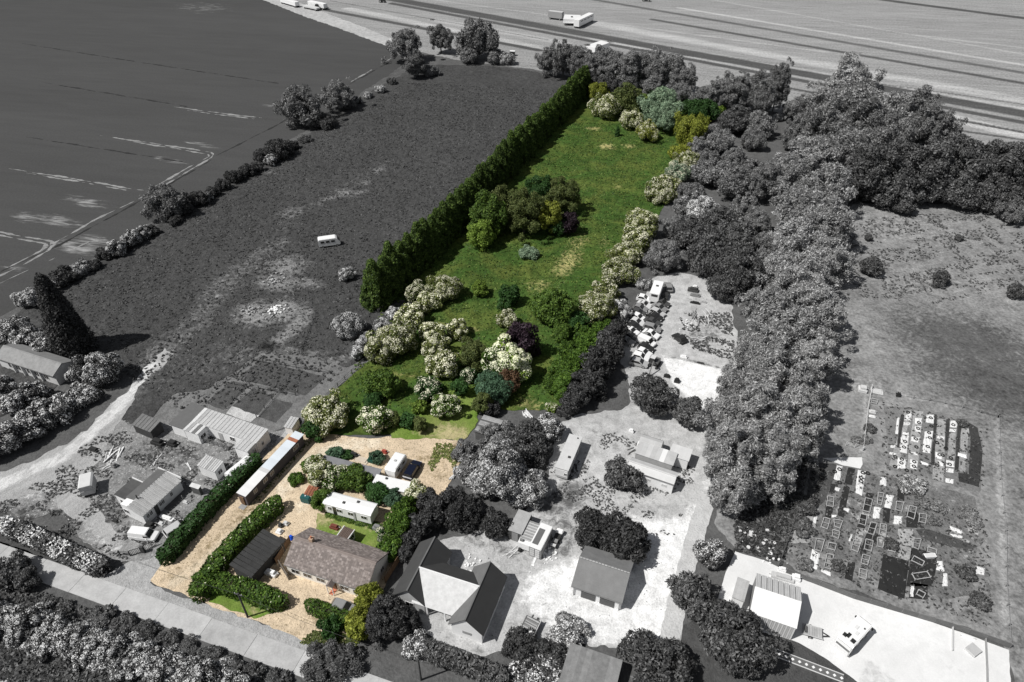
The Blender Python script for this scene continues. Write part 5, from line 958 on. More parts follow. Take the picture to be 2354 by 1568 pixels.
t = root('arched_annex', 'arched pale annex at the back of the mobile home', 'shed', (20.82, 80.33), R(-25.6)); MB().prism([(3.1, 0), (5.6, 0), (5.6, 1.9), (5.0, 2.4), (4.3, 2.55), (3.6, 2.4), (3.1, 1.95)], -.3, 3.6, 'x').build('shell', W['tin'], t); MB().box(-.38, -.3, 3.6, 4.4, .1, 1.9).build('door', W['white'], t)
t = root('white_annex', 'white flat roofed hut at the right of the mobile home annex', 'shed', (27.9, 80.8), R(-25)); q = [g(*zK(*p), 2.5) for p in ((1640, 300), (1945, 390), (1885, 530), (1780, 485))]; c = sum(q, Vector()) / 4; t.location = (c.x, c.y, 0)
MB().box(-1.6, 1.6, -1.3, 1.3, 0, 2.3).build('wall', W['white'], t); panelled(t, (-1.75, -1.4, 2.35), (1.75, -1.4, 2.35), (1.75, 1.4, 2.5), (-1.75, 1.4, 2.5), 5, W['tin2'], rib=False)
# ---- plank shed at the plot corner
t = root('plank_shed', 'dark weathered shed with a board roof at the plot corner', 'shed', (-6.69, 85.97), R(-22.6)); MB().box(.15, 3.5, .15, 4.2, 0, 2.0).build('wall', W['woodd'], t)
for i in range(12): MB().quad((-.05, i * .36, 2.05 + .015 * i), (3.75, i * .36, 2.05 + .015 * i), (3.75, i * .36 + .34, 2.07 + .015 * i), (-.05, i * .36 + .34, 2.07 + .015 * i), .04).build('roof_board', W['wood'] if i % 4 else W['woodd'], t)
t = root('cold_frame', 'little low crate beside the dark weathered shed', 'crate', g(*zJ(985, 370)), R(-22)); MB().box(-.6, .6, -.5, .5, 0, .5).build('body', W['woodd'], t); MB().quad((-.62, -.52, .5), (.62, -.52, .5), (.62, .52, .6), (-.62, .52, .6), .04).build('lid', W['wood'], t)
# ================================================================== VEHICLES
def paintm(nm, c, rough=.35): return mat('paint_' + nm, c, rough, .08, 2, spec=.4)
PT = dict(white=paintm('white', .82), silver=paintm('silver', .5, .3), grey=paintm('grey', .25), dark=paintm('dark', .07), black=paintm('black', .03), light=paintm('light', .62), blue=paintm('navy', (.007, .01, .024), .25), pale=paintm('pale', .42))
TY = mat('tyre_rubber', .025, .9, .3); RIM = mat('wheel_rim', .35, .4, .1); LAMP = mat('lamp_glass', .55, .15, .05); BLK = mat('trim_black', .03, .6, .2)
WM = {}
def wheel_mesh(r, w):
    k = (r, w)
    if k not in WM:
        mb = MB(); n = 12
        for s in (-1, 1): pass
        pts = [(math.cos(6.2832 * i / n) * r, math.sin(6.2832 * i / n) * r + r) for i in range(n)]; mb.prism(pts, -w / 2, w / 2, 'y'); WM[k] = mb.mesh('wheel')
        m2 = MB(); pts = [(math.cos(6.2832 * i / n) * r * .6, math.sin(6.2832 * i / n) * r * .6 + r) for i in range(n)]; m2.prism(pts, -w / 2 - .015, w / 2 + .015, 'y'); WM[(k, 'rim')] = m2.mesh('rim')
    return WM[k], WM[(k, 'rim')]
def wheels(t, xs, y, r=.32, w=.2):
    for x in xs:
        for s in (-1, 1):
            a, b = wheel_mesh(r, w); o = link('wheel', a, TY, t, loc=(x, s * y, 0)); link('rim', b, RIM, o)
def heading(zf, a, b, z): p, q = g(*zf(*a), z), g(*zf(*b), z); return (p + q) / 2, math.atan2((q - p).y, (q - p).x), (q - p).length
def car(label, paint, c, ang, L=4.1, kind='hatch', bonnet=True, group=None, name='car', cat='car', lift=0):
    t = thing(name, label, cat, (c[0], c[1], lift), ang, group); w = .84; h = L / 2
    roofh = {'hatch': 1.45, 'saloon': 1.42, 'van': 1.85, 'estate': 1.48}[kind]
    if kind == 'van': low = [(-h, .35), (h - .1, .35), (h, .55), (h - .05, .85), (h - .9, 1.05), (-h, 1.1)]
    else: low = [(-h, .35), (-h + .1, .28), (h - .15, .28), (h, .5), (h - .08, .72), (h - .95, .9), (-h + .15, .95), (-h, .85)]
    MB().prism(low, -w, w, 'y').build('body', PT[paint], t, bev=.05)
    if kind == 'hatch': bot, top = (-h + .1, h - 1.0), (-h + .55, h - 1.75)
    elif kind == 'saloon': bot, top = (-h + .6, h - 1.05), (-h + 1.15, h - 1.8)
    elif kind == 'estate': bot, top = (-h + .1, h - 1.05), (-h + .3, h - 1.75)
    else: bot, top = (-h + .02, h - .75), (-h + .12, h - 1.3)
    z0 = .9 if kind != 'van' else 1.0; wt = w - .16
    v = [(bot[0], -w + .03, z0), (bot[1], -w + .03, z0), (bot[1], w - .03, z0), (bot[0], w - .03, z0), (top[0], -wt, roofh), (top[1], -wt, roofh), (top[1], wt, roofh), (top[0], wt, roofh)]
    V = list(map(Vector, v)); fs = [(3, 2, 1, 0), (4, 5, 6, 7), (0, 1, 5, 4), (1, 2, 6, 5), (2, 3, 7, 6), (3, 0, 4, 7)]
    MB().add(v, fs).build('cabin', PT[paint], t, bev=.05)
    def pane(q, nm, mgn):
        a, b, c_, d = [V[i] for i in q]; cen = (a + b + c_ + d) / 4; n = (b - a).cross(d - a).normalized()
        if n.dot(cen - Vector((0, 0, 1.1))) < 0: n = -n
        pts = [cen + (p - cen) * mgn + n * .012 for p in (a, b, c_, d)]; MB().quad(*pts, t=.01).build(nm, W['glass'], t)
    pane((1, 2, 6, 5), 'windscreen', .86)
    if kind != 'van': pane((3, 0, 4, 7), 'rear_window', .82); pane((0, 1, 5, 4), 'side_window', .82); pane((2, 3, 7, 6), 'side_window', .82)
    else:
        for s in (-1, 1): MB().box(h - 1.7, h - 1.0, min(s * (w - .1), s * (w - .02)), max(s * (w - .1), s * (w - .02)), 1.12, 1.55).build('side_window', W['glass'], t)
    wheels(t, (-h + .75, h - .8), w - .09)
    for s in (-1, 1): MB().box(h - .12, h + .005, s * .58 - .16, s * .58 + .16, .55, .7).build('headlight', LAMP, t); MB().box(-h - .012, -h + .05, s * .62 - .1, s * .62 + .1, .6, .8).build('tail_light', mat('lamp_dark', .12, .3), t)
    MB().box(h - .06, h + .03, -w + .06, w - .06, .3, .48).build('bumper', BLK, t); MB().box(-h - .03, -h + .05, -w + .06, w - .06, .32, .5).build('bumper', BLK, t)
    for s in (-1, 1): MB().box(h - 1.35, h - 1.2, s * (w + .06) - .08, s * (w + .06) + .08, .92, 1.04).build('mirror', PT[paint], t)
    return t
def caravan(label, c, ang, L, wd, hh, body, roof, name='touring_caravan', cat='caravan', win=2):
    t = thing(name, label, cat, (c[0], c[1], 0), ang); h = L / 2
    MB().prism([(-h, .45), (h, .45), (h + .12, 1.1), (h - .1, hh - .15), (h - .4, hh), (-h + .35, hh), (-h + .05, hh - .2), (-h - .1, 1.2)], -wd / 2, wd / 2, 'y').build('body', body, t, bev=.07)
    MB().box(-h + .4, h - .45, -wd / 2 + .12, wd / 2 - .12, hh - .01, hh + .04).build('roof', roof, t)
    for i in range(win):
        x = -h + L * (i + .75) / (win + .5)
        for s in (-1, 1): MB().box(x - .4, x + .4, min(s * (wd / 2 - .02), s * (wd / 2 + .015)), max(s * (wd / 2 - .02), s * (wd / 2 + .015)), 1.25, 1.75).build('window', W['glass'], t)
    MB().box(-.2, .2, -.2, .2, hh + .03, hh + .14).build('roof_vent', W['grey'], t)
    wheels(t, (0,), wd / 2 - .12, .3); MB().bar((h, 0, .5), (h + 1.1, 0, .45), .05).build('drawbar', BLK, t); return t
# scrapyard
zS = Zm(2280, 1000, 4.9); zS2 = Zm(2280, 1280, 4.9)
SC = [(zS, (610, 575), (720, 600), 'white', 'hatch', 'white car at the far left of the scrapyard rows'), (zS, (540, 655), (800, 745), 'light', 'saloon', 'pale saloon, second from the top in the left scrapyard row'), (zS, (475, 730), (720, 805), 'grey', 'hatch', 'grey scrapped car below the pale saloon'), (zS, (450, 815), (690, 885), 'dark', 'hatch', 'dark scrapped car in the upper left row'), (zS, (450, 890), (680, 985), 'white', 'hatch', 'white hatchback in the middle of the left scrapyard row'), (zS, (430, 985), (640, 1065), 'light', 'hatch', 'pale car just below the white hatchback'), (zS, (380, 1055), (620, 1155), 'black', 'hatch', 'black car in the left scrapyard row'), (zS, (320, 1135), (560, 1245), 'white', 'saloon', 'white saloon below the black car'), (zS, (300, 1225), (540, 1330), 'dark', 'saloon', 'dark saloon below the white saloon'), (zS, (220, 1330), (490, 1420), 'grey', 'estate', 'grey estate at the bottom of the left row under the trees'),
      (zS, (830, 600), (1130, 720), 'dark', 'estate', 'dark estate at the top of the right scrapyard row'), (zS, (820, 700), (1080, 815), 'grey', 'saloon', 'grey saloon second in the right scrapyard row'), (zS, (770, 790), (1040, 905), 'silver', 'hatch', 'silver hatchback third in the right scrapyard row'), (zS, (750, 870), (1000, 975), 'black', 'saloon', 'black stripped car in the right row'), (zS, (670, 960), (960, 1070), 'dark', 'saloon', 'long dark saloon in the right row'), (zS, (650, 1080), (980, 1175), 'grey', 'estate', 'grey estate in the right row'), (zS, (650, 1180), (940, 1300), 'white', 'saloon', 'white saloon in the right row'), (zS, (560, 1255), (860, 1350), 'grey', 'saloon', 'grey car squeezed above the white van'), (zS, (560, 1320), (860, 1455), 'white', 'van', 'bright white van at the lower end of the right row'), (zS, (570, 1440), (840, 1540), 'black', 'hatch', 'black car below the bright white van'),
      (zS2, (540, 165), (780, 260), 'white', 'hatch', 'white car second from the bottom of the scrapyard'), (zS2, (450, 250), (760, 335), 'white', 'estate', 'white estate near the bottom of the scrapyard'), (zS2, (400, 350), (740, 435), 'pale', 'hatch', 'pale stripped car at the very bottom of the scrapyard'), (zS, (1130, 460), (1090, 290), 'grey', 'hatch', 'grey car parked right of the white box lorry'), (zS, (1390, 1375), (1240, 1250), 'black', 'hatch', 'small black car with a white roof patch on the open scrapyard ground'), (zS, (1030, 590), (1050, 440), 'black', 'saloon', 'black wreck right of the white box lorry')]
for zf, a, b, pt, kd, lb in SC:
    c, an, L = heading(zf, a, b, .6); car(lb, pt, c, an, min(max(L, 3.35), 4.2), kd, group='scrapped cars')
c, an, L = heading(zS, (850, 540), (950, 260), 2.4)
t = thing('box_lorry', 'white box lorry at the top of the scrapyard rows', 'lorry', (c.x, c.y, 0), an); MB().box(-3.2, 2.3, -1.1, 1.1, .7, 3.0).build('box', PT['white'], t, bev=.05); MB().prism([(2.35, .5), (4.0, .5), (4.0, 1.2), (3.6, 2.1), (2.35, 2.2)], -1.0, 1.0, 'y').build('cab', PT['white'], t, bev=.05); MB().box(-.2, .4, -.3, .3, 2.99, 3.06).build('roof_hatch', W['dark'], t); MB().box(-3.25, -3.19, -.7, .7, 2.2, 2.75).build('rear_window', W['glass'], t); MB().box(3.7, 3.9, -.9, .9, 1.35, 1.9).build('windscreen', W['glass'], t); wheels(t, (-1.8, 3.1), .95, .42, .28)
# excavator
p = g(*zS2(850, 440)); q = g(*zS2(690, 690)); an = math.atan2((q - p).y, (q - p).x)
t = thing('excavator', 'small dark digger with its arm stretched out beside the bright pad', 'excavator', (p.x, p.y, 0), an); DG = mat('digger_grey', .12, .6, .3)
for s in (-1, 1): MB().prism([(-1.2, .15), (-.9, 0), (.9, 0), (1.2, .15), (1.2, .4), (.9, .55), (-.9, .55), (-1.2, .4)], s * .75 - .2, s * .75 + .2, 'y').build('track', TY, t)
MB().box(-1.3, .7, -.8, .8, .6, 1.3).build('body', DG, t, bev=.08); MB().box(-.1, .9, -.75, .1, 1.3, 2.3).build('cab', W['glass'], t, bev=.05); MB().box(-.15, .95, -.8, .15, 2.3, 2.36).build('cab_roof', PT['light'], t)
bm_ = MB().bar((.7, .3, 1.2), (2.2, .3, 2.6), .12).build('boom', DG, t); MB().bar((2.2, .3, 2.6), (3.9, .3, .6), .09).build('dipper', DG, t); MB().prism([(3.7, .6), (4.3, .5), (4.2, .05), (3.8, 0)], 0, .6, 'y').build('bucket', BLK, t)
# homestead vehicles
c, an, L = heading(zF, (1800, 690), (1930, 480), .8); car('dark navy blue estate car beside the white touring caravan', 'blue', c, an, 4.2, 'estate')
c, an, L = heading(zF, (1570, 620), (1700, 425), 1.5); caravan('white touring caravan parked beside the dark blue car', c, an, 4.2, 2.0, 2.4, PT['white'], W['roofw'])
c, an, L = heading(zA, (985, 1420), (1130, 1470), 1.0); car('grey car half hidden behind the golden tree in front of the bungalow', 'grey', c, an, 3.9, 'hatch')
# left yard vehicles
zV = Zm(440, 1860, 4.9)
c, an, L = heading(zV, (250, 690), (735, 745), .7); car('white car van near the iron gates', 'white', c, an, 4.3, 'van', name='car_van', cat='van')
c, an, L = heading(zV, (930, 690), (1300, 460), .7); car('silver grey estate car beside the dark green drive hedge', 'silver', c, an, 4.3, 'estate')
c, an, L = heading(Zm(0, 853, 1.839), (2200, 105), (2340, 85), 1.3)
t = thing('camper_van', 'white camper van standing alone in the rough field', 'van', (c.x, c.y, .1), an)
MB().prism([(-2.7, .4), (2.5, .4), (2.75, .7), (2.6, 1.3), (2.0, 2.1), (1.6, 2.4), (-2.5, 2.4), (-2.7, 2.1)], -1.0, 1.0, 'y').build('body', PT['white'], t, bev=.06)
for x in (-1.7, -.4, .9): MB().box(x - .45, x + .45, -1.02, -.98, 1.35, 1.9).build('side_window', W['glass'], t)
for x in (-1.7, -.4, .9): MB().box(x - .45, x + .45, .98, 1.02, 1.35, 1.9).build('side_window', W['glass'], t)
MB().box(-2.74, -2.68, -.7, .7, 1.3, 1.9).build('rear_window', W['glass'], t); MB().quad((2.62, -.8, 1.35), (2.62, .8, 1.35), (2.08, .8, 2.05), (2.08, -.8, 2.05), .03).build('windscreen', W['glass'], t); wheels(t, (-1.7, 1.8), .92, .33)
# box truck body left yard
c, an, L = heading(zG, (200, 760), (230, 500), 2.0)
t = thing('horsebox', 'square pale roofed horsebox on the left yard', 'trailer', (c.x, c.y, 0), an); MB().box(-1.5, 1.4, -1.0, 1.0, .5, 2.45).build('body', W['grey'], t, bev=.05); MB().prism([(-1.06, 2.4), (1.06, 2.4), (.8, 2.62), (-.8, 2.62)], -1.6, 1.5, 'x').build('roof', W['tin2'], t); MB().box(-1.56, -1.5, -.9, .9, .6, 1.5).build('ramp', W['tin'], t); wheels(t, (-.5, .4), .95, .32); MB().bar((1.4, 0, .6), (2.4, 0, .5), .06).build('drawbar', BLK, t)
# white tunnel tent beside the hedge
c, an, L = heading(zE, (1140, 1090), (1350, 920), 1.6)
t = thing('tunnel_tent', 'white rounded tarpaulin cover between the drive hedge and the striped shed', 'cover', (c.x, c.y, 0), an); MB().prism([(-1.1, 0), (1.1, 0), (1.1, 1.5), (.8, 2.05), (.3, 2.3), (-.3, 2.3), (-.8, 2.05), (-1.1, 1.5)], -2.4, 2.3, 'x').build('cover', PT['white'], t, bev=.1); MB().box(-2.45, -2.38, -.6, .6, .1, 1.7).build('flap', W['pale'], t)
# scrap lorry and containers in the middle yard
t = thing('steel_container', 'open topped white container with a slatted end in the right yard', 'container', (*(g(*zI(1095, 800), 2.6).xy), 0), R(-25)); 
MB().box(-.95, .95, -2.3, 2.3, .1, 2.3).build('body', W['gabled'], t); MB().box(-.98, .98, -2.33, 2.33, 2.3, 2.5).build('rim', W['roofw'], t, bev=.05); MB().box(-.75, .2, -1.7, 1.3, 2.5, 2.52).build('liner', W['slate2'], t)
for i in range(4):
    for k_ in range(2): MB().box(-.8 + k_ * .85, -.1 + k_ * .85, -2.4, -2.3, .35 + i * .48, .65 + i * .48).build('end_slat', W['tin'], t)
t = thing('scrap_trailer', 'white trailer with a planked load beside the open container', 'trailer', (*(g(*zI(790, 700), 2.2).xy), 0), R(-23)); MB().box(-1.1, 1.1, -2.2, 2.2, .6, 1.9).build('body', W['white'], t)
for i in range(14): MB().box(-1.05, 1.05, -1.5 + i * .26, -1.5 + i * .26 + .22, 1.95, 2.0 + .04 * (i % 2)).build('plank', W['wood'] if i % 2 else W['tin'], t)
MB().box(-.9, -.4, -1.9, -1.6, 1.95, 2.3).build('crate', W['asb'], t); wheels(t, (-.6,), 1.0, .4) if False else MB().tube([(-.9, -2.25, .4), (-.5, -2.25, .4)], .38, 10).build('wheel', TY, t)
t = thing('container_box', 'grey box container left of the scrap trailer', 'container', (*(g(*zI(520, 420), 2.2).xy), 0), R(-23)); MB().box(-1.1, 1.1, -2.1, 2.1, 0, 2.2).build('body', W['dark'], t); MB().box(-1.13, 1.13, -2.13, 2.13, 2.2, 2.27).build('roof', W['asb2'], t); MB().box(-.5, .5, -2.16, -2.09, .1, 2.0).build('door', W['asb'], t)
c, an, L = heading(zI, (1400, 1140), (1650, 620), .6); t = thing('car_trailer', 'small boat trailer with scrap right of the open container', 'trailer', (c.x, c.y, 0), an); MB().box(-1.6, 1.4, -.5, .5, .4, .6).build('bed', BLK, t); MB().box(.9, 1.7, -.55, .55, .6, 1.0).build('bow', PT['white'], t, bev=.1); MB().box(-.9, -.3, -.4, .4, .6, .9).build('scrap', W['asb'], t); MB().box(-1.6, -1.2, -.4, .4, .6, .85).build('scrap', W['tin2'], t); wheels(t, (-.2,), .6, .28)
# log trailer by the flowering bush
zQ = Zm(1900, 2260, 3.678); c, an, L = heading(zQ, (220, 530), (350, 260), .9)
t = thing('log_trailer', 'flat trailer stacked with grey logs near the bottom edge', 'trailer', (c.x, c.y, 0), an); MB().box(-2.3, 2.2, -1.1, 1.1, .55, .75).build('bed', W['woodd'], t); MB().box(-2.3, 2.2, -1.14, -1.06, .75, 1.15).build('side_board', W['pale'], t)
for i in range(14): MB().tube([(-2.0 + i * .29, -.95, .88 + .08 * (i % 2)), (-2.0 + i * .29 + .12, .85, .88 + .08 * (i % 3))], .12, 6).build('log', W['asb2'] if i % 3 else W['asb'], t)
MB().box(-.7, .3, -.9, -.2, 1.1, 1.5).build('sack', W['white'], t, bev=.2); wheels(t, (-.6, .5), .95, .33)
# motorhome on the concrete yard
c, an, L = heading(zD, (1915, 1235), (2225, 890), 1.5)
t = thing('motorhome', 'white motorhome with roof hatches parked on the concrete yard', 'motorhome', (c.x, c.y, 0), an)
MB().prism([(-2.9, .45), (2.0, .45), (2.95, .5), (3.05, .9), (2.75, 1.25), (2.55, 1.9), (2.2, 2.55), (-2.6, 2.7), (-2.85, 2.5), (-3.0, 1.4)], -1.05, 1.05, 'y').build('body', PT['white'], t, bev=.1); MB().quad((-2.96, -.95, 1.5), (-2.96, .95, 1.5), (-2.82, .95, 2.45), (-2.82, -.95, 2.45), -.03).build('rear_window', mat('motorhome_rear', .16, .4), t)
MB().quad((2.66, -.9, 1.4), (2.66, .9, 1.4), (2.3, .85, 2.4), (2.3, -.85, 2.4), .04).build('windscreen', W['glass'], t)
for x, y, a_, b_ in ((-1.9, -.55, .32, .28), (-1.6, .25, .4, .2), (-1.9, .6, .3, .25)): MB().box(x - a_, x + a_, y - b_, y + b_, 2.68, 2.76).build('roof_hatch', W['glass'], t)
for x, y in ((.3, .2), (-.5, -.3)): MB().box(x - .35, x + .35, y - .2, y + .2, 2.62, 2.72).build('roof_hatch', W['frame'], t)
MB().tube([(.9, -.6, 2.62), (.9, -.6, 2.78)], .1, 8).build('roof_vent', W['dark'], t)
for x in (-1.8, -.2, 1.3): MB().box(x - .45, x + .45, -1.08, -1.03, 1.4, 1.95).build('side_window', W['glass'], t)
MB().box(-2.9, 2.4, -1.075, -1.045, .5, 1.2).build('side_skirt', mat('skirt_dark', .08, .5), t); wheels(t, (-1.8, 1.9), .96, .34); 
for s in (-1, 1): MB().box(2.4, 2.6, s * 1.2 - .12, s * 1.2 + .12, 1.4, 1.7).build('mirror', BLK, t)
c, an, L = heading(zD, (1370, 980), (1620, 1050), .6)
t = thing('flat_trailer', 'low grey flat trailer beside the white barn', 'trailer', (c.x, c.y, 0), an)
for i in range(8): MB().box(-1.3 + i * .325, -1.3 + i * .325 + .3, -.75, .75, .5, .56).build('plank', W['asb2'], t)
for s in (-1, 1): MB().bar((-1.35, s * .8, .55), (1.35, s * .8, .55), .05).build('side_rail', W['tin'], t)
MB().bar((1.3, .3, .5), (2.2, 0, .45), .05).build('drawbar', BLK, t); MB().bar((1.3, -.3, .5), (2.2, 0, .45), .05).build('drawbar', BLK, t); wheels(t, (-.2,), .85, .28); MB().box(-1.0, -.7, -.5, .4, .56, .8).build('crate', W['woodd'], t)
# far field trailers
zT = Zm(1980, 0, 4.9)
def boxtrailer(label, zf, a, b, z, wd, hh, body, roof, name='box_trailer', cat='trailer', base=.9):
    c, an, L = heading(zf, a, b, z); t = thing(name, label, cat, (c.x, c.y, 0), an); h = L / 2
    MB().box(-h, h, -wd / 2, wd / 2, base, hh).build('body', body, t, bev=.05); MB().box(-h + .05, h - .05, -wd / 2 + .05, wd / 2 - .05, hh, hh + .05).build('roof', roof, t); wheels(t, (-h + 1.2, h - 1.2), wd / 2 - .15, .45, .3); MB().box(-h + .3, h - .3, -.4, .4, .45, base).build('chassis', BLK, t); return t
boxtrailer('grey box trailer left of the white rigs in the stubble', zT, (385, 260), (640, 290), 2.2, 2.6, 3.9, mat('trailer_grey', .32, .7, .15), W['tin'])
t = boxtrailer('wide white harvest rig in the middle of the stubble', zT, (660, 340), (960, 350), 2.2, 9.0, 3.0, PT['white'], W['roofw'], 'harvest_rig', 'rig'); MB().box(-4, 4, -5.2, -4.5, 1.2, 1.5).build('conveyor', W['tin2'], t); MB().box(-.6, .4, -1, -.4, 3.0, 3.5).build('motor', W['dark'], t)
t = boxtrailer('long white trailer at an angle beside the harvest rig', zT, (890, 430), (1160, 300), 2.4, 3.0, 4.0, PT['white'], W['roofw'], 'harvest_trailer', 'rig')
for x in (-5, -1.5, 2, 5.5): MB().box(x - 1.2, x + 1.2, -1.53, -1.48, 2.9, 3.3).build('window', W['glass'], t)
boxtrailer('white trailer half hidden by the far poplars', zT, (1150, 890), (1420, 800), 2.4, 5.0, 3.2, PT['white'], W['roofw'], 'harvest_trailer', 'rig')
zU = Zm(960, 0, 3.678)
boxtrailer('white trailer nearest the reeds at the top left', zU, (740, 50), (960, 95), 1.5, 2.6, 3.0, PT['white'], W['roofw']); boxtrailer('pale flat trailer below the white one at the top left', zU, (670, 80), (860, 120), 1.2, 2.6, 1.6, W['tin2'], W['tin2'])
for (x, y), lb in (((860, 130), 'dark tractor nearest the pale trailers'), ((940, 110), 'dark tractor just right of the pale trailers'), ((1745, 35), 'dark machine on the far stubble left of the middle')):
    p = g(*zU(x, y)); t = thing('tractor', lb, 'tractor', (p.x, p.y, 0), R(-15)); MB().prism([(-1.6, .8), (1.6, .8), (1.6, 1.4), (.3, 1.6), (.2, 2.6), (-1.1, 2.6), (-1.4, 1.6)], -.8, .8, 'y').build('body', PT['black'], t); wheels(t, (-.9,), .85, .8, .4); wheels(t, (1.2,), .8, .5, .3)
boxtrailer('white roofed trailer at the top left edge behind the reeds', zU, (360, 5), (570, 65), 1.5, 2.6, 2.8, PT['white'], W['roofw']); 
p = g(1485, 3); t = thing('tractor', 'dark machine cut by the top edge', 'tractor', (p.x, p.y, 0), R(-12)); MB().prism([(-2.2, .5), (2.2, .5), (2.2, 1.6), (.4, 2.0), (-1.6, 2.2), (-2.2, 1.6)], -1, 1, 'y').build('body', PT['dark'], t); wheels(t, (-1.2, 1.3), .95, .6, .4)
p = g(1137, 122); t = thing('farm_machine', 'dark farm machine behind the far bushes', 'machine', (p.x, p.y, 0), R(-12)); MB().prism([(-2.6, .5), (2.8, .5), (2.8, 1.4), (1, 1.8), (.2, 3.2), (-.8, 3.2), (-1.2, 1.9), (-2.6, 1.8)], -1, 1, 'y').build('body', PT['black'], t); wheels(t, (-1.4, 1.5), .95, .7, .4)
p = g(1178, 128); t = thing('water_bowser', 'small white topped dark bowser at the far boundary', 'trailer', (p.x, p.y, 0), R(-12)); MB().box(-1.1, 1.1, -.8, .8, .4, 1.9).build('body', PT['black'], t); MB().box(-1.15, 1.15, -.85, .85, 1.9, 2.05).build('lid', PT['white'], t); wheels(t, (0,), .8, .35)
# ================================================================== ALLOTMENTS, FENCES, CLUTTER
zL = Zm(3160, 1420, 3.678); zM = Zm(2960, 1720, 4.9); zN = Zm(3320, 1880, 4.9); zO = Zm(3000, 1980, 4.9); zP = Zm(3200, 2240, 3.678); zX = Zm(2560, 853, 1.839)
FL = mat('fleece_white', .72, .85, .2, 1.2, bump=.2); MATK = mat('black_mat', .02, .9, .4, 1); RAIL = mat('bed_timber', .42, .85, .3, 2); SOILD = gmat('soil_dark', .032, .1, .01, var=(.3, .5, .5)); SOILM = gmat('soil_mid', .16, .3, .05, var=(.3, .6, .6)); SOILP = gmat('soil_pale', .34, .5, .1, var=(.3, .6, .6))
def flat(name, zf, px, z, m): return sheet(name, [zf(*p) for p in px], z, m, jag=.08)
flat('allotment_ground', zM, [(560, 20), (900, 110), (1340, 200), (1500, 270), (2350, 420), (3400, 700), (3500, 1200), (3350, 2500), (2900, 2600), (1200, 1900), (0, 1580), (200, 700), (380, 60)], .05, gmat('allotment_soil', .17, .36, .03, s=(.1, .7, 3), var=(.35, .7, .7), auto=.84))
flat('bed_soil', zM, [(400, 60), (860, 100), (850, 250), (640, 800), (540, 880), (300, 800)], .058, gmat('weed_bed', .075, .2, .03, var=(.3, .4, .5)))
for q in ([(1085, 165), (1210, 190), (1150, 490), (1000, 475)], [(1000, 510), (1110, 530), (1000, 1090), (880, 1045)], [(670, 880), (810, 900), (760, 1100), (640, 1070)], [(760, 460), (900, 480), (830, 640), (730, 620)], [(1420, 620), (1560, 650), (1440, 1000), (1340, 960)], [(1730, 900), (1860, 920), (1830, 1190), (1710, 1170)], [(1300, 1010), (1440, 1040), (1390, 1290), (1240, 1260)], [(1560, 1380), (1640, 1390), (1620, 1600), (1500, 1600)], [(2000, 540), (2120, 560), (2110, 790), (1980, 760)], [(1480, 1180), (1600, 1200), (1400, 1800), (1290, 1750)]): flat('bed_soil', zM, q, .064, SOILD)
for q in ([(200, 900), (540, 900), (420, 1560), (20, 1560)], [(1230, 1300), (1370, 1300), (1330, 1570), (1180, 1570)], [(2000, 1350), (2300, 1450), (2250, 1900), (1950, 1850)]): flat('bed_soil', zM, q, .061, SOILP)
flat('bed_soil', zO, [(880, 625), (1015, 635), (960, 985), (810, 930)], .066, SOILD); flat('bed_soil', zN, [(480, 850), (940, 950), (920, 1300), (850, 1568), (380, 1568)], .066, SOILD); flat('bed_soil', zO, [(2030, 1000), (2350, 1050), (2350, 1330), (2000, 1290)], .066, SOILD); flat('bed_soil', zN, [(380, 200), (560, 180), (690, 420), (650, 500), (380, 480)], .063, SOILD)
flat('bed_soil', zO, [(1800, 20), (2080, 30), (2040, 590), (1780, 500)], .066, SOILP); flat('bed_soil', zO, [(700, 20), (860, 20), (780, 880), (620, 860)], .06, SOILM); flat('grass_path', zN, [(550, 520), (800, 520), (1700, 830), (1600, 880), (1350, 870), (900, 760), (650, 660)], .068, GR['dark'])
flat('allotment_path', zM, [(600, -10), (1330, -20), (1345, 110), (1300, 190), (980, 130), (880, 90)], .075, GR['conc'])
# fleece sheets: flat pieces of white cover with a thickness
def cover(zf, px, label, z=.09, m=None, name='fleece_sheet', cat='cover', group='white covers on the allotments', th=.05):
    w_ = [g(*zf(*p), z) for p in px]; c = sum(w_, Vector()) / len(w_); t = bpy.data.objects.new(name, None)
    V = []; n = 7; a, b, c_, d = w_[:4]; 
    for j in range(n + 1):
        for i in range(n + 1):
            p = a.lerp(b, i / n).lerp(d.lerp(c_, i / n), j / n) - Vector((c.x, c.y, 0)); e = 0 if i in (0, n) or j in (0, n) else 1
            V.append((p.x + random.uniform(-.04, .04), p.y + random.uniform(-.04, .04), z + e * random.uniform(.02, .12)))
    Q = [(j * (n + 1) + i, j * (n + 1) + i + 1, (j + 1) * (n + 1) + i + 1, (j + 1) * (n + 1) + i) for j in range(n) for i in range(n)]
    mb = MB().add(V, Q); k = n + 1; ring = [i for i in range(k)] + [j * k + n for j in range(1, k)] + [n * k + i for i in range(n - 1, -1, -1)] + [j * k for j in range(n - 1, 0, -1)]
    base = len(mb.v); mb.v += [(mb.v[i][0], mb.v[i][1], z - th) for i in ring]; L_ = len(ring)
    mb.f += [(ring[i], base + i, base + (i + 1) % L_, ring[(i + 1) % L_]) for i in range(L_)]
    o = mb.build(name, m or FL); o.location = (c.x, c.y, 0); return tag(o, label, cat, group)
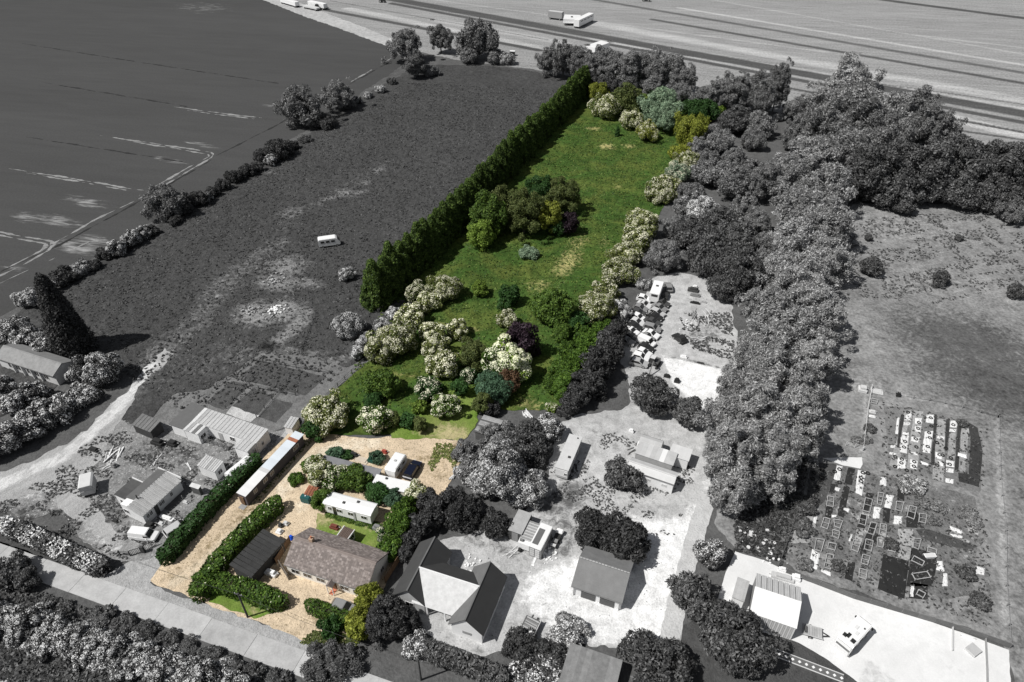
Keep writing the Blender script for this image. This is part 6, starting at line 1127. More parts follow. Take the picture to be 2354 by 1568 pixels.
for q, lb in (([(880, 120), (975, 140), (930, 410), (815, 375)], 'long white cover left of the dark bed under the allotment path'), ([(1260, 205), (1410, 235), (1335, 680), (1210, 620)], 'longest white cover below the right end of the allotment path'), ([(1790, 655), (1920, 680), (1860, 920), (1745, 890)], 'white cover in the middle of the lower allotment, right one of two'), ([(1560, 880), (1690, 900), (1650, 1110), (1530, 1090)], 'white cover in the middle of the lower allotment, left one of two'), ([(1930, 1045), (2075, 1060), (2060, 1200), (1915, 1200)], 'crumpled white cover right of the middle beds'), ([(845, 515), (940, 545), (910, 600), (830, 575)], 'small white square cover beside the long dark bed'), ([(1000, 900), (1115, 925), (1090, 985), (1000, 950)], 'small white folded cover at the foot of the long dark bed'), ([(1680, 340), (1790, 340), (1780, 510), (1660, 480)], 'ragged white cover near the top of the lower allotment'), ([(775, 1030), (880, 1035), (860, 1075), (780, 1080)], 'small white bag cover beside the lower left frames'), ([(1130, 1385), (1170, 1395), (1125, 1520), (1090, 1510)], 'thin white board cover beside the pale bed'), ([(470, 1030), (530, 1030), (490, 1190), (430, 1170)], 'pale narrow cover at the left allotment edge')): cover(zM, q, lb)
for q, lb in (([(225, 380), (365, 480), (315, 765), (165, 740)], 'big white cover at the lower left corner of the allotment'), ([(400, 755), (570, 815), (560, 885), (390, 800)], 'white cover strip below the timber frame at the fence'), ([(2030, 1050), (2105, 1062), (2080, 1265), (2025, 1255)], 'narrow white cover right of the big black mat')): cover(zO, q, lb)
for q, lb in (([(950, 1095), (1045, 1100), (1090, 1290), (940, 1260)], 'white cover right of the black soil corner'), ([(1070, 1320), (1140, 1325), (1145, 1560), (1045, 1560)], 'long thin white cover in the lower right beds'), ([(1190, 450), (1410, 540), (1400, 600), (1180, 510)], 'white tilted cover beside the grass path'), ([(1180, 590), (1420, 640), (1420, 680), (1250, 650)], 'white low cover just above the grass path'), ([(1420, 1240), (1540, 1280), (1530, 1370), (1420, 1370)], 'pale square cover in the far lower right beds'), ([(1680, 1190), (1830, 1230), (1820, 1350), (1660, 1330)], 'pale wide cover at the right allotment edge')): cover(zN, q, lb)
UP = [[(750, 535), (785, 540), (765, 765), (730, 760)], [(875, 505), (955, 450), (945, 580), (850, 570)], [(845, 600), (935, 605), (930, 640), (840, 640)], [(805, 780), (915, 785), (885, 1030), (790, 1010)], [(830, 735), (915, 745), (912, 775), (825, 768)], [(1000, 540), (1095, 545), (1085, 630), (1000, 620)], [(1000, 650), (1085, 655), (1075, 735), (990, 725)], [(950, 800), (1065, 810), (1040, 880), (945, 860)], [(945, 1010), (1040, 1030), (1040, 1055), (945, 1035)], [(935, 1110), (1035, 1140), (1020, 1250), (935, 1230)],
      [(1160, 490), (1265, 500), (1255, 620), (1145, 600)], [(1130, 730), (1250, 720), (1210, 1030), (1100, 1010)], [(1310, 790), (1410, 800), (1405, 840), (1300, 820)], [(1285, 1010), (1380, 1040), (1370, 1110), (1275, 1095)], [(1490, 580), (1590, 570), (1575, 675), (1480, 670)], [(1480, 690), (1570, 700), (1560, 740), (1470, 730)], [(1430, 1120), (1540, 1140), (1540, 1220), (1420, 1210)], [(1430, 1230), (1540, 1245), (1525, 1300), (1430, 1285)], [(1420, 1370), (1530, 1390), (1530, 1450), (1420, 1430)], [(1590, 1020), (1710, 1050), (1710, 1100), (1585, 1060)], [(760, 1085), (880, 1115), (870, 1240), (750, 1240)], [(650, 1010), (740, 1030), (730, 1060), (645, 1040)], [(1070, 1130), (1190, 1180), (1190, 1200), (1090, 1180)], [(665, 915), (740, 920), (735, 955), (660, 950)], [(1310, 1120), (1390, 1170), (1385, 1210), (1350, 1200)]]
UP.sort(key=lambda q: (sum(p[0] for p in q) // 480, sum(p[1] for p in q)))
for i, q in enumerate(UP): cover(zL, q, '%s white cover of the upper allotment, counted down each row from the left' % ordn(i), group='white covers of the upper allotment')
flat('upper_allotment_ground', zL, [(560, 380), (940, 400), (1500, 500), (1860, 640), (1930, 900), (1900, 1560), (1500, 1470), (1000, 1330), (600, 1250), (620, 900)], .05, gmat('allot_upper', .19, .3, .05, var=(.3, .5, .5)))
for q in ([(1590, 560), (1640, 580), (1590, 1290), (1540, 1280)], [(1260, 490), (1300, 500), (1265, 1200), (1215, 1190)], [(800, 500), (850, 500), (780, 960), (745, 950)], [(1430, 560), (1480, 565), (1440, 1000), (1400, 990)], [(1720, 600), (1860, 680), (1930, 1000), (1880, 1500), (1600, 1420), (1590, 1300), (1740, 1320), (1760, 800)]): flat('bed_soil', zL, q, .062, gmat('bed_dark', .05, .2, .02, var=(.3, .5, .5)))
for q in ([(1480, 750), (1560, 750), (1540, 1110), (1440, 1100)], [(1310, 560), (1420, 570), (1390, 1430), (1230, 1380)], [(860, 450), (950, 430), (760, 1260), (640, 1200)], [(980, 440), (1110, 460), (1030, 1260), (880, 1250)], [(1640, 690), (1740, 690), (1690, 1290), (1590, 1280)]): flat('bed_soil', zL, q, .056, SOILP)
# tyres
TYM = None
def tyre(zf, x, y, label, r=.36):
    global TYM
    if TYM is None:
        n, k = 16, 8; V = []; Fs = []
        for i in range(n):
            a = 6.2832 * i / n
            for j in range(k):
                b = 6.2832 * j / k; rr = .27 + .09 * math.cos(b); V.append((math.cos(a) * rr, math.sin(a) * rr, .09 + .09 * math.sin(b)))
        for i in range(n):
            for j in range(k): Fs.append((i * k + j, ((i + 1) % n) * k + j, ((i + 1) % n) * k + (j + 1) % k, i * k + (j + 1) % k))
        TYM = MB().add(V, Fs).mesh('tyre')
    p = g(*zf(x, y), .12); o = link('tyre', TYM, TY, loc=(p.x, p.y, .1), sc=(r / .36,) * 3); tag(o, label, 'tyre', 'tyres holding covers down')
ty = [(zL, a, b) for a, b in ((1050, 610), (1040, 690), (1010, 835), (860, 870), (845, 948), (815, 1115), (808, 1165), (985, 1150), (980, 1212), (1220, 655), (1190, 750), (1525, 640), (1490, 1095), (1475, 1185), (1335, 1055), (1375, 1058), (1300, 1195), (1425, 960), (880, 1265), (725, 1080), (720, 1215), (1215, 545), (1200, 820), (1170, 940), (1015, 945), (1300, 885), (900, 465))]
ty.sort(key=lambda t: t[2])
for i, (zf, a, b) in enumerate(ty): tyre(zf, a, b, '%s tyre from the top on the upper allotment covers' % ordn(i))
tl = [(zM, a, b) for a, b in ((920, 200), (1350, 265), (1315, 355), (1315, 420), (605, 210), (580, 440), (530, 525), (485, 670), (335, 780), (490, 835), (600, 350), (830, 240), (920, 440), (1440, 270), (430, 370), (460, 265))] + [(zO, 1570, 530), (zO, 1620, 1160), (zO, 1955, 730), (zO, 740, 365)]
tl.sort(key=lambda t: t[0](t[1], t[2])[1])
for i, (zf, a, b) in enumerate(tl): tyre(zf, a, b, '%s tyre from the top on the lower allotment' % ordn(i), .4)
# timber frames over the beds
def frame_bed(zf, px, label, cross=1, ht=.3, legs=False):
    w_ = [g(*zf(*p), ht) for p in px]; c = sum(w_, Vector()) / 4; c = Vector((c.x, c.y, 0)); t = thing('bed_frame', label, 'bed frame', c, 0, 'timber frames on the allotments'); P = [p - c for p in w_]; zz = ht
    for i in range(4): MB().bar(P[i].xy.to_3d() + Vector((0, 0, zz)), P[(i + 1) % 4].xy.to_3d() + Vector((0, 0, zz)), .045, h=.06).build('rail', RAIL, t)
    for k_ in range(cross):
        s = (k_ + 1) / (cross + 1); MB().bar(P[0].lerp(P[3], s).xy.to_3d() + Vector((0, 0, zz)), P[1].lerp(P[2], s).xy.to_3d() + Vector((0, 0, zz)), .035).build('crossbar', RAIL, t)
    for i in range(4): MB().bar(P[i].xy.to_3d(), P[i].xy.to_3d() + Vector((0, 0, zz + (.3 if legs else 0))), .045).build('leg', RAIL, t)
FR = [(zM, [(705, 685), (820, 705), (805, 885), (685, 860)], 1), (zM, [(1400, 715), (1530, 750), (1480, 985), (1350, 950)], 1), (zM, [(1310, 1010), (1430, 1040), (1395, 1225), (1275, 1185)], 1), (zM, [(1635, 615), (1740, 635), (1690, 855), (1615, 830)], 2), (zM, [(1970, 780), (2100, 805), (2065, 970), (1955, 935)], 0), (zM, [(640, 1075), (750, 1110), (700, 1290), (580, 1250)], 1), (zM, [(820, 1110), (980, 1140), (930, 1280), (830, 1240)], 1), (zM, [(800, 1300), (930, 1340), (900, 1470), (790, 1420)], 1), (zM, [(1500, 1165), (1615, 1190), (1550, 1400), (1430, 1360)], 1), (zM, [(1680, 1190), (1790, 1215), (1770, 1440), (1650, 1380)], 1), (zM, [(2210, 860), (2340, 890), (2290, 1110), (2160, 1060)], 1),
      (zO, [(500, 465), (620, 500), (560, 760), (440, 720)], 2), (zO, [(530, 265), (670, 290), (640, 410), (510, 370)], 0), (zO, [(1215, 200), (1345, 235), (1310, 430), (1180, 380)], 1), (zO, [(1430, 170), (1550, 205), (1520, 360), (1415, 330)], 0), (zO, [(1155, 480), (1290, 520), (1240, 680), (1120, 640)], 1), (zO, [(1100, 740), (1235, 780), (1210, 945), (1080, 895)], 1), (zO, [(985, 215), (1120, 250), (1060, 440), (940, 390)], 1), (zO, [(300, 190), (450, 215), (390, 430), (265, 395)], 0), (zO, [(1640, 250), (1770, 290), (1750, 440), (1620, 410)], 0),
      (zN, [(530, 680), (660, 690), (610, 880), (510, 840)], 1), (zN, [(785, 835), (945, 890), (930, 970), (775, 920)], 0), (zN, [(530, 1000), (720, 1105), (680, 1180), (480, 1085)], 0), (zN, [(490, 1330), (770, 1290), (835, 1395), (550, 1440)], 0), (zN, [(630, 220), (760, 240), (740, 400), (615, 370)], 1), (zO, [(2180, 1130), (2310, 1200), (2265, 1280), (2140, 1215)], 0), (zL, [(405, 270), (490, 290), (470, 345), (395, 330)], 1)]
FR.sort(key=lambda t: (t[0](*t[1][0])[0]))
for i, (zf, q, n) in enumerate(FR): frame_bed(zf, q, '%s timber bed frame from the left on the allotments' % ordn(i), n, legs=(zf is zN and q[0] == (490, 1330)))
cover(zO, [(1530, 495), (2000, 600), (1920, 1300), (1430, 1115)], 'big square black ground mat on the lower allotment', .1, MATK, 'ground_mat', 'mat', None)
t = thing('garden_tub', 'small white boat shaped tub on the black soil', 'tub', g(*zN(800, 1025)), R(5)); MB().prism([(-.9, .5), (.9, .5), (.6, .05), (-.55, .05)], -.35, .35, 'y').build('hull', PT['white'], t); MB().box(-.75, .75, -.28, .28, .46, .52).build('inside', W['pale'], t)
# allotment shrubs and vegetables
for it, k, m, lb in (((zM, 320, 1010, 60), 'round', 'g_d', 'dark round shrub at the left edge of the lower allotment'), ((zM, 240, 1250, 40), 'round', 'g_d', 'small dark shrub at the left allotment edge'), ((zM, 260, 1420, 46), 'round', 'g_d', 'dark shrub above the lower left white cover'), ((zO, 100, 760, 40), 'round', 'g_m', 'grey shrub by the lower left fence corner'), ((zM, 2290, 640, 60), 'haw', 'g_m', 'white flowered bush in the middle of the allotments'), ((zN, 1560, 320, 40), 'round', 'g_m', 'grey shrub at the right of the allotment rows'), ((zN, 1640, 480, 36), 'round', 'g_m', 'grey shrub below another at the right of the rows'), ((zN, 720, 120, 34), 'round', 'g_m', 'leafy grey vegetable row patch in the middle'), ((zN, 960, 180, 34), 'round', 'g_m', 'leafy grey vegetable patch right of the middle'), ((zN, 900, 420, 30), 'round', 'g_m', 'leafy grey patch above the grass path'), ((zN, 1500, 1430, 44), 'round', 'g_d', 'dark shrub in the lower right allotment'), ((zP, 1760, 170, 50), 'round', 'g_d', 'dark mound shrub at the lower right allotment corner'), ((zO, 700, 780, 34), 'round', 'g_d', 'dark leafy bed end above the fence'), ((zO, 1690, 400, 36), 'round', 'g_d', 'dark leafy plant in a timber frame above the black mat'), ((zL, 1650, 650, 26), 'round', 'g_d', 'dark plant at the top right of the upper allotment'), ((zL, 380, 740, 30), 'round', 'g_d', 'dark plant in the narrow left strip'), ((zL, 330, 880, 26), 'round', 'g_m', 'grey plant below the narrow left strip'), ((zL, 200, 910, 30), 'round', 'g_m', 'grey plant left of the upper allotment corner')):
    zf, a, b, wd = it; x, y = zf(a, b); tree(k, m, x, y + 3, y - wd * .38, wd, lb, 'shrub', name='garden_shrub')
tag(tufts('allotment_plants', [(1830, 1080), (2000, 1090), (2270, 1190), (2280, 1440), (2000, 1360), (1800, 1270)], 1300, .18, 'yw', .05, clump=0), 'low vegetables and weeds of the lower allotment', 'plants')
tag(tufts('upper_allotment_plants', [(2020, 920), (2270, 980), (2260, 1120), (2030, 1100)], 420, .18, 'yw', .05), 'low vegetables of the upper allotment', 'plants')
# ---- fences
def post_fence(name, label, pts, ht, gap, m, rails=0, pm=None, panel=0, th=.05):
    t = thing(name, label, 'fence', pts[0])
    for k_ in range(len(pts) - 1):
        a, b = pts[k_] - pts[0], pts[k_ + 1] - pts[0]; L = (b - a).length; n = max(1, int(L / gap))
        for i in range(n + (k_ == len(pts) - 2)): p = a.lerp(b, i / n); MB().bar(p, p + Vector((0, 0, ht)), .06).build('post', pm or m, t)
        for i in range(n):
            p, q = a.lerp(b, i / n), a.lerp(b, (i + 1) / n); d = (q - p).normalized()
            if panel: MB().bar(p + d * .07 + Vector((0, 0, ht * .5)), q - d * .07 + Vector((0, 0, ht * .5)), th, h=ht * .46).build('panel', m, t)
            for r_ in range(rails): zz = Vector((0, 0, ht * (r_ + 1) / (rails + .3))); MB().bar(p + zz, q + zz, .025).build('rail', m, t)
    return t
post_fence('panel_fence', 'long grey panelled fence between the allotment and the concrete yard', [g(*zD(1130, 215)), g(*zP(0, 20)), g(*zP(1340, 420)), g(*zP(1820, 580)), g(*zP(2150, 700))], 1.1, 1.9, mat('fence_grey', .14, .9, .3), panel=1, pm=mat('fence_post', .2, .9))
post_fence('wire_fence', 'thin post fence round the top of the upper allotment', [g(*zL(400, 150)), g(*zL(760, 240)), g(*zL(1400, 350)), g(*zL(2140, 540))], 1.0, 2.6, W['wood'], rails=1)
post_fence('side_fence', 'thin post fence down the right side of the allotments', [g(*zL(2140, 540)), g(*zL(2160, 1400)), g(*zN(2190, 560)), g(*zN(2200, 1568)), g(*zP(2150, 690))], 1.0, 3.2, W['wood'], rails=1)
post_fence('strip_fence', 'pale fence left of the narrow strip at the upper allotment', [g(*zL(395, 130)), g(*zL(340, 420)), g(*zL(270, 1000))], .9, 2.2, W['pale'], rails=2)
post_fence('bank_fence', 'dark leaning fence along the left side of the lower allotment', [g(*zM(380, 60)), g(*zM(230, 720)), g(*zM(0, 1400)), g(*Zm(2560, 1706, 1.839)(660, 770))], 1.1, 1.6, W['woodd'], rails=3)
post_fence('timber_rail', 'pale timber rail crossing the concrete yard', [g(*zP(1360, 430)), g(*zP(1357, 740))], .5, 4.5, W['pale'], rails=1, panel=1); post_fence('edge_rail', 'long grey timber edging at the right of the concrete yard', [g(*zP(1815, 580)), g(*zP(1835, 1000)), g(*zP(1840, 1300))], .45, 3.0, W['wood'], panel=1)
post_fence('yard_gate_rails', 'pale pallet gate above the allotment path', [g(*zL(40, 925)), g(*zL(285, 985))], 1.0, 1.3, W['tin2'], rails=3)
q = g(*zP(1640, 745)); t = thing('pallet_stack', 'low square pallet stack in the corner of the concrete yard', 'pallet', (q.x, q.y, 0), R(28))
for i in range(5): MB().box(-.75, .75, -.7, .7, .12 * i, .12 * i + .09).build('pallet', W['pale'] if i % 2 else W['tin'], t)
post_fence('garden_fence', 'brown board fence between the bungalow and the hipped house', [g(*zA(1640, 1130)), g(*zA(1830, 830)), g(*zA(1960, 640))], 1.6, 1.6, W['woodb'], panel=1, th=.03)
post_fence('side_gate_fence', 'grey board fence left of the bungalow front', [g(*zA(190, 900)), g(*zA(310, 1090))], 1.6, 1.1, mat('fence_brown_grey', (.16, .14, .12), .9, .3), panel=1, th=.03); post_fence('black_shed_fence', 'brown board fence between the black roofed shed and the bungalow', [g(*zA(140, 870)), g(*zA(330, 570))], 1.6, 1.5, W['woodb'], panel=1, th=.03)
post_fence('pen_fence', 'light wire pen fence in the court of the white outbuildings', [g(*zE(700, 640)), g(*zE(1090, 770)), g(*zE(1180, 660))], 1.5, 1.0, W['metal'], rails=3)
for k_, (a, b) in enumerate((((760, 905), (870, 800)), ((690, 975), (760, 905)), ((580, 830), (760, 860)), ((500, 890), (585, 828)), ((540, 885), (680, 910)), ((590, 960), (660, 880)), ((520, 940), (580, 860)), ((690, 815), (725, 720)))): post_fence('paddock_fence', ['dark fence along the left boundary blossom', 'dark fence beside the hen house', 'dark fence along the top of the small paddocks', 'dark fence on the left of the small paddocks', 'dark fence through the middle of the small paddocks', 'dark fence right of the small paddocks', 'dark fence dividing the two left paddocks', 'dark fence in the rough field by the white rubble'][k_], [g(*a), g(*b)], 1.0, 2.2, W['woodd'], rails=2)
t = thing('iron_gate', 'pair of black iron gates at the forecourt, one leaf ajar', 'gate', g(*zV(490, 1040)), 0); P0 = g(*zV(490, 1040))
for a, b in (((470, 1040), (250, 1110)), ((510, 1020), (720, 910))):
    lf = None; pa, pb = g(*zV(*a)) - P0, g(*zV(*b)) - P0; mb = MB(); mb.bar(pa + Vector((0, 0, .2)), pb + Vector((0, 0, .2)), .03); mb.bar(pa + Vector((0, 0, 1.3)), pb + Vector((0, 0, 1.3)), .03); lf = mb.build('leaf', BLK, t)
    for i in range(9): p = pa.lerp(pb, i / 8); MB().bar(p + Vector((0, 0, .1)), p + Vector((0, 0, 1.45)), .02).build('bar', BLK, lf)
MB().box(-.25, .25, -.2, .2, 0, 1.5).build('pillar', W['dark'], t)
post_fence('boundary_rail', 'dark rail from the iron gate into the blossom hedge', [g(*zV(250, 1110)), g(*zV(60, 1090))], 1.2, 1.2, BLK, rails=3)
# ---- poles
def pole(label, base, top, arm=False):
    b = g(*base); lo, hi = 1., 15.
    for _ in range(30):
        mid = (lo + hi) / 2
        if proj((b.x, b.y, mid))[1] > top[1]: lo = mid
        else: hi = mid
    t = thing('telegraph_pole', label, 'pole', b); tp = g(*top, lo) - b
    MB().tube([(0, 0, 0), (tp.x * .5, tp.y * .5, lo * .5), (tp.x, tp.y, lo)], [.15, .13, .11], 8).build('pole', W['dark'], t); MB().bar((tp.x - .6, tp.y + .2, lo - .3), (tp.x + .6, tp.y - .2, lo - .3), .06).build('crossarm', W['woodd'], t)
    for s in (-.5, .5): MB().tube([(tp.x + s, tp.y - s * .33, lo - .25), (tp.x + s, tp.y - s * .33, lo - .05)], .05, 6).build('insulator', W['tin'], t)
    return Vector((b.x + tp.x, b.y + tp.y, lo - .2))
z0_ = Zm(0, 1706, 1.839); z1_ = Zm(1280, 1706, 1.839)
tops = [pole('dark telegraph pole on the front lawn beside the clipped hedge', z0_(1710, 1120), z0_(1640, 955)), pole('dark telegraph pole before the hipped house', z1_(550, 1552), z1_(530, 1410)), pole('dark telegraph pole in the blossom hedge on the left', z0_(290, 580), z0_(212, 455)), pole('pale topped pole among the bushes below the road', z0_(150, 960), z0_(105, 880))]
b = g(*zQ(1500, 790)); t = thing('lamp_post', 'slim lamp post at the edge of the white gravel yard', 'lamp post', b); MB().tube([(0, 0, 0), (0, 0, 3.0)], [.06, .045], 8).build('pole', W['dark'], t); MB().tube([(0, 0, 3.0), (0, 0, 3.3)], [.16, .12], 8).build('lamp_head', W['dark'], t)
for i, (p, q) in enumerate(((tops[2], tops[0]), (tops[0], tops[1]))):
    mb = MB(); n = 10; mb.tube([p.lerp(q, k_ / n) - Vector((0, 0, 1.1 * math.sin(math.pi * k_ / n))) for k_ in range(n + 1)], .018, 4); tag(mb.build('overhead_wire', W['dark']), ['overhead wire across the forecourt and driveway', 'overhead wire across the bungalow front gravel'][i], 'wire')
# ---- clutter
def plank_pile(zf, x, y, label, n, L, m1, m2, spread=.9, name='timber_pile'):
    p = g(*zf(x, y)); t = thing(name, label, 'pile', (p.x, p.y, .05), random.random() * 3); rr = random.Random(n + int(x))
    for i in range(n):
        a = rr.uniform(-.5, .5); c = Vector((rr.uniform(-spread, spread), rr.uniform(-spread, spread), .06 + .05 * rr.random() * i / 2)); d = Vector((math.cos(a), math.sin(a), rr.uniform(-.06, .06))) * L * rr.uniform(.4, .6)
        MB().bar(c - d, c + d, .08, h=.03).build('plank', m1 if i % 3 else m2, t)
plank_pile(zG, 720, 130, 'heap of white planks on the left yard', 14, 2.6, PT['white'], W['tin'], 1.1); plank_pile(zG, 620, 330, 'smaller heap of pale scrap boards on the left yard', 10, 1.4, W['tin2'], W['wood'], .8); plank_pile(zG, 1480, 230, 'two long pale boards on the left yard', 2, 2.8, W['tin2'], W['tin2'], .3); plank_pile(zG, 2120, 340, 'pale board leaning left of the striped shed', 2, 2.0, W['tin2'], PT['white'], .2)
plank_pile(zI, 300, 1270, 'ladder like pale timbers left of the scrap trailer', 5, 2.4, W['tin2'], W['wood'], .4); plank_pile(zS, 1750, 950, 'brush and timber heap at the scrapyard edge', 26, 2.6, W['wood'], W['tin2'], 2.2, 'brush_heap'); plank_pile(zS, 1650, 1360, 'long pale planks below the brush heap', 8, 3.6, W['tin2'], W['wood'], 1.2); plank_pile(zJ, 1340, 190, 'white crumpled sheets at the lower right plot corner', 9, 1.6, PT['white'], W['tin2'], .9, 'sheet_pile'); plank_pile(zJ, 680, 650, 'white boards below the dark weathered shed', 4, 1.6, PT['white'], W['tin2'], .5)
plank_pile(zK, 1120, 420, 'stack of dark grilles left of the flat annex', 8, 1.3, W['woodd'], W['tin'], .5); plank_pile(zQ, 350, 240, 'dark offcuts at the head of the log trailer', 7, .9, W['dark'], W['woodd'], .5); plank_pile(zJ, 60, 1290, 'pale planks stacked beside the tan gravel corner', 8, 2.2, W['tin2'], W['wood'], .6)
plank_pile(zX, 40, 660, 'pale sheet stack beside the brush heap', 5, 2.0, W['tin2'], PT['white'], .7, 'sheet_pile')
def rubble(zf, px, n, label, m, s=.3, name='rubble_heap', z=.05):
    p = g(*zf(*px)); t = thing(name, label, 'rubble', (p.x, p.y, z)); rr = random.Random(int(px[0])); ms = []
    for k_ in range(3):
        V = [(rr.uniform(.6, 1) * math.cos(a) * .5, rr.uniform(.6, 1) * math.sin(a) * .5, zz_) for zz_ in (0, .5) for a in [i * 1.047 for i in range(6)]]; mb = MB().add(V, [tuple(range(5, -1, -1)), tuple(range(6, 12))] + [(i, (i + 1) % 6, (i + 1) % 6 + 6, i + 6) for i in range(6)]); ms.append(mb.mesh('stone'))
    for i in range(n):
        r_ = rr.gauss(0, 1) * s * 3.2; a = rr.random() * 6.28; sc = s * rr.uniform(.5, 1.6); o = link('stone', ms[i % 3], m, t, loc=(math.cos(a) * r_, math.sin(a) * r_, .0), rz=rr.random() * 6, sc=(sc, sc, sc * rr.uniform(.5, 1.1)))
zY = Zm(0, 853, 1.839)
rubble(zI, (1300, 1330), 46, 'heap of white rubble at the foot of the open container', W['white'], .32); rubble(zY, (1900, 570), 60, 'bright white rubble heap in the rough field', W['white'], .45, z=.3); rubble(zY, (1720, 580), 40, 'pale rubble left of the bright heap in the rough field', W['grey'], .4, z=.3); rubble(zY, (1880, 370), 34, 'pale rubble below the camper van', W['grey'], .4, z=.3)
rubble(Zm(2560, 1706, 1.839), (470, 560), 50, 'pale stone heap on the bank beside the allotment', W['pale'], .5); rubble(Zm(2560, 1706, 1.839), (600, 690), 36, 'pale stones above the barn yard', W['white'], .35); rubble(zS, (1450, 1070), 22, 'white crumpled rubble on the scrapyard ground', W['white'], .35); rubble(zB, (1000, 490), 26, 'white rubble between the hipped house wings', W['white'], .3)
def junk(zf, x, y, label, m, s=(1, .6, .6), name='scrap_item', ang=0):
    p = g(*zf(x, y)); t = thing(name, label, 'scrap', (p.x, p.y, 0), ang); a, b, c = s; MB().box(-a / 2, a / 2, -b / 2, b / 2, .05, c * .6).build('body', m, t, bev=.05); MB().box(-a * .3, a * .35, -b * .35, b * .3, c * .6, c).build('top', m, t, bev=.04); MB().bar((-a * .6, 0, c * .3), (a * .65, b * .2, c * .55), .04).build('bar', W['tin'], t)
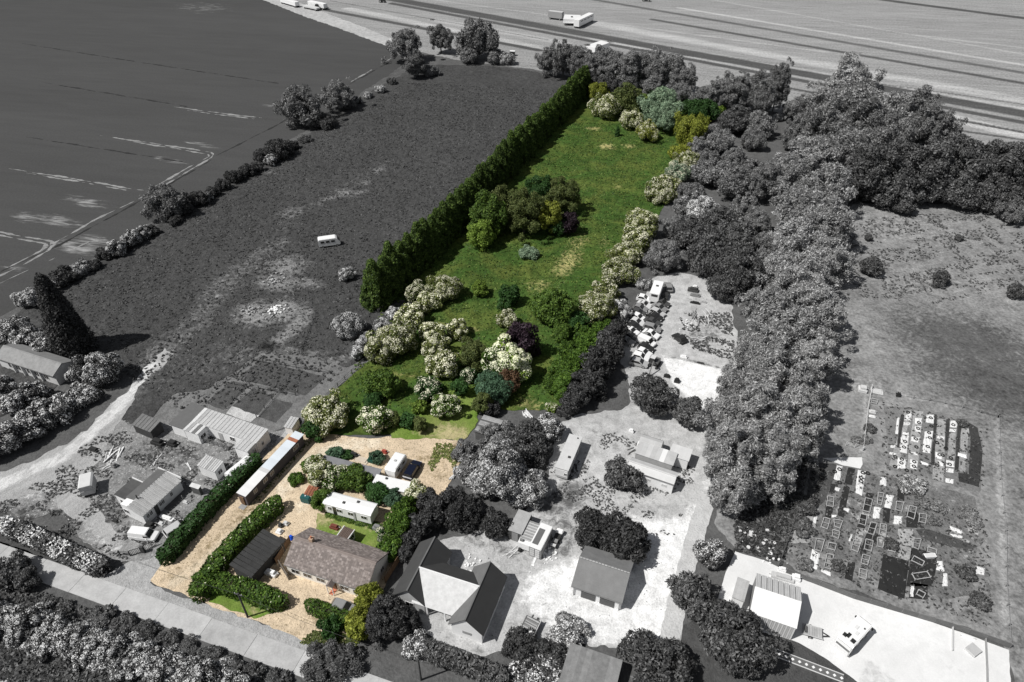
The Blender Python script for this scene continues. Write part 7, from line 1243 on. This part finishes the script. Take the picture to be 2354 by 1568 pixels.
for args in ((zS, 1560, 450, 'dark scrap heap under the thicket in the scrapyard', W['dark'], (2.4, 1.2, 1.0)), (zS, 1600, 540, 'grey scrap below the dark heap', W['asb'], (2.2, .9, .7)), (zS, 1600, 680, 'long dark tank of scrap by the scrapyard corner', BLK, (2.2, .6, .6)), (zS, 1750, 665, 'grey cylinder of scrap beside the dark tank', W['asb2'], (1.4, .5, .5)), (zS, 1600, 390, 'white sack at the scrapyard thicket', PT['white'], (1.1, .8, .7)), (zS2, 1080, 655, 'dark engine block above the large round tree', BLK, (1.2, .8, .7)), (zS2, 1260, 750, 'dark small machine at the edge of the bright pad', BLK, (1.0, .9, 1.0)), (zS2, 1700, 410, 'dark scrap along the top edge of the bright pad', W['dark'], (1.6, .5, .4)), (zS2, 1390, 300, 'white lump above the bright pad edge', PT['white'], (1.4, .8, .6)), (zE, 130, 680, 'black scrap tractor in front of the dark shed', BLK, (2.4, 1.2, 1.2)), (zE, 330, 690, 'black scrap frame right of the scrap tractor', BLK, (1.8, 1.2, 1.0)), (zG, 360, 40, 'black tyre heap at the top of the left yard', BLK, (2.0, .9, .6)), (zG, 740, 350, 'dark bin with a white lid on the left yard', W['asb'], (.8, .8, .9)), (zG, 760, 1350, 'black barrow on the left yard grass', BLK, (1.2, .6, .5)), (zG, 1400, 1440, 'black quad bike behind the white car van', BLK, (1.6, 1.0, .9)), (zG, 1700, 1300, 'white sheeted heap along the low wall', PT['white'], (2.6, .7, .6)), (zG, 1600, 1400, 'white and black pots at the end of the low wall', PT['light'], (1.0, .6, .5)), (zG, 1850, 1180, 'grey pots beside the deck', W['asb'], (1.0, .6, .6)), (zG, 2050, 1010, 'white pots at the far end of the low wall', W['tin2'], (1.0, .5, .5)), (zG, 2130, 900, 'dark pots at the deck corner', W['asb'], (1.0, .6, .6)),
             (zF, 1480, 360, 'red lawn mower on the gravel circle', mat('mower_red', (.35, .07, .05), .5), (1.1, .7, .7)), (zA, 940, 370, 'red brown picnic seat on the back lawn', mat('seat_red', (.17, .05, .035), .7), (1.5, .8, .8)), (zA, 340, 520, 'bright blue drum at the bungalow corner', mat('drum_blue', (.01, .09, .6), .5), (.7, .7, .8)), (zA, 70, 1010, 'white flat topped box behind the front hedge', PT['white'], (1.9, .9, 1.0)), (zA, 1530, 390, 'grey mesh cage in the back garden', W['asb'], (1.4, .8, 1.1)), (zA, 270, 320, 'cluster of white and grey junk beside the curved hedge', PT['light'], (.9, .7, .7)), (zA, 200, 350, 'dark bin beside the junk cluster', W['dark'], (.7, .6, .9)), (zA, 180, 430, 'white domed barrow cover behind the black roofed shed', PT['white'], (1.0, .9, .7)), (zF, 1300, 480, 'dark green garden tarpaulin tent by the gravel', mat('tarp_green', (.01, .07, .05), .6), (1.1, 1.0, 1.2)), (zF, 1060, 400, 'dark upturned boat on the gravel bed', BLK, (1.6, .7, .8)), (zF, 1170, 470, 'pale cluttered workbench slabs by the grey roof', mat('slab_cream', (.6, .52, .42), .8), (2.4, 1.4, .3)), (zK, 1130, 150, 'white chest on the gravel above the flat annex', PT['white'], (.9, .7, .8)), (zK, 1250, 330, 'white cooker beside the flat annex', PT['white'], (.9, .8, .9)), (zK, 300, 690, 'dark steps beside the pale static caravan', W['dark'], (.9, .6, .6)), (zI, 920, 1480, 'white board lying below the open container', PT['white'], (.5, 2.2, .15)), (zL, 265, 170, 'pale box left of the upper allotment corner', W['pale'], (1.6, 1.5, 1.2)), (zL, 470, 180, 'pale shed slab at the upper allotment corner', W['tin2'], (2.2, 1.6, .3)), (zL, 760, 240, 'black water butt on the upper allotment fence', BLK, (.8, .8, .9)), (zL, 405, 470, 'white and black crates in the narrow left strip', PT['light'], (1.2, .8, .6)), (zL, 400, 530, 'white box below the crates in the narrow strip', PT['white'], (1.2, .6, .4)), (zD, 1080, 290, 'grey skip behind the white barn', W['tin'], (3.2, 1.0, .8)), (zD, 1265, 300, 'white tank behind the white barn', PT['white'], (1.2, 1.0, 1.0)), (zD, 1080, 180, 'white cubes along the fence behind the barn', PT['white'], (1.1, .6, .7)), (zP, 1580, 560, 'white slab along the fence in the concrete yard', PT['white'], (1.6, .5, .3))):
    junk(*args, ang=R(-20))
# diamond patterned garden path lower right: border strips and stone diamonds
pa, pb = g(*zD(800, 1225)), g(*zD(1700, 1570)); d = (pb - pa).normalized(); n_ = Vector((-d.y, d.x, 0)); Lp = (pb - pa).length
t = thing('diamond_path', 'garden path with pale edging and a line of white diamonds', 'path', (pa.x, pa.y, .07), math.atan2(d.y, d.x)); MB().box(0, Lp + 2, -.75, .25, 0, .02).build('bed', mat('path_dark', .12, .9, .3), t)
for y in (-.8, .28): MB().box(0, Lp + 2, y - .05, y + .05, 0, .1).build('edging', W['pale'], t)
for i in range(12): x = .5 + i * .87; MB().add([(x - .22, -.25, .02), (x, -.47, .02), (x + .22, -.25, .02), (x, -.03, .02), (x - .22, -.25, .06), (x, -.47, .06), (x + .22, -.25, .06), (x, -.03, .06)], [(3, 2, 1, 0), (4, 5, 6, 7), (0, 1, 5, 4), (1, 2, 6, 5), (2, 3, 7, 6), (3, 0, 4, 7)]).build('stone', PT['white'], t)
t = thing('barn_screen_wall', 'dark rendered wall with a white coping left of the barn', 'wall', g(*zD(100, 830)), R(-22)); MB().box(-.4, 4.4, -.6, -.4, 0, 1.6).build('wall', W['slate'], t); MB().box(-.45, 4.45, -.65, -.35, 1.6, 1.7).build('coping', PT['white'], t)
# roof cut by the bottom edge
t = thing('mossy_roof_house', 'low mossy roofed house cut by the bottom edge', 'house', g(*zQ(1150, 1050)), R(-20)); MB().box(-3.2, 3.2, -2.5, 2.3, 0, 2.0).build('wall', W['dark'], t)
panelled(t, (-3.5, -2.8, 2.0), (3.5, -2.8, 2.0), (3.5, 2.5, 2.5), (-3.5, 2.5, 2.5), 9, mat('moss_roof', .2, .95, .45, 1.5), rib=False, name='roof_strip')
